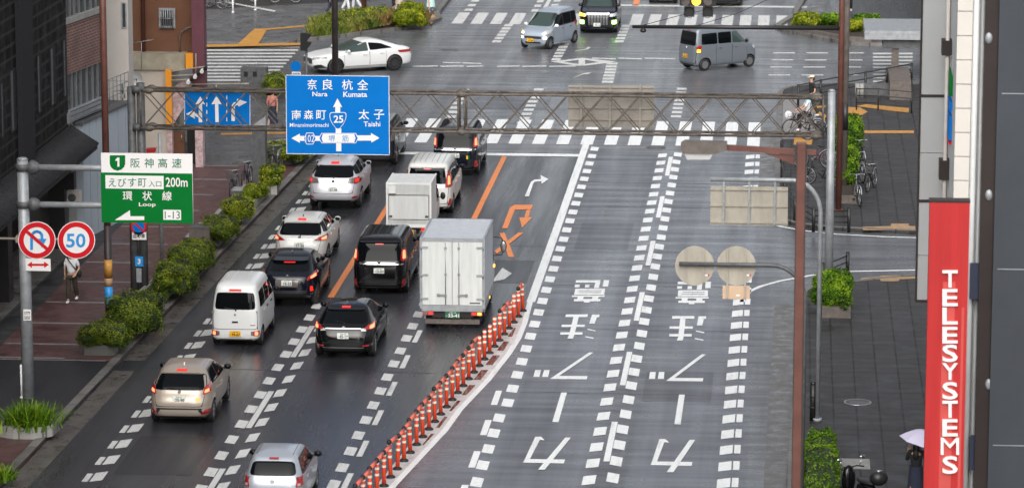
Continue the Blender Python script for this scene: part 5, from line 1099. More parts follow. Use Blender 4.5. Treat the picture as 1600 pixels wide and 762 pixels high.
# ================================================================ STREET FURNITURE
def pt(px, py, Y): return aty(px, py, Y)
def pbox(mb, x0, y0, x1, y1, Y, t=0.03, mi=0, dy=0.0):
    """board facing the camera side: a real slab at distance Y whose face fills the measured rectangle"""
    a = aty((x0 + x1) / 2, y1, Y); b = aty((x0 + x1) / 2, y0, Y); c = aty(x0, (y0 + y1) / 2, Y); d = aty(x1, (y0 + y1) / 2, Y)
    return mb.b2((c.x, Y + dy, a.z), (d.x, Y + dy + t, b.z), mi)
def ppoly(mb, pts, Y, t=0.004, mi=0): return mb.prism([aty(x, y, Y) for x, y in pts], (0, t, 0), mi)
def circ(cx, cy, r, n=32): return [(cx + r * math.cos(6.28319 * i / n), cy + r * math.sin(6.28319 * i / n)) for i in range(n)]
def ptext(mb, s, x0, x1, ytop, ybot, Y, bold=0.02, mi=0): return text_box(mb, s, x0, x1, ybot, ytop, lambda u, v: aty(u, v, Y), bold, mi)
class Sign:
    """root thing plus board / lettering parts measured on the board's plane"""
    def __init__(s, name, label, cat, loc, group=None): s.root = thing(name, loc, label, cat, group)
    def part(s, nm, mb, mats, par=None): 
        o = mb.build(nm, mats, s.root if par is None else par); return o
# ---------------- gantry
GY = 110.4
lp = at(221, 462); rpX = aty(1297, 300, GY).x
gz_t = aty(700, 145, GY).z; gz_b = aty(700, 204, GY).z
gan = thing('sign_gantry', (lp.x, GY, 0), 'steel lattice gantry carrying the direction signs right across the road', 'gantry')
mb = MB()
for dx in (-0.14, 0.15): mb.cyl((lp.x + dx, GY, 0.1), (lp.x + dx, GY, gz_t + (0.2 if dx > 0 else 0.08)), 0.14, 0.13, 14)
mb.b2((lp.x - .32, GY - .3, .1), (lp.x + .32, GY + .3, .2))
for z in (gz_t, gz_b): mb.cyl((lp.x + .05, GY - .02, z - .1), (lp.x + .05, GY - .02, z + .1), .19, None, 12)
mb.build('post', 'galv_dark', gan)
mb = MB(); mb.cyl((rpX, GY, 0.1), (rpX, GY, gz_t + .2), 0.135, 0.115, 16); mb.cyl((rpX, GY, gz_t + .2), (rpX, GY, gz_t + .24), .13, .05, 16)
mb.build('post', 'galv', gan)
xl, xr = lp.x + .2, aty(1286, 170, GY).x
for z in (gz_t, gz_b):
    for dy in (-.3, .3):
        mb = MB(); mb.cyl((xl, GY + dy, z), (xr, GY + dy, z), 0.042, None, 8); mb.build('chord', 'truss', gan)
mb = MB(); n = 19; bw = (xr - xl) / n
for i in range(n):
    a, b = xl + i * bw, xl + (i + 1) * bw
    for dy in (-.3, .3):
        mb.beam((a + .03, GY + dy - .02, gz_b), (b - .03, GY + dy - .02, gz_t), .02, .032); mb.beam((a + .03, GY + dy + .02, gz_t), (b - .03, GY + dy + .02, gz_b), .02, .032)
    for z in (gz_t, gz_b):
        s_ = -.3 if i % 2 else .3
        mb.beam((a, GY + s_, z + .02), (b, GY - s_, z + .02), .03, .03)
for i in (0, n // 2, n):
    x = xl + i * bw
    for dx in ((-.1, .1) if i == n // 2 else (0,)):
        for dy in (-.3, .3): mb.cyl((x + dx, GY + dy, gz_b), (x + dx, GY + dy, gz_t), .03, None, 8)
mb.build('bracing', 'truss', gan)
for x in (xl + .25, xl + n // 2 * bw, xr - .2):
    for z in (gz_t, gz_b):
        mb = MB()
        for dy in (-.3, .3): mb.lathe([(.045, -.16), (.10, -.05), (.10, .05), (.045, .16)], (x, GY + dy, z), 'X', 8)
        mb.build('flange', 'truss', gan)
# ---------------- big blue direction sign
SY = 109.8
k = 980 / 180
def b(x, y): return (440 + x / k, 110 + y / k)
s = Sign('direction_sign', 'big blue direction sign with white place names, hung on the gantry over the left lanes', 'road sign', aty(528, 242, SY))
mb = MB(); pbox(mb, *b(38, 44), *b(918, 716), SY, .04); brd = s.part('board', mb, 'blue_sign')
mb = MB()
for r_ in ((38, 44, 918, 49), (38, 711, 918, 716), (38, 50, 43, 710), (913, 50, 918, 710)): pbox(mb, *b(*r_[:2]), *b(*r_[2:]), SY, .006, 0, -.009)
s.part('border', mb, 'white_sign')
mb = MB(); T = SY - .005
def bt(s_, x0, x1, y0, y1, bold=0.02): ptext(mb, s_, b(x0, 0)[0], b(x1, 0)[0], b(0, y0)[1], b(0, y1)[1], T, bold)
for c_, x0, x1, y0, y1 in (('奈', 218, 303, 76, 165), ('良', 348, 437, 76, 167), ('杭', 513, 605, 80, 168), ('全', 643, 737, 80, 167), ('南', 85, 165, 338, 420), ('森', 190, 270, 338, 418), ('町', 295, 378, 340, 420), ('太', 655, 745, 332, 418), ('子', 785, 872, 334, 418)): bt(c_, x0, x1, y0, y1, .008)
bt('Nara', 262, 390, 182, 222, .012); bt('Kumata', 525, 727, 182, 228, .015); bt('Minamimorimachi', 70, 400, 448, 482, .004); bt('Taishi', 698, 840, 436, 478, .012)
s.part('lettering', mb, 'white_sign')
mb = MB()
def bp(pts, Y=SY - .005, mi=0): ppoly(mb, [b(*q) for q in pts], Y, .003, mi)
bp([(475, 240), (437, 316), (457, 308), (457, 360), (499, 360), (499, 308), (517, 316)])
s.part('arrow', mb, 'white_sign'); mb = MB()
bp([(460, 495), (508, 495), (508, 540), (460, 540)]); s.part('road_stem', mb, 'white_sign'); mb = MB(); bp([(464, 612), (508, 612), (508, 688), (464, 688)])
s.part('road_stem', mb, 'white_sign'); mb = MB(); bp([(83, 578), (155, 538), (155, 558), (192, 558), (192, 600), (155, 600), (155, 617)]); s.part('arrow', mb, 'white_sign'); mb = MB(); bp([(285, 558), (330, 558), (330, 600), (285, 600)])
s.part('road_stem', mb, 'white_sign'); mb = MB(); bp([(645, 553), (762, 553), (760, 533), (832, 575), (764, 615), (762, 598), (645, 598)])
s.part('arrow', mb, 'white_sign')
mb = MB()
def shield(sc, cx=479, cy=425): return [(cx + (x - 479) * sc, cy + (y - 425) * sc) for x, y in ((407, 385), (410, 366), (424, 357), (535, 357), (549, 366), (552, 385), (545, 420), (528, 455), (497, 495), (479, 502), (461, 495), (430, 455), (413, 420))]
bp(shield(1.0), SY - .010); bp(shield(.93), SY - .014, 1); bp([(186, 580), (212, 530), (268, 530), (294, 580), (268, 630), (212, 630)], SY - .010); bp([(192, 580), (215, 536), (265, 536), (288, 580), (265, 624), (215, 624)], SY - .014, 1)
bp([(316, 577), (338, 534), (632, 534), (654, 577), (632, 620), (338, 620)], SY - .010); bp([(322, 577), (341, 539), (629, 539), (648, 577), (629, 615), (341, 615)], SY - .014, 1); bp([(340, 577), (352, 541), (617, 541), (629, 577), (617, 613), (352, 613)], SY - .018)
s.part('route_shield', mb, ['white_sign', 'blue_sign'])
mb = MB(); T = SY - .021
for c_, x0, x1, y0, y1, bo in (('25', 443, 525, 384, 447, .02), ('102', 203, 277, 550, 610, .0)): bt(c_, x0, x1, y0, y1, bo)
s.part('route_number', mb, 'white_sign')
mb = MB(); T = SY - .024; bt('堺', 400, 455, 552, 604, .0); bt('筋', 515, 570, 552, 606, .0); s.part('street_name', mb, 'blue_ink')
mb = MB()
for z in (gz_t, gz_b):
    for x in (460, 527, 595): q = aty(x, 180, SY); mb.b2((q.x - .04, SY + .041, z - .08), (q.x + .04, GY - .25, z + .08))
s.part('bracket', mb, 'truss')
# ---------------- blue lane sign behind the truss
SY2 = 110.95; k2_ = 792 / 260
def c(x, y): return (200 + x / k2_, 100 + y / k2_)
s = Sign('lane_sign', 'wide blue sign with three white lane arrows behind the gantry lattice', 'road sign', aty(340, 196, SY2))
mb = MB(); pbox(mb, *c(268, 133), *c(582, 293), SY2, .04); s.part('board', mb, 'blue_sign')
mb = MB()
def cpz(pts): ppoly(mb, [c(*q) for q in pts], SY2 - .005, .003)
for r_ in ((268, 133, 582, 135.5), (268, 290.5, 582, 293), (268, 136, 270.5, 290), (579.5, 136, 582, 290)): cpz([(r_[0], r_[1]), (r_[2], r_[1]), (r_[2], r_[3]), (r_[0], r_[3])])
cpz([(344, 155), (320, 193), (336, 190), (336, 278), (353, 278), (353, 190), (367, 193)]); cpz([(277, 238), (318, 217), (315, 231), (335, 240), (335, 256), (316, 247), (320, 262)])
cpz([(421, 152), (397, 193), (414, 190), (416, 277), (432, 277), (430, 190), (446, 193)])
cpz([(492, 272), (492, 200), (503, 184), (519, 181), (519, 166), (567, 182), (526, 204), (522, 196), (511, 199), (508, 206), (508, 272)])
for x in (373, 468):
    for y in (150, 185, 220, 255): cpz([(x, y), (x + 4, y), (x + 4, y + 18), (x, y + 18)])
s.part('arrow', mb, 'white_sign')
# ---------------- grey sign back on the gantry
s = Sign('road_sign', 'large plain sign seen from behind, bolted to the gantry over the oncoming lanes', 'road sign', aty(955, 200, SY2))
mb = MB(); pbox(mb, 888, 134, 1022, 199, SY2 + .06, .03); s.part('board', mb, 'signback_dull')
mb = MB()
for y in (136.5, 169, 187): pbox(mb, 888, y - 1.2, 1022, y + 1.2, SY2 + .02, .04)
for x in (908, 953, 1000): pbox(mb, x - 1.6, 133, x + 1.6, 201, SY2 - .03, .045)
s.part('frame', mb, 'signback_dull')
# ---------------- big left pole with arms
bpz = at(44.5, 627); BX, BY = bpz.x, bpz.y
pole = thing('sign_pole', (BX, BY, 0), 'thick grey sign pole with two arms, beside the driveway on the left', 'pole')
ztop = aty(36, 249, BY).z
mb = MB(); mb.cyl((BX, BY, 0.0), (BX, BY, ztop), .17, .15, 18); mb.cyl((BX, BY, ztop), (BX, BY, ztop + .05), .165, .1, 18); mb.build('pole', 'galv', pole)
for y in (262, 320):
    q = aty(100, y, BY); e = aty(300, y, BY)
    mb = MB(); mb.cyl((BX + .15, BY, q.z), (e.x - .2, BY + .05, q.z), .085, None, 12); mb.build('arm', 'galv', pole)
    mb = MB(); mb.lathe([(.1, 0), (.2, .12), (.2, .2), (.11, .34)], (BX + .12, BY, q.z), 'X', 8); mb.cyl((BX, BY, q.z - .09), (BX, BY, q.z + .09), .19, None, 14); mb.build('clamp', 'galv_dark', pole)
mb = MB(); q = aty(44, 372, BY); mb.cyl((aty(-20, 372, BY).x, BY - .1, q.z), (aty(148, 372, BY).x, BY - .1, q.z), .035, None, 8); mb.b2((BX - .2, BY - .19, q.z - .09), (BX + .2, BY + .19, q.z + .09)); mb.build('bracket', 'signback_dull', pole)
mb = MB(); pbox(mb, 36.5, 483, 48.5, 500.5, BY - .19, .01); st = mb.build('number_tag', 'white_sign', pole)
mb = MB(); ptext(mb, '5777', 38, 47, 486.5, 491.5, BY - .196, .02); ptext(mb, '5555', 38, 47, 493.5, 498.5, BY - .196, .02); mb.build('lettering', 'ink_k', st)
# green expressway sign
EY = BY - .14; k4 = 991 / 160
def e(x, y): return (150 + x / k4, 232 + y / k4)
s = Sign('expressway_sign', 'green and white expressway sign on the arms of the thick grey pole', 'road sign', aty(229, 348, EY))
mb = MB(); pbox(mb, *e(50, 237), *e(933, 720), EY, .04); s.part('board', mb, 'green_sign')
mb = MB(); pbox(mb, *e(50, 48), *e(933, 237), EY, .04); pbox(mb, *e(92, 262), *e(655, 390), EY, .004, 0, -.006); pbox(mb, *e(652, 593), *e(823, 690), EY, .004, 0, -.006); s.part('panel', mb, 'white_sign')
mb = MB(); ppoly(mb, [e(*q) for q in [(133, 70), (140, 66), (276, 66), (283, 70), (283, 150), (272, 180), (245, 205), (208, 216), (171, 205), (144, 180), (133, 150)]], EY - .006, .003); s.part('route_shield', mb, 'green_sign')
def et(mb, s_, x0, x1, y0, y1, bold, Y): ptext(mb, s_, e(x0, 0)[0], e(x1, 0)[0], e(0, y0)[1], e(0, y1)[1], Y, bold)
mb = MB()
for c_, x0, x1, y0, y1 in (('阪', 335, 425, 96, 187), ('神', 468, 558, 94, 187), ('高', 600, 690, 96, 187), ('速', 735, 828, 96, 187)): et(mb, c_, x0, x1, y0, y1, .006, EY - .006)
for c_, x0, x1, y0, y1 in (('え', 122, 195, 290, 370), ('び', 212, 292, 288, 372), ('す', 308, 390, 286, 372), ('町', 408, 487, 290, 372), ('入', 510, 570, 312, 372), ('口', 580, 632, 320, 370), ('1-13', 665, 812, 606, 680)): et(mb, c_, x0, x1, y0, y1, .004, EY - .011)
s.part('lettering', mb, 'ink_green')
mb = MB()
ppoly(mb, [e(*q) for q in [(189, 108), (206, 88), (227, 88), (227, 176), (207, 176), (207, 118), (189, 122)]], EY - .011, .003)
for c_, x0, x1, y0, y1, bo in (('200m', 674, 887, 280, 372, .012), ('環', 258, 352, 415, 504, .007), ('状', 448, 542, 413, 503, .007), ('線', 640, 733, 413, 504, .007), ('Loop', 415, 578, 522, 570, .015)): et(mb, c_, x0, x1, y0, y1, bo, EY - .011)
ppoly(mb, [e(*q) for q in [(183, 692), (328, 597), (331, 655), (467, 655), (467, 692)]], EY - .006, .003)
s.part('lettering', mb, 'white_sign')
# round prohibition signs
kk = 802 / 200
def h(x, y): return (x / kk, 230 + y / kk)
RY = BY - .22
def round_sign(label, cx, cy, r, name='prohibition_sign', Y=RY):
    s = Sign(name, label, 'road sign', aty(cx, cy, Y))
    mb = MB(); ppoly(mb, circ(cx, cy, r), Y, .02); s.part('board', mb, 'white_sign')
    mb = MB(); o = circ(cx, cy, r * .96, 40); i_ = circ(cx, cy, r * .70, 40)
    for j in range(40): ppoly(mb, [o[j], o[(j + 1) % 40], i_[(j + 1) % 40], i_[j]], Y - .005, .004)
    s.part('ring', mb, 'red_sign'); return s
s = round_sign('round red and white no U turn sign with blue arrow, left of the speed sign', 57.5, 375.3, 29.3)
mb = MB(); path = [h(198, 640), h(198, 565), h(202, 545), h(215, 531), h(232, 527), h(250, 533), h(262, 548), h(264, 580)]
for p_, q_ in zip(path, path[1:]):
    d = Vector((q_[0] - p_[0], q_[1] - p_[1])).normalized(); nx, ny = -d.y * 2.2, d.x * 2.2; p_ = (p_[0] - d.x * .5, p_[1] - d.y * .5); q_ = (q_[0] + d.x * .5, q_[1] + d.y * .5)
    ppoly(mb, [(p_[0] + nx, p_[1] + ny), (q_[0] + nx, q_[1] + ny), (q_[0] - nx, q_[1] - ny), (p_[0] - nx, p_[1] - ny)], RY - .005 - .0005 * path.index(q_) if q_ in path else RY - .005, .003)
ppoly(mb, [h(238, 573), h(292, 573), h(262, 629)], RY - .011, .003); s.part('arrow', mb, 'blue_ink')
mb = MB(); ppoly(mb, [h(160, 535), h(174, 520), h(303, 631), h(290, 646)], RY - .015, .003); s.part('slash', mb, 'red_sign')
s = round_sign('round red and white speed limit sign reading 50', 119.3, 375.0, 29.3)
mb = MB(); ptext(mb, '50', h(415, 0)[0], h(536, 0)[0], h(0, 540)[1], h(0, 628)[1], RY - .006, .02); s.part('lettering', mb, 'blue_ink')
s = Sign('supplementary_plate', 'small white plate with a red double arrow under the no U turn sign', 'road sign', aty(59, 423, RY))
mb = MB(); pbox(mb, 40, 404, 79, 423, RY, .015); s.part('board', mb, 'white_sign')
mb = MB(); ppoly(mb, [(42.5, 413.5), (50, 408.5), (50, 411.8), (69, 411.8), (69, 408.5), (76.5, 413.5), (69, 418.5), (69, 415.2), (50, 415.2), (50, 418.5)], RY - .005, .003); s.part('arrow', mb, 'red_sign')
# no parking sign on the gantry post
NY = GY - .22
s = Sign('prohibition_sign', 'small blue and red no parking sign under the green expressway sign', 'road sign', aty(217, 375, NY))
mb = MB(); ppoly(mb, circ(216.5, 354, 12.6), NY, .02); s.part('board', mb, 'red_sign')
mb = MB(); ppoly(mb, circ(216.5, 354, 9.3), NY - .005, .003); s.part('disc', mb, 'blue_sign')
mb = MB(); ppoly(mb, [(209, 349), (211, 347), (224, 359), (222, 361)], NY - .009, .003); s.part('slash', mb, 'red_sign')
mb = MB(); pbox(mb, 206.5, 362.5, 228.5, 374.5, NY, .015); pl = s.part('plate', mb, 'white_sign')
mb = MB(); ptext(mb, '自動車', 208.5, 226.5, 364.8, 372.2, NY - .004, .02); s.part('lettering', mb, 'ink_k')
mb = MB(); pbox(mb, 211, 400.5, 223.5, 416, GY - .17, .02); s.part('sticker', mb, 'blue_ink'); mb = MB(); ptext(mb, '3', 215, 219.5, 404, 412.5, GY - .175, .03); s.part('lettering', mb, 'white_sign')
mb = MB(); pbox(mb, 213, 419, 221, 441, GY - .165, .018); s.part('sticker', mb, 'galv')
# ---------------- single poles on the left
def simple_pole(name, label, base, r, ztop, m, r2=None, cat='pole', bands=()):
    t = thing(name, (base.x, base.y, 0.1), label, cat)
    mb = MB(); mb.cyl((base.x, base.y, .1), (base.x, base.y, ztop), r, r2 or r, 14); mb.cyl((base.x, base.y, .1), (base.x, base.y, .16), r * 1.7, r * 1.7, 12); mb.build('shaft', m, t)
    for z0, z1, m_ in bands:
        mb = MB(); mb.cyl((base.x, base.y, z0), (base.x, base.y, z1), r + .006, None, 14); mb.build('sticker', m_, t)
    return t
q = at(171, 506, .1); zz_ = lambda py, Y: aty(170, py, Y).z
t = simple_pole('utility_pole', 'tall rusty brown pole with blue and orange stickers, standing in the left hedges', q, .115, zz_(352, q.y), 'darkpole', bands=[(zz_(432, q.y), zz_(405, q.y), 'tactile'), (zz_(447, q.y), zz_(434, q.y), 'tactile_pale'), (zz_(478, q.y), zz_(447, q.y), 'blue_ink')])
mb = MB(); mb.cyl((q.x, q.y, zz_(352, q.y)), (q.x, q.y, 14), .105, .10, 14); mb.build('shaft', 'brownpole', t)

q = at(253, 412, .1); simple_pole('lamp_post', 'slim grey pole in the hedge behind the green expressway sign', q, .06, 4.4, 'galv')
q = at(301.5, 381, .1); simple_pole('marker_pole', 'thin white pole along the right edge of the green expressway sign', q, .033, 3.05, 'white')
q = at(525, 222); simple_pole('signal_pole', 'dark brown pole rising behind the big blue direction sign', q, .13, 13, 'darkpole', .115)
q = at(569, 33, .1); simple_pole('signal_pole', 'reddish brown pole standing in the grass island', q, .13, 9, 'brownpole', .11)
q = at(34, 622, .1); simple_pole('marker_pole', 'short thin white stake beside the thick grey sign pole', q, .028, 1.05, 'white')
# pedestrian signal
q = at(480, 200, .1); Y = q.y
t = thing('pedestrian_signal', (q.x, Y, .1), 'dark pedestrian signal head on a post by the zebra crossing of the side street', 'traffic signal')
mb = MB(); mb.cyl((q.x, Y, .1), (q.x, Y, aty(478, 77, Y).z), .05, None, 10); mb.build('post', 'galv_dark', t)
mb = MB(); a = aty(470, 79, Y); b_ = aty(480, 52, Y); mb.b2((a.x, Y - .12, a.z), (b_.x, Y + .12, b_.z)); mb.build('housing', 'blackplastic', t)
mb = MB()
for yy in (53, 66): p0 = aty(480, yy, Y); p1 = aty(487, yy + 11, Y); mb.prism([(p0.x, Y - .14, p0.z), (p1.x, Y - .14, p0.z), (p1.x - .05, Y - .14, p0.z - .12), (p0.x, Y - .14, p1.z)], (0, .28, 0))
mb.build('visor', 'blackplastic', t)
q = at(462, 206, .1); Y = q.y
t = thing('mandatory_sign', (q.x, Y, .1), 'small round blue sign with a white plate just above the big direction sign', 'road sign')
mb = MB(); mb.cyl((q.x, Y, .1), (q.x, Y, aty(462, 96, Y).z), .03, None, 8); mb.build('post', 'galv', t)
mb = MB(); ppoly(mb, circ(462, 104, 8.2), Y - .06, .02); mb.build('board', 'blue_sign', t)
mb = MB(); pbox(mb, 456, 112.5, 470, 118.5, Y - .06, .02); mb.build('plate', 'white_sign', t)
mb = MB(); ptext(mb, '自転車', 457.5, 468.5, 114, 117, Y - .064, .01); mb.build('lettering', 'ink_k', t)
# grey cabinet column and meter cabinet on the left corner
q = at(404, 286, .12); Y = q.y; a = aty(394, 200, Y); c_ = aty(414, 182, Y)
t = thing('control_cabinet', (q.x, Y, .12), 'tall dark grey box column with a sloping cap on the corner pavement', 'cabinet')
mb = MB(); mb.b2((a.x, Y, .12), (c_.x, Y + .45, a.z)); mb.build('body', 'galv_dark', t)
mb = MB(); mb.prism([(a.x - .03, Y - .04, a.z), (c_.x + .03, Y - .04, a.z + .05), (c_.x + .03, Y - .04, c_.z), (a.x - .03, Y - .04, a.z + .06)], (0, .53, 0)); mb.build('cap', 'galv', t)
q = at(396, 142, .12); Y = q.y; a = aty(376, 142, Y); c_ = aty(416, 107, Y)
t = thing('transformer_cabinet', (q.x, Y, .12), 'low wide dark metal cabinet beyond the blue lane sign', 'cabinet')
mb = MB(); mb.b2((a.x, Y, .12), (c_.x, Y + .6, c_.z)); mb.build('body', 'galv_dark', t)
mb = MB()
for x in (384, 398): u = aty(x - 3, 120, Y); v = aty(x + 3, 112, Y); mb.b2((u.x, Y - .012, u.z), (v.x, Y, v.z))
mb.build('vent_grille', 'blackplastic', t)
q = at(379, 320, .12); Y = q.y; a = aty(364, 330, Y); c_ = aty(393, 296, Y)
t = thing('low_cabinet', (q.x, Y, .12), 'knee high brown stone box among the shrubs behind the green expressway sign', 'cabinet')
mb = MB(); mb.b2((a.x, Y, .12), (c_.x, Y + .5, c_.z - .06)); mb.build('body', 'planter_brown', t)
mb = MB(); mb.b2((a.x - .03, Y - .03, c_.z - .06), (c_.x + .03, Y + .53, c_.z)); mb.build('lid', 'galv', t)
q = at(311, 394, .12); Y = q.y; a = aty(296, 394, Y); c_ = aty(327, 357, Y)
t = thing('low_cabinet', (q.x, Y, .12), 'dark brown box partly hidden by the lower right corner of the green expressway sign', 'cabinet')
mb = MB(); mb.b2((a.x, Y, .12), (c_.x, Y + .6, c_.z)); mb.build('body', 'planter_brown', t)
mb = MB(); mb.b2((a.x - .02, Y - .02, c_.z), (c_.x + .02, Y + .62, c_.z + .04)); mb.build('lid', 'galv_dark', t)
# ---------------- right: lamp post
LY = 72.0; l0 = aty(1247, 600, LY)
t = thing('street_lamp', (l0.x, LY, 0), 'brown street lamp post whose arm reaches left over the road', 'street lamp')
zt = aty(1247, 224, LY).z
mb = MB(); mb.b2((l0.x - .085, LY - .085, 0), (l0.x + .075, LY + .085, zt)); mb.build('post', 'brownpole', t)
mb = MB(); mb.b2((l0.x + .0755, LY - .09, 0), (l0.x + .098, LY + .09, zt)); mb.b2((l0.x - .105, LY - .09, 0), (l0.x - .0855, LY + .09, zt)); mb.build('post_edge', 'darkpole', t)
a = aty(1130, 230, LY); b_ = aty(1242, 237, LY); c_ = aty(1275, 238, LY)
mb = MB(); mb.beam(a, b_, .09, .11); mb.beam((l0.x + .1, LY, b_.z), c_, .08, .1); mb.build('arm', 'brownpole', t)
mb = MB(); u = aty(1195, 240, LY); v = aty(1241, 258, LY); w_ = aty(1241, 243, LY); mb.prism([u, w_, v, aty(1215, 247, LY)], (0, .05, 0)); mb.build('brace', 'brownpole', t)
mb = MB(); P5 = [aty(x, y, LY) for x, y in ((1064, 224), (1070, 220), (1136, 222), (1136, 233), (1118, 239), (1068, 238), (1064, 232))]
mb.prism([p_ + Vector((0, -.16, 0)) for p_ in P5], (0, .32, 0)); hd_ = mb.build('lamp_head', 'planter_brown', t)
mb = MB(); P6 = [aty(x, y, LY) for x, y in ((1069, 238.2), (1115, 238.8), (1109, 248), (1074, 248))]; mb.prism([p_ + Vector((0, -.12, 0)) for p_ in P6], (0, .24, 0)); mb.build('lamp_glass', 'clear_lens', hd_)
# ---------------- grey-green pole with rectangular sign back
q = at(1277, 657, .12); Y = q.y
t = thing('sign_pole', (q.x, Y, .12), 'thin grey green pole with a bent arm carrying a rectangular sign, on the right pavement', 'pole')
ar = aty(1180, 281, Y); mb = MB(); bend = [(q.x, Y, .12), (q.x, Y, ar.z - .9)]
R_ = .75
for i in range(1, 9): an = math.pi / 2 * i / 8; bend.append((q.x - R_ + R_ * math.cos(an), Y, ar.z - .9 + .9 * math.sin(an)))
bend.append((aty(1110, 281, Y).x, Y, ar.z)); mb.tube(bend, .062, 10); mb.cyl((q.x, Y, .12), (q.x, Y, .2), .12, None, 12); mb.build('shaft', 'galv', t)
s = Sign('road_sign', 'rectangular beige sign seen from behind, hanging from a thin bent pole', 'road sign', aty(1170, 352, Y - .15))
YS = Y - .02
mb = MB(); pbox(mb, 1110, 291.5, 1231, 352, YS + .06, .025); s.part('board', mb, 'signback')
mb = MB()
for y in (296, 321.5, 347.5): pbox(mb, 1110, y - 1.6, 1231, y + 1.6, YS + .02, .04)
s.part('rail', mb, 'signback')
mb = MB()
for x in (1130.5, 1170.5, 1210.5): pbox(mb, x - 1.6, 283, x + 1.6, 352, YS - .02, .04); 
s.part('bracket', mb, 'galv', )
# ---------------- round sign backs on a bent pole
Y = 86.0; bx = aty(1255.5, 600, Y).x
t = thing('sign_pole', (bx, Y, .12), 'bent olive grey pole with two round sign backs, behind the brown lamp post', 'pole')
za = aty(1150, 413.3, Y).z; xe = aty(1061, 413.3, Y).x; x1 = aty(1205, 413.3, Y).x
mb = MB(); pts = [(bx, Y, .12), (bx, Y, za - .85)]
for i in range(1, 9): an = math.pi / 2 * i / 8; pts.append((x1 + (bx - x1) * math.cos(an), Y, za - .85 + .85 * math.sin(an)))
pts.append((xe, Y, za)); mb.tube(pts, .052, 10); mb.build('shaft', 'galv_dark', t)
for i, (cx, lab) in enumerate(((1085.5, 'left one of the two round beige sign backs over the oncoming lanes'), (1150.5, 'right one of the two round beige sign backs, above the small peach plate'))):
    s = Sign('road_sign', lab, 'road sign', aty(cx, 415, Y + .09))
    mb = MB(); ppoly(mb, circ(cx, 415, 30.7, 40), Y + .11, .02); s.part('board', mb, 'signback')
    mb = MB()
    for dx in (-14, 14): pbox(mb, cx + dx - 1.2, 389, cx + dx + 1.2, 441 + (24 if i else 0), Y + .06, .045)
    s.part('rail', mb, 'signback'); mb = MB(); x_ = cx + 16; pbox(mb, x_, 428.5, x_ + 4.5, 431, Y + .104, .004); s.part('sticker', mb, 'white_sign'); mb = MB(); pbox(mb, x_ + 4.5, 428.2, x_ + 6.8, 431.2, Y + .104, .004); s.part('sticker', mb, 'red_sign')
s = Sign('supplementary_plate', 'small peach coloured plate seen from behind, under the right round sign back', 'road sign', aty(1150, 467, Y + .09))
mb = MB(); pbox(mb, 1129, 446.2, 1171.5, 467, Y + .115, .02); s.part('board', mb, 'signback_peach'); mb = MB(); pbox(mb, 1150, 460, 1156, 462.3, Y + .109, .004); s.part('sticker', mb, 'white_sign')
# ---------------- right corner poles, signal arm, signal
q = at(1310, 330, .12); PY = q.y
t = thing('signal_pole', (q.x, PY, .12), 'tall brown steel pole at the right corner holding the long horizontal arm', 'pole')
mb = MB(); mb.cyl((q.x, PY, .12), (q.x, PY, 14), .105, .095, 14); mb.cyl((q.x, PY, .12), (q.x, PY, .2), .17, None, 12); mb.build('shaft', 'brownpole', t)
a = aty(1306, 44, PY); b_ = aty(988, 42, PY)
mb = MB(); mb.cyl((q.x, PY, a.z), b_, .085, .06, 10); mb.build('arm', 'blackmetal', t)
mb = MB(); u = aty(1005, 48, PY); mb.cyl(u + Vector((0, 0, .12)), u, .05, None, 8); mb.ell(u, (.11, .11, .08)); mb.build('camera', 'blackplastic', t)
mb = MB(); mb.tube([aty(1000, 41, PY), aty(1060, 25, PY), aty(1130, 10, PY), aty(1200, -8, PY)], .012, 5); mb.tube([aty(1090, 40, PY), aty(1150, 22, PY), aty(1210, -5, PY)], .012, 5); mb.build('stay_wire', 'blackmetal', t)
q2 = at(1318.5, 300, .12)
t = simple_pole('utility_pole', 'grey brown pole just right of the tall brown corner pole, black wrapped in the middle', q2, .105, 14, 'planter_brown', bands=[(aty(1318, 203, q2.y).z, aty(1318, 162, q2.y).z, 'blackplastic')])
t = thing('traffic_signal', aty(1090, 0, PY), 'black traffic signal showing amber at the top edge of the photo', 'traffic signal')
mb = MB(); u = aty(1062, 9, PY); v = aty(1119, -16, PY); mb.b2((u.x, PY - .1, u.z), (v.x, PY + .1, v.z)); mb.build('housing', 'blackplastic', t)
for x, m_ in ((1071, 'smoke_lens'), (1088, 'amber_on'), (1106, 'smoke_lens')):
    mb = MB(); ppoly(mb, circ(x, 2, 7.2, 20), PY - .125, .02); mb.build('lamp', m_, t)
    mb = MB(); hood = [aty(x + 8.2 * math.cos(an), 2 - 8.2 * math.sin(an), PY - .11) for an in [math.pi * i / 10 for i in range(11)]]
    for p_, r_ in zip(hood, hood[1:]): mb.add([p_, r_, r_ + Vector((0, -.22, 0)), p_ + Vector((0, -.22, 0))], [(0, 1, 2, 3)], 0, True)
    mb.build('visor', 'blackplastic', t)
for x in (1077, 1106):
    mb = MB(); u = aty(x - 8, 26, PY); v = aty(x + 8, 10, PY); mb.b2((u.x, PY - .09, u.z), (v.x, PY + .09, v.z - .01)); mb.cyl(((u.x + v.x) / 2, PY - .28, (u.z + v.z) / 2), ((u.x + v.x) / 2, PY - .09, (u.z + v.z) / 2), .2, .2, 16, 0, False); mb.build('arrow_lamp', 'blackplastic', t)
mb = MB(); u = aty(1090, -12, PY); mb.cyl(u, (q.x, PY, u.z), .05, None, 8); mb.build('arm', 'galv_dark', t)
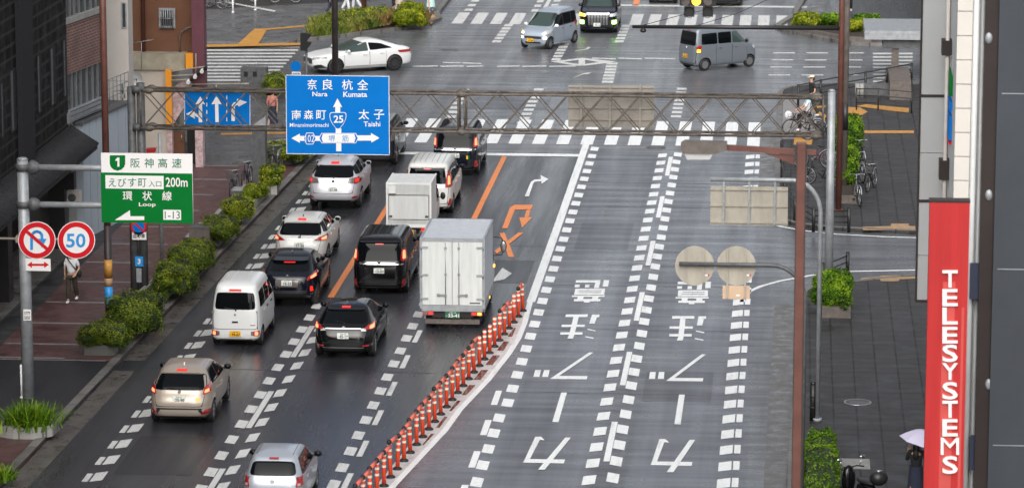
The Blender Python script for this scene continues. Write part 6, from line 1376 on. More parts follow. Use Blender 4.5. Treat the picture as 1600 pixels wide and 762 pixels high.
# ---------------- orange lane posts with linking bars
def lane_post(x, y, link):
    t = thing('lane_post', (x, y, .006), 'orange lane divider post with white bands in the row beside the truck', 'lane post', 'orange posts along the median')
    def pp(nm, mb, m_): o = mb.build(nm, m_, None); o.parent = t; return o
    pp('base', MB().lathe([(.12, 0), (.12, .03), (.06, .075), (.0, .075)], (0, 0, 0), 'Z', 12), 'rubber')
    pp('tube', MB().cyl((0, 0, .06), (0, 0, .88), .055, .049, 12), 'post_orange')
    for z in (.50, .66, .80):
        pp('band', MB().cyl((0, 0, z), (0, 0, z + .06), .0565, .0555, 12, 0, False), 'post_band')
    if link:
        d = Vector((.073, .86, 0)); a = Vector((0, .0, .87)); 
        pp('link_bar', MB().cyl(a + d * .12, a + d * .86 + Vector((0, 0, .0)), .05, None, 8), 'bar_red')
        pp('joint', MB().ell((0, -.02, .89), (.065, .085, .075), 10, 6), 'rubber')
    return t
ys = 84.4; i = 0; first = {}
while ys < 109.6:
    x = -10.02 + (ys - 87.8) * 0.0878; lk = not (101.2 < ys < 104.9 or 106.2 < ys < 108.2 or ys > 109.2)
    if lk in first:
        c2 = copy_tree(first[lk]); c2.location = (x, ys, .006); c2.rotation_euler = (random.gauss(0, .022), random.gauss(0, .022), random.gauss(0, .04)); k_s = random.uniform(.96, 1.03); c2.scale = (1, 1, k_s)
    else: first[lk] = lane_post(x, ys, lk)
    ys += .858
# ---------------- fences
def fence(label, pts, hgt, rails, pw=.055, m='blackmetal', z0=.12):
    t = thing('guard_fence', (pts[0][0], pts[0][1], z0), label, 'fence')
    for x, y in pts:
        mb = MB(); mb.cyl((x, y, z0), (x, y, z0 + hgt), pw, None, 10); mb.cyl((x, y, z0 + hgt), (x, y, z0 + hgt + .03), pw, pw * .5, 10); mb.build('post', m, t)
    for z in rails:
        mb = MB(); mb.tube([(x, y, z0 + z) for x, y in pts], .024, 6); mb.build('rail', m, t)
def gp(x, y): v = at(x, y, .12); return (v.x, v.y)
fence('black three rail fence rounding the north corner of the side street', [gp(1221, 255), gp(1222, 285), gp(1226, 315), gp(1242, 345), gp(1271, 362), gp(1326, 363)], .85, (.35, .55, .75), .06)
fence('short black rail fence at the near corner of the side street', [gp(1285, 452), gp(1324, 435)], .85, (.35, .55, .75), .06)
fence('long dark railing beside the stairway at the far right corner', [gp(1247, 168), gp(1282, 160), gp(1318, 153), gp(1352, 147), gp(1385, 141), gp(1424, 133)], .95, (.4, .65, .93), .05)
fence('thin dark railing in front of the stairway wall', [gp(1338, 172), gp(1372, 172), gp(1424, 177)], .9, (.3, .6, .88), .03)
# bollard, covers
q = at(1270, 656, .12); t = thing('bollard', (q.x, q.y, .12), 'black bollard standing beside the thin grey green sign pole', 'bollard')
mb = MB(); mb.cyl((q.x, q.y, .12), (q.x, q.y, 1.1), .09, .085, 14); mb.build('shaft', 'blackmetal', t); mb = MB(); mb.lathe([(.086, 1.1), (.095, 1.13), (.07, 1.17), (.0, 1.18)], (q.x, q.y, 0), 'Z', 14); mb.build('cap', 'blackmetal', t)
mb = MB()
for z in (.45, .75): mb.cyl((q.x, q.y, z), (q.x, q.y, z + .05), .096, None, 14)
mb.build('ring', 'rubber', t)
q = at(1340, 628, .12); t = thing('manhole_cover', (q.x, q.y, .12), 'round iron manhole cover in the right pavement', 'manhole cover')
mb = MB(); mb.lathe([(.33, .0), (.33, .012), (.0, .014)], (q.x, q.y, .12), 'Z', 28); mb.build('lid', 'manhole', t); mb = MB(); mb.lathe([(.33, .0), (.33, .014), (.38, .014), (.38, .0)], (q.x, q.y, .12), 'Z', 28); mb.build('frame', 'steel', t)
q = at(1337, 724, .12); t = thing('manhole_cover', (q.x, q.y, .12), 'rectangular grey access cover near the umbrella in the right pavement', 'manhole cover')
mb = MB(); mb.b2((q.x - .33, q.y - .5, .12), (q.x + .33, q.y + .5, .132)); mb.build('lid', 'concrete', t); mb = MB(); mb.b2((q.x - .36, q.y - .53, .12), (q.x + .36, q.y + .53, .126)); mb.build('frame', 'steel', t)
for px, py, lab in ((1025, 231, 'round iron manhole cover in the oncoming lane just before the near zebra crossing'), (703, 79, 'dark oval manhole cover in the junction in front of the pale tall wagon')):
    q = at(px, py); t = thing('manhole_cover', (q.x, q.y, 0), lab, 'manhole cover'); mb = MB(); mb.lathe([(.34, .0), (.34, .008), (.0, .009)], (q.x, q.y, 0), 'Z', 28); mb.build('lid', 'manhole', t); mb = MB(); mb.lathe([(.34, .0), (.34, .01), (.4, .01), (.4, .0)], (q.x, q.y, 0), 'Z', 28); mb.build('frame', 'manhole', t)
# stairway shelter at the far right
SYY = 158.5
t = thing('stairway_shelter', (aty(1398, 120, SYY).x, SYY, .12), 'stairway entrance with a flat grey canopy and brown wall at the far right corner', 'shelter')
a = aty(1351, 62, SYY); b_ = aty(1440, 49, SYY)
mb = MB(); mb.b2((a.x, SYY, a.z), (b_.x + 2.5, SYY + 4.2, b_.z)); mb.b2((a.x - .02, SYY - .02, b_.z - .13), (b_.x + 2.5, SYY, b_.z - .1)); mb.build('canopy', 'galv', t)
mb = MB(); mb.b2((aty(1380, 60, SYY).x, SYY + .3, a.z - .42), (b_.x + 2.3, SYY + 3.8, a.z - .005)); mb.build('beam', 'galv_dark', t)
u = aty(1393, 120, SYY); v = aty(1404, 120, SYY); mb = MB(); mb.b2((u.x, SYY + .4, .12), (v.x, SYY + .7, a.z - .42)); mb.build('column', 'planter_brown', t)
u = aty(1391, 100, 153.2); v = aty(1424, 127, 153.2); mb = MB(); mb.b2((u.x, 153.2, .12), (v.x, 157.5, v.z)); mb.build('wall', 'planter_brown', t)
u = aty(1342, 100, 154.2); w_ = aty(1390, 131, 154.2); mb = MB(); mb.b2((u.x, 154.2, .12), (w_.x, 154.45, w_.z)); mb.build('parapet', 'galv_dark', t)
mb = MB()
for x in (1339, 1346): p_ = aty(x, 168, 153.8); mb.cyl((p_.x, 153.8, .12), (p_.x, 153.8, aty(x, 131, 153.8).z), .10, None, 10)
mb.build('gate_post', 'concrete', t)
# ================================================================ BUILDINGS
M['dark_tile'] = paving('dark_wall_tile', (0.0065, 0.0055, 0.0055), (0.009, 0.008, 0.0075), (0.034, 0.030, 0.028), 1.0, 1.0, 0.42, 0.6, 0.05, vert='x', spec=0.15, offset=0.0)
M['brick_wall'] = paving('red_brown_brick_wall', (0.155, 0.062, 0.052), (0.115, 0.048, 0.042), (0.20, 0.155, 0.135), 1.0, 0.30, 0.10, 0.65, 0.018, vert='x')
M['cream_wall'] = mat('cream_render', (0.50, 0.44, 0.37), 0.75, var=0.12, vscale=0.8)
M['pale_wall'] = mat('off_white_render', (0.52, 0.48, 0.44), 0.75, var=0.10, vscale=0.8)
M['brown_wall'] = mat('ochre_brown_render', (0.155, 0.075, 0.045), 0.8, spec=0.1, var=0.14, vscale=1.2)
M['blue_panel'] = mat('pale_blue_metal_panel', (0.36, 0.41, 0.46), 0.5, 0.0, var=0.06, vscale=1)
M['grey_wall'] = mat('slate_grey_wall', (0.052, 0.058, 0.068), 0.6, spec=0.2, var=0.08, vscale=0.8)
M['brown_edge'] = mat('dark_brown_cladding', (0.035, 0.027, 0.025), 0.5, spec=0.2, var=0.15, vscale=1)
M['white_tile'] = mat('cream_white_tile', (0.60, 0.565, 0.52), 0.45, var=0.05, vscale=1)
M['white_wall'] = mat('white_wall', (0.62, 0.635, 0.63), 0.5, var=0.06, vscale=1)
M['win_glass'] = mat('grey_window_glass', (0.05, 0.058, 0.06), 0.15, spec=0.25, var=0.5, vscale=1.4)
M['roof_tile'] = mat('grey_roof_tile', (0.026, 0.026, 0.028), 0.6, spec=0.2, var=0.3, vscale=6)
M['plum'] = mat('plum_painted_steel', (0.115, 0.035, 0.05), 0.5, var=0.15, vscale=2)
M['stone_trim'] = mat('weathered_stone_trim', (0.30, 0.265, 0.20), 0.8, var=0.35, vscale=1.6)
M['pilaster_grey'] = mat('charcoal_cladding', (0.022, 0.022, 0.025), 0.6, spec=0.15)
M['lantern'] = mat('lit_lantern', (0.9, 0.5, 0.2), 0.4, emit=(1, 0.45, 0.15), estr=1.2)
M['lightbox'] = mat('unlit_sign_panel', (0.37, 0.375, 0.375), 0.5, spec=0.2, var=0.07, vscale=0.5)
M['pinkwall'] = mat('pale_pink_mosaic', (0.50, 0.36, 0.36), 0.6, var=0.5, vscale=7)
M['mesh_wire'] = mat('grey_wire', (0.2, 0.2, 0.2), 0.6)
def bpart(root, nm, mb, m, par=None): return mb.build(nm, m, par or root)
# dark tiled building (long facade along the pavement)
FX = -24.0
t = thing('office_building', (FX, 100, 0), 'dark tiled building with slit windows and a tiled pent roof at the left edge', 'building')
YE = 118.5
bpart(t, 'wall', MB().b2((FX, 20, 3.0), (-40, YE, 21)), 'dark_tile')
bpart(t, 'ground_floor_wall', MB().b2((FX - 1.6, 30, 0.1), (-40, YE, 3.0)), 'brown_edge')
mb = MB()
for Y in (100.5, 106.3, 111.3, 116.2): mb.b2((FX - .55, Y - .3, .1), (FX - .02, Y + .3, 2.998))
for Y in (96, 101.2, 109.2, 118.0): 
    mm = MB().b2((FX - .55, Y - .32, .1), (FX - .02, Y + .32, 2.998)); bpart(t, 'pillar', mm, 'blackmetal')
# big vertical dark pilaster and slit windows measured on the facade
mm = MB(); a = atx(25, 100, FX); b_ = atx(44, 100, FX); mm.b2((FX - .3, a.y, 3.0), (FX + .18, b_.y, 20.9)); bpart(t, 'pilaster', mm, 'pilaster_grey')
for x0, x1, y0, y1 in ((15.5, 24, 107, 206), (57.5, 63.5, 84, 177), (78, 86, 72, 165), (98, 103.5, 60, 152), (0.5, 5, 128, 216), (72, 79, 232, 256), (92, 99, 216, 246), (30, 38, 255, 281)):
    a = atx(x0, (y0 + y1) / 2, FX); b_ = atx(x1, (y0 + y1) / 2, FX); zt_ = atx((x0 + x1) / 2, y0, FX).z; zb_ = atx((x0 + x1) / 2, y1, FX).z
    f = MB(); f.b2((FX - .05, a.y, zb_), (FX + .03, b_.y, zt_)); w_ = bpart(t, 'window', f, 'pilaster_grey')
    f = MB(); f.b2((FX + .031, a.y + .07, zb_ + .05), (FX + .036, b_.y - (b_.y - a.y) * .55, zt_ - .05)); bpart(t, 'pane', f, 'galv_dark', w_)
# pent roof with ribbed tiles
r0 = atx(0, 352, FX + .95); r1 = atx(111, 266, FX + .95); zl = (r0.z + r1.z) / 2; zu = zl + .62
ya, yb = 92.0, YE + .1
mb = MB(); mb.prism([(FX + .95, ya, zl), (FX + .001, ya, zu), (FX + .001, ya, zl - .12), (FX + .95, ya, zl - .12)], (0, yb - ya, 0)); rf = bpart(t, 'pent_roof', mb, 'roof_tile')
mb = MB(); y = ya + .12
while y < yb: mb.cyl((FX + .97, y, zl + .02), (FX + .02, y, zu + .02), .07, None, 8); y += .27
bpart(t, 'tile_roll', mb, 'roof_tile', rf).__setitem__('kind', 'stuff')
mb = MB(); q = atx(92, 307, FX - .3); mb.lathe([(.06, -.28), (.13, -.22), (.13, .2), (.05, .3)], q, 'Z', 12); bpart(t, 'lantern', mb, 'lantern')
mb = MB(); q = atx(117, 309, -23.75); mb.b2((q.x - .4, q.y, q.z - .18), (q.x + .15, q.y + .45, q.z + .2)); ac = bpart(t, 'air_conditioner', mb, 'pale_wall'); mb = MB(); mb.cyl((q.x - .1, q.y - .012, q.z + .0), (q.x - .1, q.y, q.z), .14, None, 14); bpart(t, 'fan_grille', mb, 'galv_dark', ac)
mb = MB(); q = atx(111, 285, -23.8); mb.b2((q.x - .3, q.y, q.z - .25), (q.x + .1, q.y + .4, q.z + .3)); bpart(t, 'meter_box', mb, 'blackmetal')
# brick building, its facade turned slightly towards the camera
ang = math.radians(9.4); BD = Vector((math.sin(ang), math.cos(ang), 0)); BN = Vector((math.cos(ang), -math.sin(ang), 0)); P0 = Vector((-24.05, 118.7, 0))
def onp(px, py, off=0.0):
    p = P0 + BN * off; d = ray(px, py); k_ = (p - CAM).dot(BN) / d.dot(BN); return CAM + d * k_
def strip_block(root, nm, x0, x1, zt_, zb_, m, off0=-6.0, off1=0.0, par=None):
    a = onp(x0, 150, off1); b_ = onp(x1, 150, off1)
    mb = MB(); mb.prism([(a.x, a.y, zb_), (b_.x, b_.y, zb_), (b_.x, b_.y, zt_), (a.x, a.y, zt_)], BN * (off0 - off1)); return bpart(root, nm, mb, m, par)
t = thing('brick_building', P0, 'red brown brick building with grey windows, right of the dark tiled building', 'building')
zs = onp(109, 36).z; zb1 = onp(109, 116).z; zw = onp(109, 173).z; zl_ = onp(109, 190).z
strip_block(t, 'wall', 104, 168, zs, zb1, 'brick_wall')
for z0, z1 in ((zb1, zw), (zs + .18, zs + 1.9)):
    strip_block(t, 'window_band', 104, 168, z1 if z1 > z0 else z0, z0 if z1 > z0 else z1, 'win_glass', -6, -.12)
    fr = MB()
    for x in (110, 117, 124.5, 134, 143, 151, 159): a = onp(x, 150, -.12); fr.prism([(a.x, a.y, min(z0, z1)), (a.x + BD.x * .07, a.y + BD.y * .07, min(z0, z1)), (a.x + BD.x * .07, a.y + BD.y * .07, max(z0, z1)), (a.x, a.y, max(z0, z1))], BN * .06)
    bpart(t, 'window_frame', fr, 'steel')
strip_block(t, 'sill', 104, 168, zs + .18, zs, 'concrete', -6, .07); strip_block(t, 'sill', 104, 168, zw, zl_, 'galv', -6, .12)
strip_block(t, 'wall', 104, 168, zs + 5.0, zs + 1.9, 'brick_wall')
strip_block(t, 'lower_wall', 104, 128, zl_, .1, 'concrete', -6, -.02)
for i in range(3):
    mb = MB(); a = onp(110, 150, .28); b_ = onp(157, 150, .28); z = zw - .25 + i * .16; mb.cyl((a.x, a.y, z), (b_.x, b_.y, z), .02, None, 6); bpart(t, 'balcony_rail', mb, 'galv_dark')
# pale blue panelled annexe
t = thing('annexe', onp(128, 220, .25), 'low annexe clad in pale blue metal panels behind the rusty pole, dishes on top', 'building')
zt_ = onp(128, 194, .25).z
strip_block(t, 'wall', 128, 207, zt_, .1, 'blue_panel', -5, .25)
mb = MB()
for x in (139, 150, 167, 184, 196): a = onp(x, 200, .25); mb.prism([(a.x, a.y, .15), (a.x + BD.x * .03, a.y + BD.y * .03, .15), (a.x + BD.x * .03, a.y + BD.y * .03, zt_ - .01), (a.x, a.y, zt_ - .01)], BN * .012)
bpart(t, 'panel_joint', mb, 'galv')
strip_block(t, 'coping', 128, 207, zt_ + .09, zt_, 'galv_dark', -5.1, .32)
mb = MB()
for i in range(7):
    a = onp(165 + i * 6, 150, -.1); mb.cyl((a.x, a.y, zt_ + .09), (a.x, a.y, zt_ + 1.0), .018, None, 6)
for z in (.35, .65, .98): a = onp(165, 150, -.1); b_ = onp(201, 150, -.1); mb.cyl((a.x, a.y, zt_ + z), (b_.x, b_.y, zt_ + z), .014, None, 6)
bpart(t, 'roof_railing', mb, 'mesh_wire')
for px, py, r_, Y in ((213, 124, 11, 129.0), (190.5, 142, 9.5, 124.4)):
    q = aty(px, py, Y); d = thing('satellite_dish', q, 'white satellite dish tilted to the right, %s of the pair by the gantry post' % ('upper' if px > 200 else 'lower'), 'dish')
    rm = Matrix.Rotation(math.radians(-30 if px > 200 else -58), 3, 'Z') @ Matrix.Rotation(math.radians(18), 3, 'Y')
    R_ = r_ / 38; vs = []; 
    mb = MB(); prof = [(R_ * i / 6, -.10 * (1 - (i / 6) ** 2)) for i in range(7)]
    m2 = MB(); m2.lathe([(r__, h__) for r__, h__ in prof], (0, 0, 0), 'Y', 20); m2.lathe([(r__, h__ + .02) for r__, h__ in reversed(prof)], (0, 0, 0), 'Y', 20)
    mb.add([q + rm @ Vector((v.x, v.z if False else -v.y, v.z)) for v in m2.v], m2.f, 0, True); mb.build('dish', 'white', d)
    mb = MB(); mb.cyl(q + Vector((0, .1, 0)), (q.x, q.y + .12, zt_ - .2 if px < 200 else q.z - 1.4), .025, None, 8); mb.cyl(q + Vector((0, .1, 0)), q + rm @ Vector((0, -.3, 0)), .012, None, 6); mb.build('mount', 'galv_dark', d)
# cream stair tower
CY = 126.2; a = aty(160, 60, CY); b_ = aty(200.5, 60, CY); t = thing('stair_tower', (a.x, CY, 0), 'narrow off white tower block with one slit window beside the brick building', 'building')
bpart(t, 'wall', MB().b2((a.x - 1.5, CY, .1), (b_.x, CY + .9, 16)), 'pale_wall')
u = aty(190.5, 44, CY); v = aty(197.5, 4, CY); w_ = bpart(t, 'window', MB().b2((u.x, CY - .04, u.z), (v.x, CY + .02, v.z)), 'galv'); bpart(t, 'pane', MB().b2((u.x + .04, CY - .048, u.z + .04), (v.x - .04, CY - .041, v.z - .04)), 'win_glass', w_)
for z in (4.5, 8.0, 11.5): bpart(t, 'joint', MB().b2((a.x - 1.4, CY - .012, z), (b_.x - .005, CY + .01, z + .03)), 'galv')
# brown building with barred window and the shopfront below it
OY = 134.3
t = thing('shop_building', aty(250, 250, OY), 'ochre brown building with a barred window above an open shopfront', 'building')
a = aty(198, 60, OY); b_ = aty(300, 60, OY); zp = aty(250, 84, OY).z; zq2 = aty(250, 109, OY).z
bpart(t, 'wall', MB().b2((a.x - 4, OY + .6, zp), (b_.x, OY + 2.6, 18)), 'brown_wall')
bpart(t, 'parapet', MB().b2((a.x - 4, OY - .1, zq2), (aty(289, 60, OY).x, OY + 2.6, zp)), 'stone_trim')
bpart(t, 'lower_wall', MB().b2((a.x - 4, OY, .1), (aty(262, 60, OY).x, OY + 2.5, zq2)), 'cream_wall')
u = aty(249, 44, OY + .6); v = aty(274, 13, OY + .6); f = bpart(t, 'window', MB().b2((u.x, OY + .52, u.z), (v.x, OY + .62, v.z)), 'galv'); bpart(t, 'pane', MB().b2((u.x + .07, OY + .51, u.z + .1), (v.x - .07, OY + .519, v.z - .07)), 'win_glass', f)
mb = MB()
for i in range(6): x = u.x + .1 + (v.x - u.x - .2) * i / 5; mb.cyl((x, OY + .45, u.z + .02), (x, OY + .45, v.z - .02), .016, None, 6)
for z in (u.z + .06, (u.z + v.z) / 2, v.z - .06): mb.cyl((u.x + .03, OY + .45, z), (v.x - .03, OY + .45, z), .014, None, 6)
bpart(t, 'window_bars', mb, 'steel', f)
mb = MB(); x = aty(220, 40, OY).x; mb.cyl((x, OY + .5, zp), (x, OY + .5, 18), .08, None, 8); bpart(t, 'downpipe', mb, 'brownpole')
mb = MB(); mb.tube([aty(x_, y_, OY + .45) for x_, y_ in ((281, 82), (281, 56), (284, 50), (291, 45), (303, 41))], .035, 6); bpart(t, 'conduit', mb, 'planter_brown')
mb = MB(); mb.tube([aty(x_, y_, OY - .1) for x_, y_ in ((206, 68), (241, 62))], .018, 6); mb.tube([aty(x_, y_, OY - .1) for x_, y_ in ((221, 65), (221, 108))], .015, 6)
for x_ in (208, 214, 222, 230, 238): p_ = aty(x_, 67.5 - (x_ - 206) * .17, OY - .1); mb.cyl(p_ + Vector((0, -.25, 0)), p_ + Vector((0, .25, 0)), .01, None, 5)
bpart(t, 'aerial', mb, 'steel')
p0 = aty(300.5, 100, OY - .3); p1 = aty(319.5, 100, OY - .3); bpart(t, 'column', MB().b2((p0.x, OY - .3, aty(310, 146, OY).z), (p1.x, OY + .3, 18)), 'plum')
bpart(t, 'lower_column', MB().b2((p0.x + .05, OY - .25, .1), (p1.x - .12, OY + .25, aty(310, 146, OY).z - .002)), 'pinkwall')
u = aty(264, 200, OY); v = aty(299, 118, OY); bpart(t, 'fascia', MB().prism([aty(266, 202, OY), aty(299, 150, OY + .4), aty(299, 118, OY + .4), aty(266, 140, OY)], (0, .2, 0)), 'pinkwall')
bpart(t, 'pillar', MB().b2((aty(262, 230, OY).x, OY - .1, .1), (aty(270, 230, OY).x, OY + .2, u.z)), 'pinkwall')
u = aty(271, 246, OY + .4); v = aty(288, 206, OY + .4); d = bpart(t, 'door', MB().b2((u.x, OY + .4, .1), (v.x, OY + .5, v.z)), 'brown_wall'); bpart(t, 'handle', MB().cyl((v.x - .1, OY + .36, 1.0), (v.x - .1, OY + .36, 1.25), .02, None, 6), 'steel', d)
bpart(t, 'shopfront', MB().b2((aty(288.5, 230, OY).x, OY + .6, .1), (aty(306, 230, OY).x, OY + 2.2, 3.2)), 'blackmetal')
for x0, y0, x1, y1 in ((258.5, 109, 269.5, 198), (290, 83.5, 302, 108)):
    p_ = aty(x0, y0, OY - .35); q_ = aty(x1, y1, OY - .35); bpart(t, 'orange_post', MB().b2((p_.x, OY - .4, q_.z), (q_.x, OY - .2, p_.z)), 'orangepole')
mb = MB()
for (xa, ya_, xb, yb_) in ((268, 112, 322, 104), (268, 119, 305, 117), (268, 126, 298, 124), (262, 143, 300, 132), (300, 132, 389, 131), (306, 84, 306, 118), (338, 131, 338, 143)): mb.tube([aty(xa, ya_, OY - .5), aty(xb, yb_, OY - .5)], .03, 6)
bpart(t, 'awning_frame', mb, 'stone_trim')
for i in range(6):
    p_ = aty(295 + i * 5.3, 127 - i * 4.2, OY - .6); mb = MB(); mb.cyl(p_ + Vector((0, -.16, -.03)), p_ + Vector((0, .1, .03)), .075, .055, 10); bpart(t, 'spotlight', mb, 'white' if i % 2 == 0 else 'blackplastic')
p_ = aty(240, 250, OY - .7); mb = MB(); mb.prism([aty(228, 233, OY - .6), aty(243, 232, OY - .6), aty(241, 239, OY - .6), aty(229, 240, OY - .6)], (0, .3, 0)); bpart(t, 'shop_awning', mb, 'redshop')
# ---------------- right side
# tiled pilaster building
WY = 81.0; x0 = aty(1490, 300, WY).x; x1 = aty(1513.5, 300, WY).x
t = thing('shop_building', (x0, WY, 0), 'cream tiled building edge between the white and the red vertical signs', 'building')
bpart(t, 'wall', MB().b2((x0 + .02, WY + .05, .1), (x0 + 8, WY + 4.2, 17)), 'white_wall')
zr = [aty(1500, y, WY).z for y in (18, 56, 93, 131, 168.5, 206, 244, 282, 320)]
pz = zr[0] - zr[1]; z = zr[0]
k_ = 0; zz0 = z - 22 * pz
while zz0 < 17:
    if zz0 > .1: bpart(t, 'tile_panel', MB().b2((x0, WY, zz0 + .012), (x1, WY + .049, zz0 + pz - .012)), 'white_tile')
    zz0 += pz
bpart(t, 'drain_pipe', MB().cyl((x1 + .085, WY - .03, .1), (x1 + .085, WY - .03, 17), .07, None, 12), 'white_wall')
for y0, y1, m_ in ((107, 137, 'green_sign'), (146, 160, 'blue_sign'), (168, 205, 'blue_sign'), (207, 211, 'red_sign')):
    a = aty(1477, y1, WY + 3.4); b_ = aty(1489, y0, WY + 3.4); bpart(t, 'shop_panel', MB().b2((x0 - .05, WY + 2.0, a.z), (x0 + .019, WY + 3.6, b_.z)), m_)
a = aty(1482, 90, WY + 2.6); b_ = aty(1482, 67, WY + 2.6); bpart(t, 'bracket_box', MB().b2((x0 - .21, WY + 2.9, a.z), (x0 + .02, WY + 3.4, b_.z)), 'brown_edge')
a = aty(1482, 285, WY + 2.6); b_ = aty(1482, 255, WY + 2.6); bpart(t, 'bracket_box', MB().b2((x0 - .21, WY + 2.9, a.z), (x0 + .02, WY + 3.4, b_.z)), 'brown_edge')
bpart(t, 'shop_pipe', MB().cyl((x0 - .08, WY + 3.0, .1), (x0 - .08, WY + 3.0, 17), .045, None, 10), 'pale_wall')
# slate grey building
GY2 = 80.6; xa = aty(1533, 300, GY2).x; xb = aty(1554, 300, GY2).x
t = thing('office_building', (xa, GY2, 0), 'slate grey building with a dark brown edge filling the right border of the photo', 'building')
bpart(t, 'street_wall', MB().b2((xa + .53, GY2 + .25, .1), (xa + 10, GY2 + 6.6, 17)), 'white_wall')
bpart(t, 'edge_cladding', MB().b2((xa, GY2, .1), (xb, GY2 + .249, 17)), 'brown_edge')
for xq in (1526, 1531): u = aty(xq, 300, GY2 + .4); bpart(t, 'corner_strip', MB().b2((u.x - .012, GY2 + .40, .1), (u.x + .012, GY2 + .44, 17)), 'galv')
bpart(t, 'wall', MB().b2((xb + .003, GY2 - .08, .1), (xb + 10, GY2 + .25, 17)), 'grey_wall')
for y in (147, 421, 696): z = aty(1575, y, GY2 - .08).z; bpart(t, 'wall_joint', MB().b2((xb + .1, GY2 - .088, z), (xb + 9.9, GY2 - .079, z + .02)), 'galv')
for y0, y1 in ((468, 413), (735, 682)):
    z0 = aty(1524, y0, GY2).z; z1 = aty(1524, y1, GY2).z; bpart(t, 'window', MB().b2((aty(1515, y0, GY2).x, GY2 + .06, z0), (xa - .003, GY2 + .2, z1)), 'c_navy')
for y in (60, 305, 600):
    q = aty(1545, y, GY2); mb = MB(); mb.ell((q.x, GY2 - .0, q.z), (.085, .06, .13), 12, 8); bpart(t, 'wall_lamp', mb, 'galv')
# white blade sign
VY = 85.0; a = aty(1430, 470, VY); b_ = aty(1475, 470, VY)
t = thing('blade_sign', (a.x, VY, a.z), 'tall blank white vertical signboard in a dark frame, left of the red one', 'signboard')
zb_ = a.z; zz1 = [zb_, aty(1450, 399, VY).z, aty(1450, 314, VY).z, aty(1450, 239, VY).z, aty(1450, 150, VY).z, 15.6]
for i in range(5): bpart(t, 'panel', MB().b2((a.x + .04, VY, zz1[i] + (.035 if i != 1 and i != 3 else .006)), (b_.x - .05, VY + .3, zz1[i + 1] - (.035 if i not in (0, 2) else .006))), 'lightbox')
fr = MB()
fr.b2((a.x, VY - .02, zb_ - .03), (a.x + .038, VY + .32, 15.6)); fr.b2((b_.x - .048, VY - .02, zb_ - .03), (b_.x + .02, VY + .32, 15.6))
for z in (zz1[0], zz1[2], zz1[4]): fr.b2((a.x + .039, VY - .015, z - .033), (b_.x - .049, VY + .315, z + .033))
bpart(t, 'frame', fr, 'brown_edge')
mb = MB()
for z in (6.0, 13.2): mb.b2((b_.x + .021, VY + .1, z), (x0 + .01, VY + .2, z + .2))
bpart(t, 'bracket', mb, 'brown_edge')
# red vertical sign
RY2 = 76.0; a = aty(1453, 316, RY2); b_ = aty(1515.5, 316, RY2); 
t = thing('blade_sign', (a.x, RY2, 3.0), 'tall red vertical signboard with raised white capital letters', 'signboard')
bpart(t, 'board', MB().b2((a.x, RY2, 2.6), (b_.x, RY2 + .35, a.z)), 'redshop')
bpart(t, 'cap', MB().b2((a.x - .01, RY2 - .01, a.z + .001), (b_.x + .01, RY2 + .36, a.z + .04)), 'brown_edge')
for xl_, xr_, y0, y1 in ((1470, 1489, 440, 762), (1500, 1504, 480, 762)): u = aty(xl_, 600, RY2); v = aty(xr_, 600, RY2); bpart(t, 'faded_strip', MB().b2((u.x, RY2 - .004, 2.7), (v.x, RY2 + .01, aty(1480, y0, RY2).z)), 'redshop_faded')
for ch, y0, y1 in (('T', 422.5, 449), ('E', 452, 478), ('L', 480.5, 506.5), ('E', 511, 536), ('S', 538.5, 565), ('Y', 567.5, 593), ('S', 597, 623.5), ('T', 626, 652), ('E', 655, 681), ('M', 683.5, 710), ('S', 712.5, 739.5)):
    xa_, xb_ = (1470, 1498.5) if ch == 'M' else (1472.5, 1496.5)
    m2 = MB(); text_box(m2, ch, xa_, xb_, y1, y0, lambda u, v: aty(u, v, RY2 - .06), 0.0 if ch == 'M' else .012)
    mb = MB(); n = len(m2.v); mb.v = m2.v + [q_ + Vector((0, .06, 0)) for q_ in m2.v]; mb.f = list(m2.f); mb.m = list(m2.m); mb.sm = list(m2.sm)
    ed = {}
    for f_ in m2.f:
        for i in range(len(f_)):
            e_ = (f_[i], f_[(i + 1) % len(f_)]); ed[e_] = 1
    for (i, j) in list(ed):
        if (j, i) not in ed: mb.f.append([j, i, i + n, j + n]); mb.m.append(0); mb.sm.append(False)
    bpart(t, 'letter', mb, 'white_sign')
mb = MB()
for z in (5.0,): mb.b2((b_.x - .3, RY2 + .351, z), (b_.x - .15, WY - .001, z + .2))
bpart(t, 'bracket', mb, 'brown_edge')

# unseen blocks added behind the viewpoint, only for rear windows and paint to reflect
for i, (x0, x1, y, h_) in enumerate(((-75, -52, -70, 48), (-50, -26, -95, 34), (-23, -10, -130, 52), (10, 34, -85, 56), (36, 60, -70, 40))):
    t = thing('office_building', ((x0 + x1) / 2, y, 0), 'unseen grey block added behind the viewpoint to be mirrored in the rear windows', 'building', 'added unseen blocks behind the viewpoint')
    bpart(t, 'wall', MB().b2((x0, y - 18, .1), (x1, y, h_)), 'brown_edge')
    z = 4.0
    while z < h_ - 2: bpart(t, 'window', MB().b2((x0 + .8, y - .02, z), (x1 - .8, y + .03, z + 1.5)), 'win_glass'); z += 3.6
for i, (x0, x1, y, h_) in enumerate(((-62, -27.5, 208, 46), (-66, -32, 262, 60), (-70, -37, 330, 52), (5.5, 40, 206, 38), (6, 40, 262, 54), (5.5, 42, 335, 48))):  # unseen blocks added past the crossing, there only for the wet road to mirror
    t = thing('office_building', ((x0 + x1) / 2, y, 0), 'grey city block lining the street beyond the far zebra crossing', 'building', 'added unseen blocks beyond the far crossing')
    bpart(t, 'wall', MB().b2((x0, y, .1), (x1, y + 44, h_)), 'grey_wall' if i % 2 else 'brown_edge')
    z = 5.0
    while z < h_ - 2: bpart(t, 'window', MB().b2((x0 + .8, y - .03, z), (x1 - .8, y + .02, z + 1.6)), 'win_glass'); z += 3.7
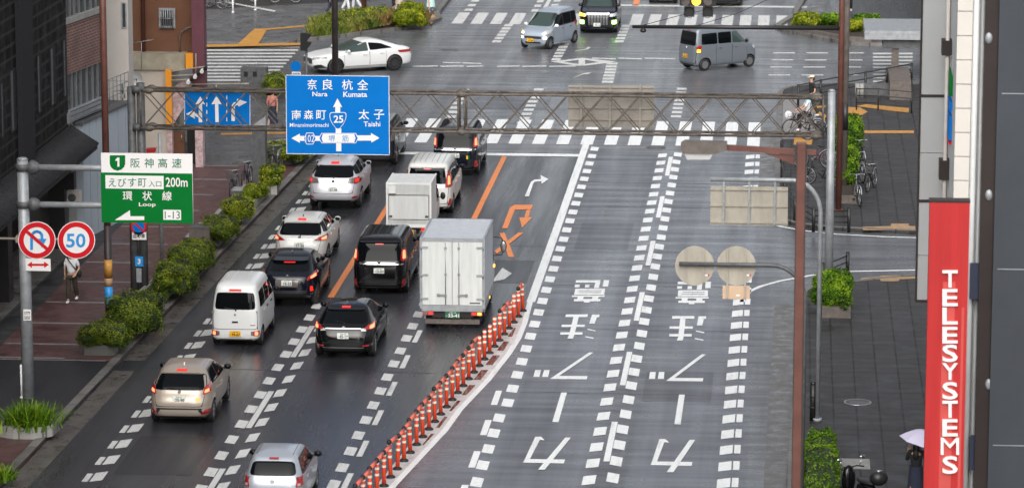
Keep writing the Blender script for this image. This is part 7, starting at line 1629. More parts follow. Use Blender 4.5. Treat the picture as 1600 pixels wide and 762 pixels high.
# ================================================================ PLANTS
def leafmesh(name, pts, size, m, parent, tint, flat=0.0, blade=False):
    """pts: list of (position, outward normal); one small leaf-shaped face each with its own tint"""
    vs = []; fs = []; tn = []
    for p, nn in pts:
        r = Vector((random.gauss(0, 1), random.gauss(0, 1), random.gauss(0, 1))); nv = (nn + r * .55).normalized()
        if blade:
            d = Vector((random.gauss(0, .35), random.gauss(0, .35), 1)).normalized(); h = size * random.uniform(.5, 1.3); sdv = d.orthogonal().normalized() * size * .12
            bend = Vector((random.gauss(0, .3), random.gauss(0, .3), 0)) * h
            k = len(vs); vs += [p - sdv, p + sdv, p + d * h * .6 + sdv * .8 + bend * .3, p + d * h * .6 - sdv * .8 + bend * .3, p + d * h + bend]
            fs += [(k, k + 1, k + 2, k + 3), (k + 3, k + 2, k + 4)]; tv = tint(p, nn); tn += [tv, min(1, tv + .1)]
        else:
            a = nv.orthogonal().normalized(); a = Matrix.Rotation(random.uniform(0, 6.28), 3, nv) @ a; b = nv.cross(a); s_ = size * .82 * random.uniform(.6, 1.25)
            k = len(vs); vs += [p - a * s_, p + b * s_ * .5 - a * .1 * s_, p + a * s_, p - b * s_ * .5 - a * .1 * s_]; fs.append((k, k + 1, k + 2, k + 3)); tn.append(tint(p, nn))
    off = Vector((0, 0, 0)); q = parent
    while q is not None: off += q.location; q = q.parent
    me = bpy.data.meshes.new(name); me.from_pydata([tuple(v - off) for v in vs], [], fs); me.materials.append(M[m])
    at_ = me.attributes.new('tint', 'FLOAT', 'FACE'); at_.data.foreach_set('value', tn)
    o = bpy.data.objects.new(name, me); COL.objects.link(o); o.parent = parent; return o
def lump(c, hx, hy, hz, u, sd, p=4.0, amp=.13):
    """surface point of a lumpy rounded box in direction u"""
    k = (abs(u.x) ** p + abs(u.y) ** p + abs(u.z) ** p) ** (-1 / p)
    q = Vector((u.x * k * hx, u.y * k * hy, u.z * k * hz)); n_ = noise.noise(Vector((q.x * 1.5 + sd, q.y * 1.5, q.z * 1.8))) * amp * 1.5 + noise.noise(Vector((q.x * 4 + sd, q.y * 4, q.z * 4))) * amp * .7
    q = q * (1 + n_ / max(.3, min(hx, hy, hz))); return Vector(c) + q
def bush(name, label, cat, c, hx, hy, hz, m='leaf', n=3000, size=.05, group=None, p=4.0, amp=.13, root=None):
    n = int(n * 2.2); sd = random.uniform(0, 99); t = root or thing(name, (c[0], c[1], c[2] - hz), label, cat, group)
    pts = []
    for i in range(n):
        u = Vector((random.gauss(0, 1), random.gauss(0, 1), random.gauss(0, 1))).normalized()
        if u.z < -.75: continue
        # even out over the box faces
        u = Vector((u.x * hx ** .3, u.y * hy ** .3, u.z * hz ** .3)).normalized()
        q = lump(c, hx, hy, hz, u, sd, p, amp); d = (q - Vector(c)); q = Vector(c) + d * (1 - abs(random.gauss(0, .055))) + d.normalized() * (abs(random.gauss(0, .03)))
        pts.append((q, Vector((d.x / hx ** 2, d.y / hy ** 2, d.z / hz ** 2)).normalized()))
    def tint(q, nn):
        cl = noise.noise(q * 2.2 + Vector((sd, 0, 0))) * .55 + noise.noise(q * 6.0) * .25
        return max(0, min(1, .42 + cl + random.gauss(0, .16) + .10 * nn.z))
    leafmesh('foliage', pts, size, m, t, tint)
    core = MB(); nu, nv = 20, 12; vs = []  # solid dark green lump added inside the bush, backing the gaps between leaves
    for j in range(nv + 1):
        th = math.pi * j / nv
        for i in range(nu):
            a = 6.28319 * i / nu; u = Vector((math.sin(th) * math.cos(a), math.sin(th) * math.sin(a), -math.cos(th))); q = lump(c, hx, hy, hz, u, sd, p, amp); vs.append(Vector(c) + (q - Vector(c)) * .90)
    core.add(vs, [(j * nu + i, j * nu + (i + 1) % nu, (j + 1) * nu + (i + 1) % nu, (j + 1) * nu + i) for j in range(nv) for i in range(nu)], 0, True)
    core.build('foliage_core', 'core_fill', t); return t
M['core_fill'] = mat('dark_green_fill', (0.016, 0.026, 0.007), 0.9)
GH = 'clipped hedges along the left kerb'
def hedge_px(label, x0, x1, yb, yt, m='leaf', n=3500, depth=None, size=.04, group=GH, name='hedge', cat='hedge', z0=.25, p=4.0):
    """hedge whose front foot, width and top are measured in the photo; real depth along the road"""
    a = at((x0 + x1) / 2, yb, z0); Y = a.y; xl_, xr_ = aty(x0, yb, Y).x, aty(x1, yb, Y).x; hx = (xr_ - xl_) / 2
    dp = depth or 2 * hx; h = max(.45, (aty(x0, yt, Y + dp * .5).z - z0)); return bush(name, label, cat, ((xl_ + xr_) / 2, Y + dp / 2, z0 + h / 2 - .02), hx * .82, dp / 2 * .96, h / 2, m, n, size, group, p)
H = [('low dark green hedge nearest the driveway, above the pale stone planter end', 122, 196, 552, 503, 'leaf', 4200, 1.9), ('broad sunlit hedge at the foot of the rusty brown pole', 150, 247, 528, 461, 'leaf', 5200, 2.3), ('dark hedge just right of the gantry post with the blue sticker', 232, 297, 470, 408, 'leaf', 4200, 2.4), ('dark rounded hedge under the thin white pole', 258, 326, 432, 379, 'leaf', 4200, 2.2),
     ('hedge beside the dark brown box right of the green sign', 306, 367, 386, 341, 'leaf', 3400, 1.9), ('bright green rounded shrub behind the knee high stone box', 344, 394, 349, 311, 'leaf_yellow', 2600, 1.4), ('flat yellow green shrub above the knee high stone box', 372, 415, 318, 287, 'leaf_yellow', 2600, 1.6), ('yellow green hedge in the stone ring planter left of the big blue sign', 412, 490, 258, 222, 'leaf_yellow', 3400, 2.2)]
for lab, x0, x1, yb, yt, m_, n_, dp in H: hedge_px(lab, x0, x1, yb - 5, yt, m_, n_, dp, z0=.36)
hedge_px('leafy bush above the blue lane sign, by the street corner', 404, 447, 148, 116, 'leaf_yellow', 1800, 1.6, group=None, name='shrub', cat='shrub')
# topiary in white pot
q = at(424, 303, .12)
t = thing('potted_shrub', (q.x, q.y, .12), 'two tier clipped shrub in a square white pot', 'potted plant')
mb = MB(); mb.prism([(q.x - .24, q.y - .24, .12), (q.x + .24, q.y - .24, .12), (q.x + .24, q.y + .24, .12), (q.x - .24, q.y + .24, .12)], (0, 0, .34)); mb.build('pot', 'planter', t)
bush('potted_shrub', '', '', (q.x, q.y, .62), .33, .33, .2, 'leaf_yellow', 700, .045, root=t); bush('potted_shrub', '', '', (q.x + .02, q.y, .95), .40, .36, .17, 'leaf_yellow', 800, .045, root=t)
mb = MB(); mb.cyl((q.x, q.y, .4), (q.x, q.y, 1.0), .03, None, 8); mb.build('stem', 'soil', t)
# stone edges of the planting strip
def planter(label, pts, hgt, th=.16, m='planter', z0=.12, soil=True):
    t = thing('planter', (pts[0][0], pts[0][1], z0), label, 'planter')
    mb = MB(); ribbon(pts + [pts[0]], th, z0, z0 + hgt, mb=mb); mb.build('rim', m, t)
    if soil: MB().sheet([(x, y, z0 + hgt - .05) for x, y in pts]).build('soil', 'soil', t)
planter('long pale stone edging round the hedges beside the red pavement', [(kl(101.6) - 1.15, 101.6), (kl(101.6) - .28, 101.6), (kl(108) - .28, 108), (kl(116.6) - .28, 116.6), (kl(116.6) - 1.0, 116.6), (kl(108) - 1.2, 108)], .30)
planter('pale stone edging round the hedge beside the dark brown box', [(kl(118.4) - 1.5, 118.4), (kl(118.4) - .28, 118.4), (kl(121.4) - .28, 121.4), (kl(121.4) - 1.5, 121.4)], .26)
planter('pale stone edging round the yellow green shrubs', [(kl(122.8) - 1.3, 122.8), (kl(122.8) - .28, 122.8), (kl(129) - .28, 129), (kl(129) - 1.3, 129)], .26)
planter('curved stone ring planter at the street corner', [(-20.3, 135.4), (-19.3, 134.6), (-18.55, 135.3), (-18.35, 137.2), (-18.6, 138.8), (-19.5, 139.2), (-20.5, 138.2)], .32, .2)
# spiky plants bottom left
def spiky(label, c, r, n, hgt, planter_pts=None):
    t = thing('spiky_plant', c, label, 'plant', None)
    pts = [(Vector((c[0] + random.gauss(0, r * .42), c[1] + random.gauss(0, r * .42), c[2])), Vector((0, 0, 1))) for _ in range(n)]
    vs = []; fs = []; tn = []
    for p, _ in pts:
        a = random.uniform(0, 6.28); ln = hgt * random.uniform(.75, 1.25); out = Vector((math.cos(a), math.sin(a), 0)) * random.uniform(.25, 1.0); w_ = Vector((-math.sin(a), math.cos(a), 0)) * .028
        prev = None; tv = max(0, min(1, random.gauss(.55, .22)))
        for i in range(6):
            f = i / 5; q = p + out * ln * f ** 1.3 + Vector((0, 0, ln * (f - .45 * f * f * out.length * 1.5))); ww = w_ * (1 - f * .9)
            k = len(vs); vs += [q - ww, q + ww]
            if prev is not None: fs.append((prev, prev + 1, k + 1, k)); tn.append(min(1, tv * (.7 + .5 * f)))
            prev = k
    me = bpy.data.meshes.new('foliage'); me.from_pydata([tuple(v - Vector(c)) for v in vs], [], fs); me.materials.append(M['leaf_bright']); at_ = me.attributes.new('tint', 'FLOAT', 'FACE'); at_.data.foreach_set('value', tn)
    o = bpy.data.objects.new('foliage', me); COL.objects.link(o); o.parent = t
q = at(40, 684, .12); spiky('clump of spiky bright green leaves in a low round fronted planter, lower left', (q.x + .02, q.y + .42, .32), .66, 620, .78)
planter('low pale stone planter holding the spiky plant, lower left', [(q.x - .75, q.y + .12), (q.x - .3, q.y - .12), (q.x + .3, q.y - .1), (q.x + .66, q.y + .25), (q.x + .72, q.y + .9), (q.x - .78, q.y + .95)], .3)
q = at(4, 760, .12); spiky('spiky plant cut by the lower left corner of the photo', (q.x - .05, q.y + .3, .2), .35, 90, .5)
# right side greenery
q = at(1297, 498, .12); t = bush('shrub', 'bright green bush in a concrete tub at the foot of the right gantry post', 'shrub', (q.x + .05, q.y + .75, .90), .56, .58, .50, 'leaf_bright', 3200, .055)
planter('square concrete tub at the foot of the right gantry post', [(q.x - .35, q.y + .15), (q.x + .62, q.y + .15), (q.x + .62, q.y + 1.35), (q.x - .35, q.y + 1.35)], .36, .1, 'planter_brown')
q = at(1282, 780, .12); hx = .46; bush('hedge', 'bright green hedge strip beside the lamp post at the bottom right', 'hedge', (q.x, 87.8, .40), .43, 4.2, .33, 'leaf_bright', 8000, .05, amp=.07)
q = at(1335, 330, .12)
for lab, x0, x1, yb, yt, n_ in (('rounded green bush behind the tall brown corner pole', 1302, 1346, 255, 183, 2600), ('green bush among the parked bicycles at the right corner', 1308, 1340, 300, 228, 2200)):
    a = at((x0 + x1) / 2, yb, .12); xl_, xr_ = aty(x0, yb, a.y).x, aty(x1, yb, a.y).x; h = aty(1320, yt, a.y + .6).z - .3
    bush('shrub', lab, 'shrub', ((xl_ + xr_) / 2, a.y + .7, .3 + h / 2), (xr_ - xl_) / 2, .75, h / 2, 'leaf_bright', n_, .06, amp=.1)
planter('brown planting box under the bushes at the right corner', [(at(1306, 318, .12).x, at(1306, 318, .12).y), (at(1338, 318, .12).x, at(1306, 318, .12).y), (at(1338, 318, .12).x + .1, at(1306, 318, .12).y + 9), (at(1306, 318, .12).x + .05, at(1306, 318, .12).y + 9)], .3, .1, 'planter_brown')
# far left island: grass mound, kerb, hedges
isl = [(-23.1, 171.5), (-22.0, 171.7), (-19.6, 174.6), (-18.15, 177.0), (-17.85, 178.4), (-18.6, 179.6), (-21.5, 179.6), (-23.4, 175.5)]
g_ = MB(); n_ = len(isl); cx_ = sum(p_[0] for p_ in isl) / n_; cy_ = sum(p_[1] for p_ in isl) / n_
vs = [(x, y, .12) for x, y in isl] + [(cx_ + (x - cx_) * .6, cy_ + (y - cy_) * .6, .38) for x, y in isl] + [(cx_, cy_, .42)]
g_.add(vs, [(i, (i + 1) % n_, n_ + (i + 1) % n_, n_ + i) for i in range(n_)] + [(n_ + i, n_ + (i + 1) % n_, 2 * n_) for i in range(n_)], 0, True)
gm = struct('island_mound', g_, 'soil')
def inpoly(x, y, P_):
    r = False
    for i in range(len(P_)):
        (xa_, ya_), (xb_, yb_) = P_[i], P_[i - 1]
        if (ya_ > y) != (yb_ > y) and x < (xb_ - xa_) * (y - ya_) / (yb_ - ya_) + xa_: r = not r
    return r
def grass(name, label, m, cond, n, size):
    pts = []
    while len(pts) < n:
        x, y = random.uniform(-23.5, -17.8), random.uniform(171.4, 179.7)
        if inpoly(x, y, isl) and cond(x, y): pts.append((Vector((x, y, .14 + .22 * max(0, 1 - ((x - cx_) ** 2 + (y - cy_) ** 2) / 9))), Vector((0, 0, 1))))
    r = thing('dummy', (0, 0, 0), '', ''); o = leafmesh(name, pts, size, m, r, lambda p, q: max(0, min(1, .5 + noise.noise(p * 1.2) * .6 + random.gauss(0, .15))), blade=True)
    o.parent = None; bpy.data.objects.remove(r); tag(o, label, 'grass', None, 'stuff')
dry = lambda x, y: noise.noise(Vector((x * .7, y * .7, 3))) + (x + 21) * .32 > .35
grass('grass', 'long green grass on the traffic island behind the white fastback', 'grass', lambda x, y: not dry(x, y), 4200, .42)
grass('dry_grass', 'withered brown grass on the right part of the traffic island', 'drygrass', dry, 1700, .40)
for lab, x0, x1, yb, yt, dp in (('yellow green front hedge on the traffic island', 612, 664, 43, 15, 1.6), ('back hedge on the traffic island near the zebra crossing', 618, 666, 24, 5, 1.4), ('long low hedge on the left of the traffic island', 530, 612, 36, 14, 2.4)):
    hedge_px(lab, x0, x1, yb, yt, 'leaf_yellow', 2600, dp, .075, None, z0=.2)
# far right island
for lab, x0, x1, yb, yt, m_ in (('yellow green shrub at the left end of the far right bed', 1237, 1283, 44, 21, 'leaf_yellow'), ('mixed green shrub at the middle of the far right bed', 1280, 1325, 42, 22, 'leaf_bright'), ('bright yellow shrub at the right of the far right bed', 1322, 1353, 52, 32, 'leaf_yellow'), ('pale flowering shrub at the back of the far right bed', 1330, 1372, 42, 24, 'leaf_bright')):
    hedge_px(lab, x0, x1, yb, yt, m_, 1500, 1.4, .075, None, 'shrub', 'shrub', z0=.25)
planter('low stone edging of the far right planting bed', [(-.2, 175.6), (2.5, 171.9), (3.7, 171.6), (4.4, 173.0), (3.6, 176.0), (.6, 178.2)], .22, .2, 'planter_brown', .1)
# ================================================================ BICYCLES
def bicycle(loc, rz, label, frame='blackmetal', basket=True, group=None, lean=0.0):
    t = thing('bicycle', loc, label, 'bicycle', group, rz); t.rotation_euler = (0, lean, rz)
    def pp(nm, mb, m_, par=None): o = mb.build(nm, m_, None); o.parent = par or t; return o
    for y in (-.53, .53):
        ring = [(0, y + .33 * math.cos(6.28319 * i / 24), .34 + .33 * math.sin(6.28319 * i / 24)) for i in range(24)]
        w_ = pp('wheel', MB().tube(ring, .022, 6, 0, True), 'rubber')
        sp = MB(); ring2 = [(0, y + .295 * math.cos(6.28319 * i / 24), .34 + .295 * math.sin(6.28319 * i / 24)) for i in range(24)]; sp.tube(ring2, .013, 5, 0, True)
        for i in range(10): a = 6.28319 * i / 10; sp.cyl((0, y, .34), (0, y + .29 * math.cos(a), .34 + .29 * math.sin(a)), .005, None, 4)
        pp('rim', sp, 'steel', w_)
    f = MB(); hd_, bb, st, ra, fa = (0, .38, .78), (0, -.05, .30), (0, -.22, .74), (0, -.53, .34), (0, .53, .34)
    for a, b_ in ((hd_, bb), (bb, st), (bb, ra), (st, ra), ((0, .34, .90), hd_), (hd_, fa), ((0, .40, .68), (0, -.14, .52))): f.cyl(a, b_, .019, None, 8)
    pp('frame', f, frame)
    h = MB(); h.tube([(-.27, .22, 1.0), (-.2, .32, 1.01), (0, .36, .98), (.2, .32, 1.01), (.27, .22, 1.0)], .014, 6); h.cyl((0, .36, .98), (0, .34, .9), .016, None, 6); pp('handlebar', h, 'steel')
    s_ = MB(); s_.ell((0, -.27, .84), (.085, .14, .045), 12, 6); s_.cyl((0, -.24, .74), (0, -.26, .82), .014, None, 6); pp('saddle', s_, 'blackplastic')
    m_ = MB(); m_.tube([(0, -.53 + .37 * math.cos(a), .34 + .37 * math.sin(a)) for a in [math.radians(20 + 14 * i) for i in range(11)]], .022, 5); pp('mudguard', m_, 'galv')
    pd = MB(); pd.cyl((-.14, -.05, .30), (.14, -.05, .30), .012, None, 6); pd.b2((-.2, -.08, .17), (-.1, -.01, .19)); pd.b2((.1, -.08, .42), (.2, -.01, .44)); pp('pedals', pd, 'blackmetal')
    if basket:
        b_ = MB()
        for z, k_ in ((.72, .8), (.82, .9), (.92, 1.0)): b_.tube([(-.17 * k_, .42, z), (.17 * k_, .42, z), (.17 * k_, .42 + .26 * k_, z), (-.17 * k_, .42 + .26 * k_, z)], .009, 4, 0, True)
        for x in (-.16, -.08, 0, .08, .16):
            for y in (.43, .66): b_.cyl((x * .8, y - .01, .72), (x, y, .92), .006, None, 4)
        b_.b2((-.13, .43, .715), (.13, .62, .722)); pp('basket', b_, 'galv_dark')
    return t
def gl(x, y, z=.12): v = at(x, y, z); return (v.x, v.y, z)
bicycle(gl(432, 266), math.radians(170), 'silver city bicycle parked between the grey box column and the hedge', 'steel')
bicycle(gl(386, 292), math.radians(176), 'dark blue bicycle leaning near the dark column on the red pavement', 'c_navy', False)
bicycle(gl(366, 306), math.radians(178), 'bicycle with a pale grey basket behind the knee high stone box', 'galv_dark')
for x, y, a, lab, fr_, bk in ((1283, 218, 100, 'black bicycle lying across the tactile tiles behind the ridden one', 'blackmetal', True), (1272, 262, 80, 'purple red bicycle at the kerb left of the brown corner pole', 'plum', True), (1283, 290, 70, 'dark bicycle with its wheel towards the kerb, left of the grey gantry post', 'blackmetal', False), (1345, 262, 10, 'black bicycle at the back of the row right of the bush', 'blackmetal', False), (1342, 282, 14, 'silver bicycle in the middle of the row right of the bush', 'steel', True), (1340, 318, 8, 'front bicycle of the row, ending beside the brown planting box', 'steel', False), (1361, 296, 165, 'bicycle with a black rear basket standing apart right of the row', 'blackmetal', True),
        (332, 14, 75, 'silver bicycle parked at the top left, left of the white bollards', 'steel', False), (343, 12, 80, 'second silver bicycle beside the first at the top left corner', 'galv', False), (413, 4, 85, 'bicycle at the top edge between two white posts', 'blackmetal', False), (446, 5, 92, 'dark bicycle at the top edge right of the white posts', 'galv_dark', False)):
    bicycle(gl(x, y, .125), math.radians(a), lab, fr_, bk)
for x, y, lab in ((364, 20, 'left one of two thin white posts on the wet plaza'), (399, 16, 'right one of two thin white posts on the wet plaza')): simple_pole('bollard', lab, at(x, y, .11), .04, .95, 'white', None, 'bollard')
mb = MB(); gpoly(mb, [(352, 4), (355, 3), (432, 17), (428, 19)], .118); struct('plaza_edging', mb, 'paint_old')
# ================================================================ PEOPLE
def skin_mesh(name, verts, edges, radii, m, root, sub=2):
    me = bpy.data.meshes.new(name); me.from_pydata([tuple(v) for v in verts], edges, []); o = bpy.data.objects.new(name, me); COL.objects.link(o)
    md_ = o.modifiers.new('s', 'SKIN'); md_.use_smooth_shade = True
    for i, r in enumerate(radii):
        sv = me.skin_vertices[0].data[i]; sv.radius = (r if isinstance(r, tuple) else (r, r)); sv.use_root = (i == 0)
    ss = o.modifiers.new('u', 'SUBSURF'); ss.levels = sub; ss.render_levels = sub
    dg = bpy.context.evaluated_depsgraph_get(); m2 = bpy.data.meshes.new_from_object(o.evaluated_get(dg)); o.modifiers.clear(); o.data = m2; bpy.data.meshes.remove(me)
    m2.materials.clear(); m2.materials.append(M[m]); m2.polygons.foreach_set('use_smooth', [True] * len(m2.polygons)); o.parent = root; return o
def person(loc, rz, label, top, bottom, hgt=1.65, hair='hair', long_hair=False, skirt=False, pose='walk', arm=(None, None), sleeve=.5, shoe='c_white', legs=(.18, -.16), cap=None, group=None, sit=False):
    """local frame: the person faces -Y"""
    s = hgt / 1.70; t = thing('person', loc, label, 'person', group, rz); V = lambda x, y, z: Vector((x, y, z)) * s
    verts = []; edges = []; rad = []
    def add(p, r, par=None):
        verts.append(p); rad.append(r * s if not isinstance(r, tuple) else (r[0] * s, r[1] * s)); i = len(verts) - 1
        if par is not None: edges.append((par, i))
        return i
    pelv = add(V(0, .0, .92), (.135, .10)); sp = add(V(0, -.01, 1.10), (.125, .09), pelv); ch = add(V(0, 0, 1.30), (.15, .10), sp); nk = add(V(0, .0, 1.45), .052, ch); jaw = add(V(0, -.025, 1.53), (.066, .075), nk); hd_ = add(V(0, -.01, 1.62), (.072, .09), jaw)
    J = {}
    for sg, ln in ((-1, legs[0]), (1, legs[1])):
        if sit: hip, kn, an = V(sg * .09, -.02, .90), V(sg * .10, -.38, .76 + ln), V(sg * .10, -.30, .36 + ln)
        else: hip, kn, an = V(sg * .085, 0, .86), V(sg * .09, -ln * .65 - .03, .48), V(sg * .09, -ln + (.08 if ln < 0 else 0), .09 + (.06 if ln < -.1 else 0))
        h_ = add(hip, .085, pelv); k_ = add(kn, .058, h_); c_ = add(kn * .6 + an * .4 + V(0, .02, 0), .052, k_); a_ = add(an, .036, c_); f_ = add(an + V(0, -.14, -.055), .032, a_); J[sg] = (hip, kn, an)
    A = {}
    for sg, ar in ((-1, arm[0]), (1, arm[1])):
        sh = V(sg * .175, 0, 1.39); el, wr = ar if ar else ((sg * .23, .03 * (1 if sg > 0 else -1) + .02, 1.13), (sg * .24, -.09 * (1 if sg > 0 else -.3), .90)); el, wr = V(*el), V(*wr)
        a_ = add(sh, .052, ch); b_ = add(el, .038, a_); w_ = add(wr, .026, b_); d = (wr - el).normalized(); pm = add(wr + d * .06 * s, (.034, .02), w_)
        sd_ = Vector((1, 0, 0)) if abs(d.x) < .8 else Vector((0, 0, 1)); sd_ = (sd_ - d * sd_.dot(d)).normalized(); bk = d.cross(sd_)
        for j, l_ in enumerate((.062, .074, .07, .055)):
            o_ = sd_ * (.03 - .02 * j) * s; q1 = add(wr + d * .10 * s + o_, .009, pm); q2 = add(wr + d * (.10 + l_ * .55) * s + o_ + bk * .012 * s, .008, q1); add(wr + d * (.10 + l_ * .85) * s + o_ + bk * .035 * s, .007, q2)
        q1 = add(wr + d * .05 * s + sd_ * .045 * s + bk * .01 * s, .011, w_); add(wr + d * .095 * s + sd_ * .055 * s + bk * .025 * s, .009, q1)
        A[sg] = (sh, el, wr)
    skin_mesh('body', verts, edges, rad, 'skin', t, 1)
    # face: nose, eyes, mouth and ears as one small part
    f = MB(); f.ell(V(0, -.105, 1.58), (.012 * s, .018 * s, .02 * s), 8, 6)
    for sg in (-1, 1): f.ell(V(sg * .078, -.01, 1.585), (.012 * s, .02 * s, .03 * s), 8, 6)
    o = f.build('face', 'skin', None); o.parent = t
    e_ = MB()
    for sg in (-1, 1): e_.ell(V(sg * .03, -.094, 1.605), (.012 * s, .006 * s, .007 * s), 8, 5)
    e_.ell(V(0, -.098, 1.54), (.022 * s, .006 * s, .006 * s), 8, 5); o = e_.build('eyes_and_mouth', 'hair', None); o.parent = t
    # shirt
    ve = [V(0, 0, .93), V(0, -.01, 1.10), V(0, 0, 1.30), V(0, .0, 1.415)]; ra = [(.155, .12), (.145, .108), (.168, .118), (.085, .075)]; ed = [(0, 1), (1, 2), (2, 3)]
    for sg in (-1, 1):
        sh, el, wr = A[sg]; k_ = len(ve); ve += [sh, sh.lerp(el, .75)]; ra += [.068, .058]; ed += [(2, k_), (k_, k_ + 1)]
        if sleeve > .6: ve.append(el); ra.append(.05); ve.append(el.lerp(wr, .85)); ra.append(.042); ed += [(k_ + 1, k_ + 2), (k_ + 2, k_ + 3)]
    skin_mesh('shirt', ve, ed, [r * s if not isinstance(r, tuple) else (r[0] * s, r[1] * s) for r in ra], top, t, 2)
    if skirt:
        mb = MB(); n = 20; prof = [(.165, 1.03), (.178, .88), (.20, .55), (.235, .28)]; vs = []
        for r, z in prof:
            for i in range(n): a = 6.28319 * i / n; rr = r * (1 + .05 * math.sin(5 * a + z * 3)); vs.append(V(rr * math.cos(a), rr * .8 * math.sin(a) - (1 - z) * .03, z))
        mb.add(vs, [(j * n + i, (j + 1) * n + i, (j + 1) * n + (i + 1) % n, j * n + (i + 1) % n) for j in range(3) for i in range(n)], 0, True); o = mb.build('skirt', bottom, None); o.parent = t
    else:
        ve = [V(0, 0, .93)]; ra = [(.148, .115)]; ed = []
        for sg in (-1, 1):
            hip, kn, an = J[sg]; k_ = len(ve); ve += [hip, kn, an + V(0, .01, .04)]; ra += [.102, .082, .075]; ed += [(0, k_), (k_, k_ + 1), (k_ + 1, k_ + 2)]
        skin_mesh('trousers', ve, ed, [r * s if not isinstance(r, tuple) else (r[0] * s, r[1] * s) for r in ra], bottom, t, 2)
    for sg in (-1, 1):
        an = J[sg][2]; mb = MB(); mb.ell(an + V(0, -.06, -.045), (.046 * s, .125 * s, .045 * s), 12, 6); o = mb.build('shoe', shoe, None); o.parent = t
    mb = MB(); mb.ell(V(0, .012, 1.64), (.09 * s, .105 * s, .085 * s), 16, 10)
    if long_hair: mb.ell(V(0, .065, 1.50), (.088 * s, .055 * s, .17 * s), 14, 8); mb.ell(V(0, .085, 1.34), (.08 * s, .04 * s, .14 * s), 12, 8)
    else: mb.ell(V(0, .05, 1.58), (.085 * s, .06 * s, .08 * s), 12, 8)
    o = mb.build('hair', hair, None); o.parent = t
    if cap:
        mb = MB(); mb.ell(V(0, .0, 1.68), (.10 * s, .115 * s, .065 * s), 16, 8); mb.ell(V(0, -.13, 1.66), (.075 * s, .08 * s, .012 * s), 14, 6); o = mb.build('cap', cap, None); o.parent = t
    return t
q = gl(113, 472); t = person(q, math.radians(-6), 'woman in white T shirt and olive trousers walking below the speed limit sign', 'c_white', 'c_olive', 1.62, arm=(None, ((.25, .03, 1.13), (.17, -.13, .97))), legs=(.14, -.17), long_hair=False)
mb = MB(); mb.tube([(-.13, -.10, 1.42), (.05, -.14, 1.20), (.2, -.06, .98)], .016, 6); mb.ell((.24, .02, .9), (.07, .13, .12), 12, 8); mb.tube([(-.13, -.10, 1.42), (-.05, .10, 1.40), (.22, .08, 1.0)], .016, 6)
o = mb.build('bag', 'c_black', None); o.location = q; tag(o, 'small black shoulder bag of the woman in olive trousers', 'bag')
mb = MB(); mb.ell((0, -.088, 1.46), (.062, .035, .05), 12, 8); o = mb.build('face_mask', 'c_white', None); o.parent = t
q = gl(426, 203); person(q, math.radians(160), 'person in a coral top and long navy skirt seen from behind at the street corner', 'c_pink', 'c_navy', 1.62, skirt=True, long_hair=False)
q = gl(1268, 184); person(q, math.radians(-70), 'man in a cream cap and black shirt standing at the far right corner', 'c_black', 'c_olive', 1.72, cap='c_cream')
# cyclist
q = gl(1256, 213); bk = bicycle(q, math.radians(96), 'bicycle ridden by the person in the white and blue shirt', 'blackmetal', True)
c_ = person((q[0] + .14, q[1] + .02, .12 + .02), math.radians(-84), 'cyclist in a white shirt with a sky blue yoke riding along the right corner', 'c_white', 'c_black', 1.66, sit=True, arm=((( -.24, -.18, 1.15), (-.22, -.46, 1.02))[0:2] and ((-.24, -.18, 1.15), (-.22, -.46, 1.02)), ((.24, -.18, 1.15), (.22, -.46, 1.02))), legs=(.06, -.06))
mb = MB(); mb.ell((0, .01, 1.36), (.185, .12, .09), 14, 8); o = mb.build('yoke', 'c_sky', None); o.parent = c_
tag(MB().ell((q[0] - .62, q[1] + .0, .95), (.16, .2, .18), 14, 8).build('bag', 'c_white'), 'round white bag in the front basket of the ridden bicycle', 'bag')
# umbrella pedestrian
um = Vector((aty(1432, 700, 86.6).x, 86.6, .12)); person(um, math.radians(170), 'long haired pedestrian in a dark coat seen from behind under a lilac umbrella', 'c_black', 'c_navy', 1.62, long_hair=True, skirt=True, arm=(((.24, -.08, 1.15), (.15, -.24, 1.28)) and ((-.24, -.06, 1.18), (-.10, -.22, 1.36)), ((.25, -.05, 1.16), (.22, -.18, 1.36))), sleeve=1.0, shoe='c_black')
ut = thing('umbrella', (um.x + .02, um.y - .05, 1.25), 'lilac umbrella held tilted over the long haired pedestrian', 'umbrella')
mb = MB(); n = 8; top = Vector((0, 0, .78)); vs = [top]
rmx = Matrix.Rotation(math.radians(14), 3, 'Y')
for j in range(1, 5):
    for i in range(n * 2):
        a = 6.28319 * i / (n * 2); rr = .58 * j / 4 * (1 if i % 2 == 0 else .955 - .012 * j); vs.append(Vector((rr * math.cos(a), rr * math.sin(a), .78 - .30 * (j / 4) ** 1.9)))
N2 = n * 2; fs = [(0, 1 + i, 1 + (i + 1) % N2) for i in range(N2)] + [(1 + j * N2 + i, 1 + (j + 1) * N2 + i, 1 + (j + 1) * N2 + (i + 1) % N2, 1 + j * N2 + (i + 1) % N2) for j in range(3) for i in range(N2)]
mb.add([rmx @ v for v in vs], fs, 0, False); o = mb.build('canopy', 'umbrella', None); o.parent = ut
mb = MB(); mb.cyl(rmx @ Vector((0, 0, 0)), rmx @ Vector((0, 0, .84)), .012, None, 8); mb.tube([rmx @ Vector(p_) for p_ in ((0, 0, 0), (0, 0, -.05), (.03, 0, -.08), (.06, 0, -.05))], .014, 6)
for i in range(n): a = 6.28319 * i / n; mb.cyl(rmx @ Vector((0, 0, .74)), rmx @ Vector((.57 * math.cos(a), .57 * math.sin(a), .475)), .005, None, 4)
o = mb.build('shaft', 'steel', None); o.parent = ut
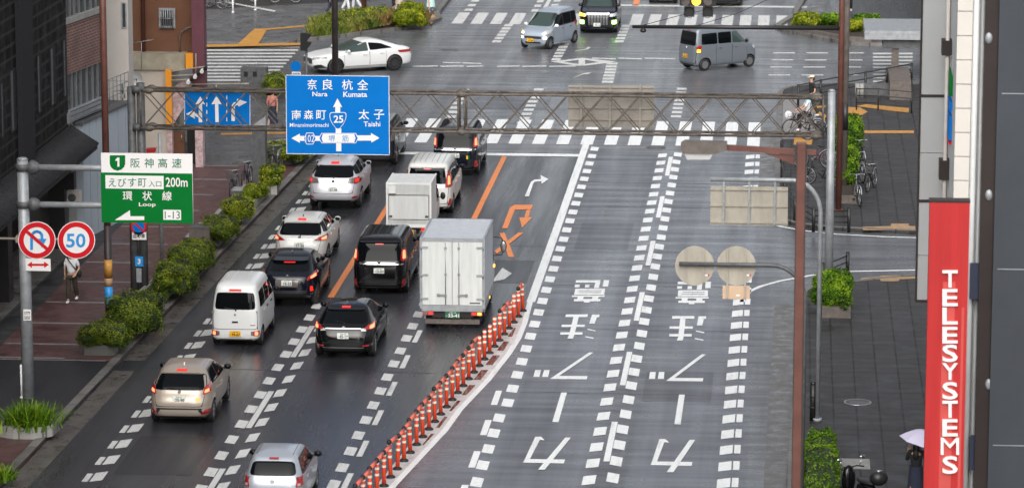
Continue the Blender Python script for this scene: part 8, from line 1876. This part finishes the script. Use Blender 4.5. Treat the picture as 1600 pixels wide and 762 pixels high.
# walkers at the top edge
for px, py, rz, lab, top, bot, sk, lh in ((517, 26, 95, 'person in an orange top left of the dark signal pole, top edge', 'c_orange', 'c_navy', False, False), (541, 20, 80, 'person in a pale top just right of the dark signal pole, top edge', 'c_beige', 'c_white', False, False), (557, 17, -80, 'person in a mint green shirt behind the long low island hedge', 'c_mint', 'c_white', False, False), (616, 14, 20, 'person in dark clothes behind the island hedge, left of the pair', 'c_white', 'c_black', False, False), (624, 14, -20, 'person in a beige coat behind the island hedge, right of the pair', 'c_beige', 'c_beige', True, True), (673, 19, 10, 'person in white top and teal skirt by the far zebra crossing', 'c_white', 'c_mint', True, True), (1327, 20, 0, 'person in dark trousers at the top edge behind the far right bed', 'c_navy', 'c_black', False, False)):
    person(gl(px, py, .125), math.radians(rz), lab, top, bot, 1.66, long_hair=lh, skirt=sk)
# motor scooter at the bottom edge
q = at(1342, 797, .12)
t = thing('motor_scooter', (q.x, q.y, .12), 'black motor scooter with a round top case at the bottom edge of the right pavement', 'scooter', None, math.radians(35))
def sp_(nm, mb, m_, par=None): o = mb.build(nm, m_, None); o.parent = par or t; return o
for y in (-.6, .62):
    w_ = sp_('wheel', MB().lathe([(.14, -.05), (.22, -.055), (.24, -.03), (.24, .03), (.22, .055), (.14, .05)], (0, y, .24), 'X', 20), 'rubber'); sp_('rim', MB().cyl((-.04, y, .24), (.04, y, .24), .14, None, 16), 'alloy_dark', w_)
mb = MB(); mb.ell((0, -.35, .58), (.17, .42, .2), 16, 10); mb.ell((0, .45, .68), (.19, .14, .36), 14, 10); mb.b2((-.15, -.1, .28), (.15, .45, .36)); mb.cyl((0, .62, .24), (0, .45, .9), .04, None, 8); sp_('body', mb, 'p_black')
sp_('seat', MB().ell((0, -.28, .79), (.15, .36, .07), 14, 8), 'blackplastic')
mb = MB(); mb.tube([(-.34, .28, 1.0), (-.2, .38, 1.02), (0, .42, .98), (.2, .38, 1.02), (.34, .28, 1.0)], .02, 6); sp_('handlebar', mb, 'blackmetal')
for sg in (-1, 1): sp_('mirror', MB().ell((sg * .34, .36, 1.22), (.075, .025, .05), 10, 6).cyl((sg * .24, .34, 1.02), (sg * .33, .36, 1.2), .01, None, 6), 'chrome')
mb = MB(); mb.ell((0, -.78, .99), (.23, .21, .19), 18, 12); tc_ = sp_('top_case', mb, 'blackplastic'); sp_('case_badge', MB().ell((.0, -.80, 1.17), (.09, .07, .015), 10, 5), 'chrome', tc_)
sp_('tail_light', MB().ell((0, -.77, .66), (.09, .03, .05), 10, 6), 'red_lens'); sp_('headlight', MB().ell((0, .58, .82), (.1, .04, .08), 12, 6), 'clear_lens')
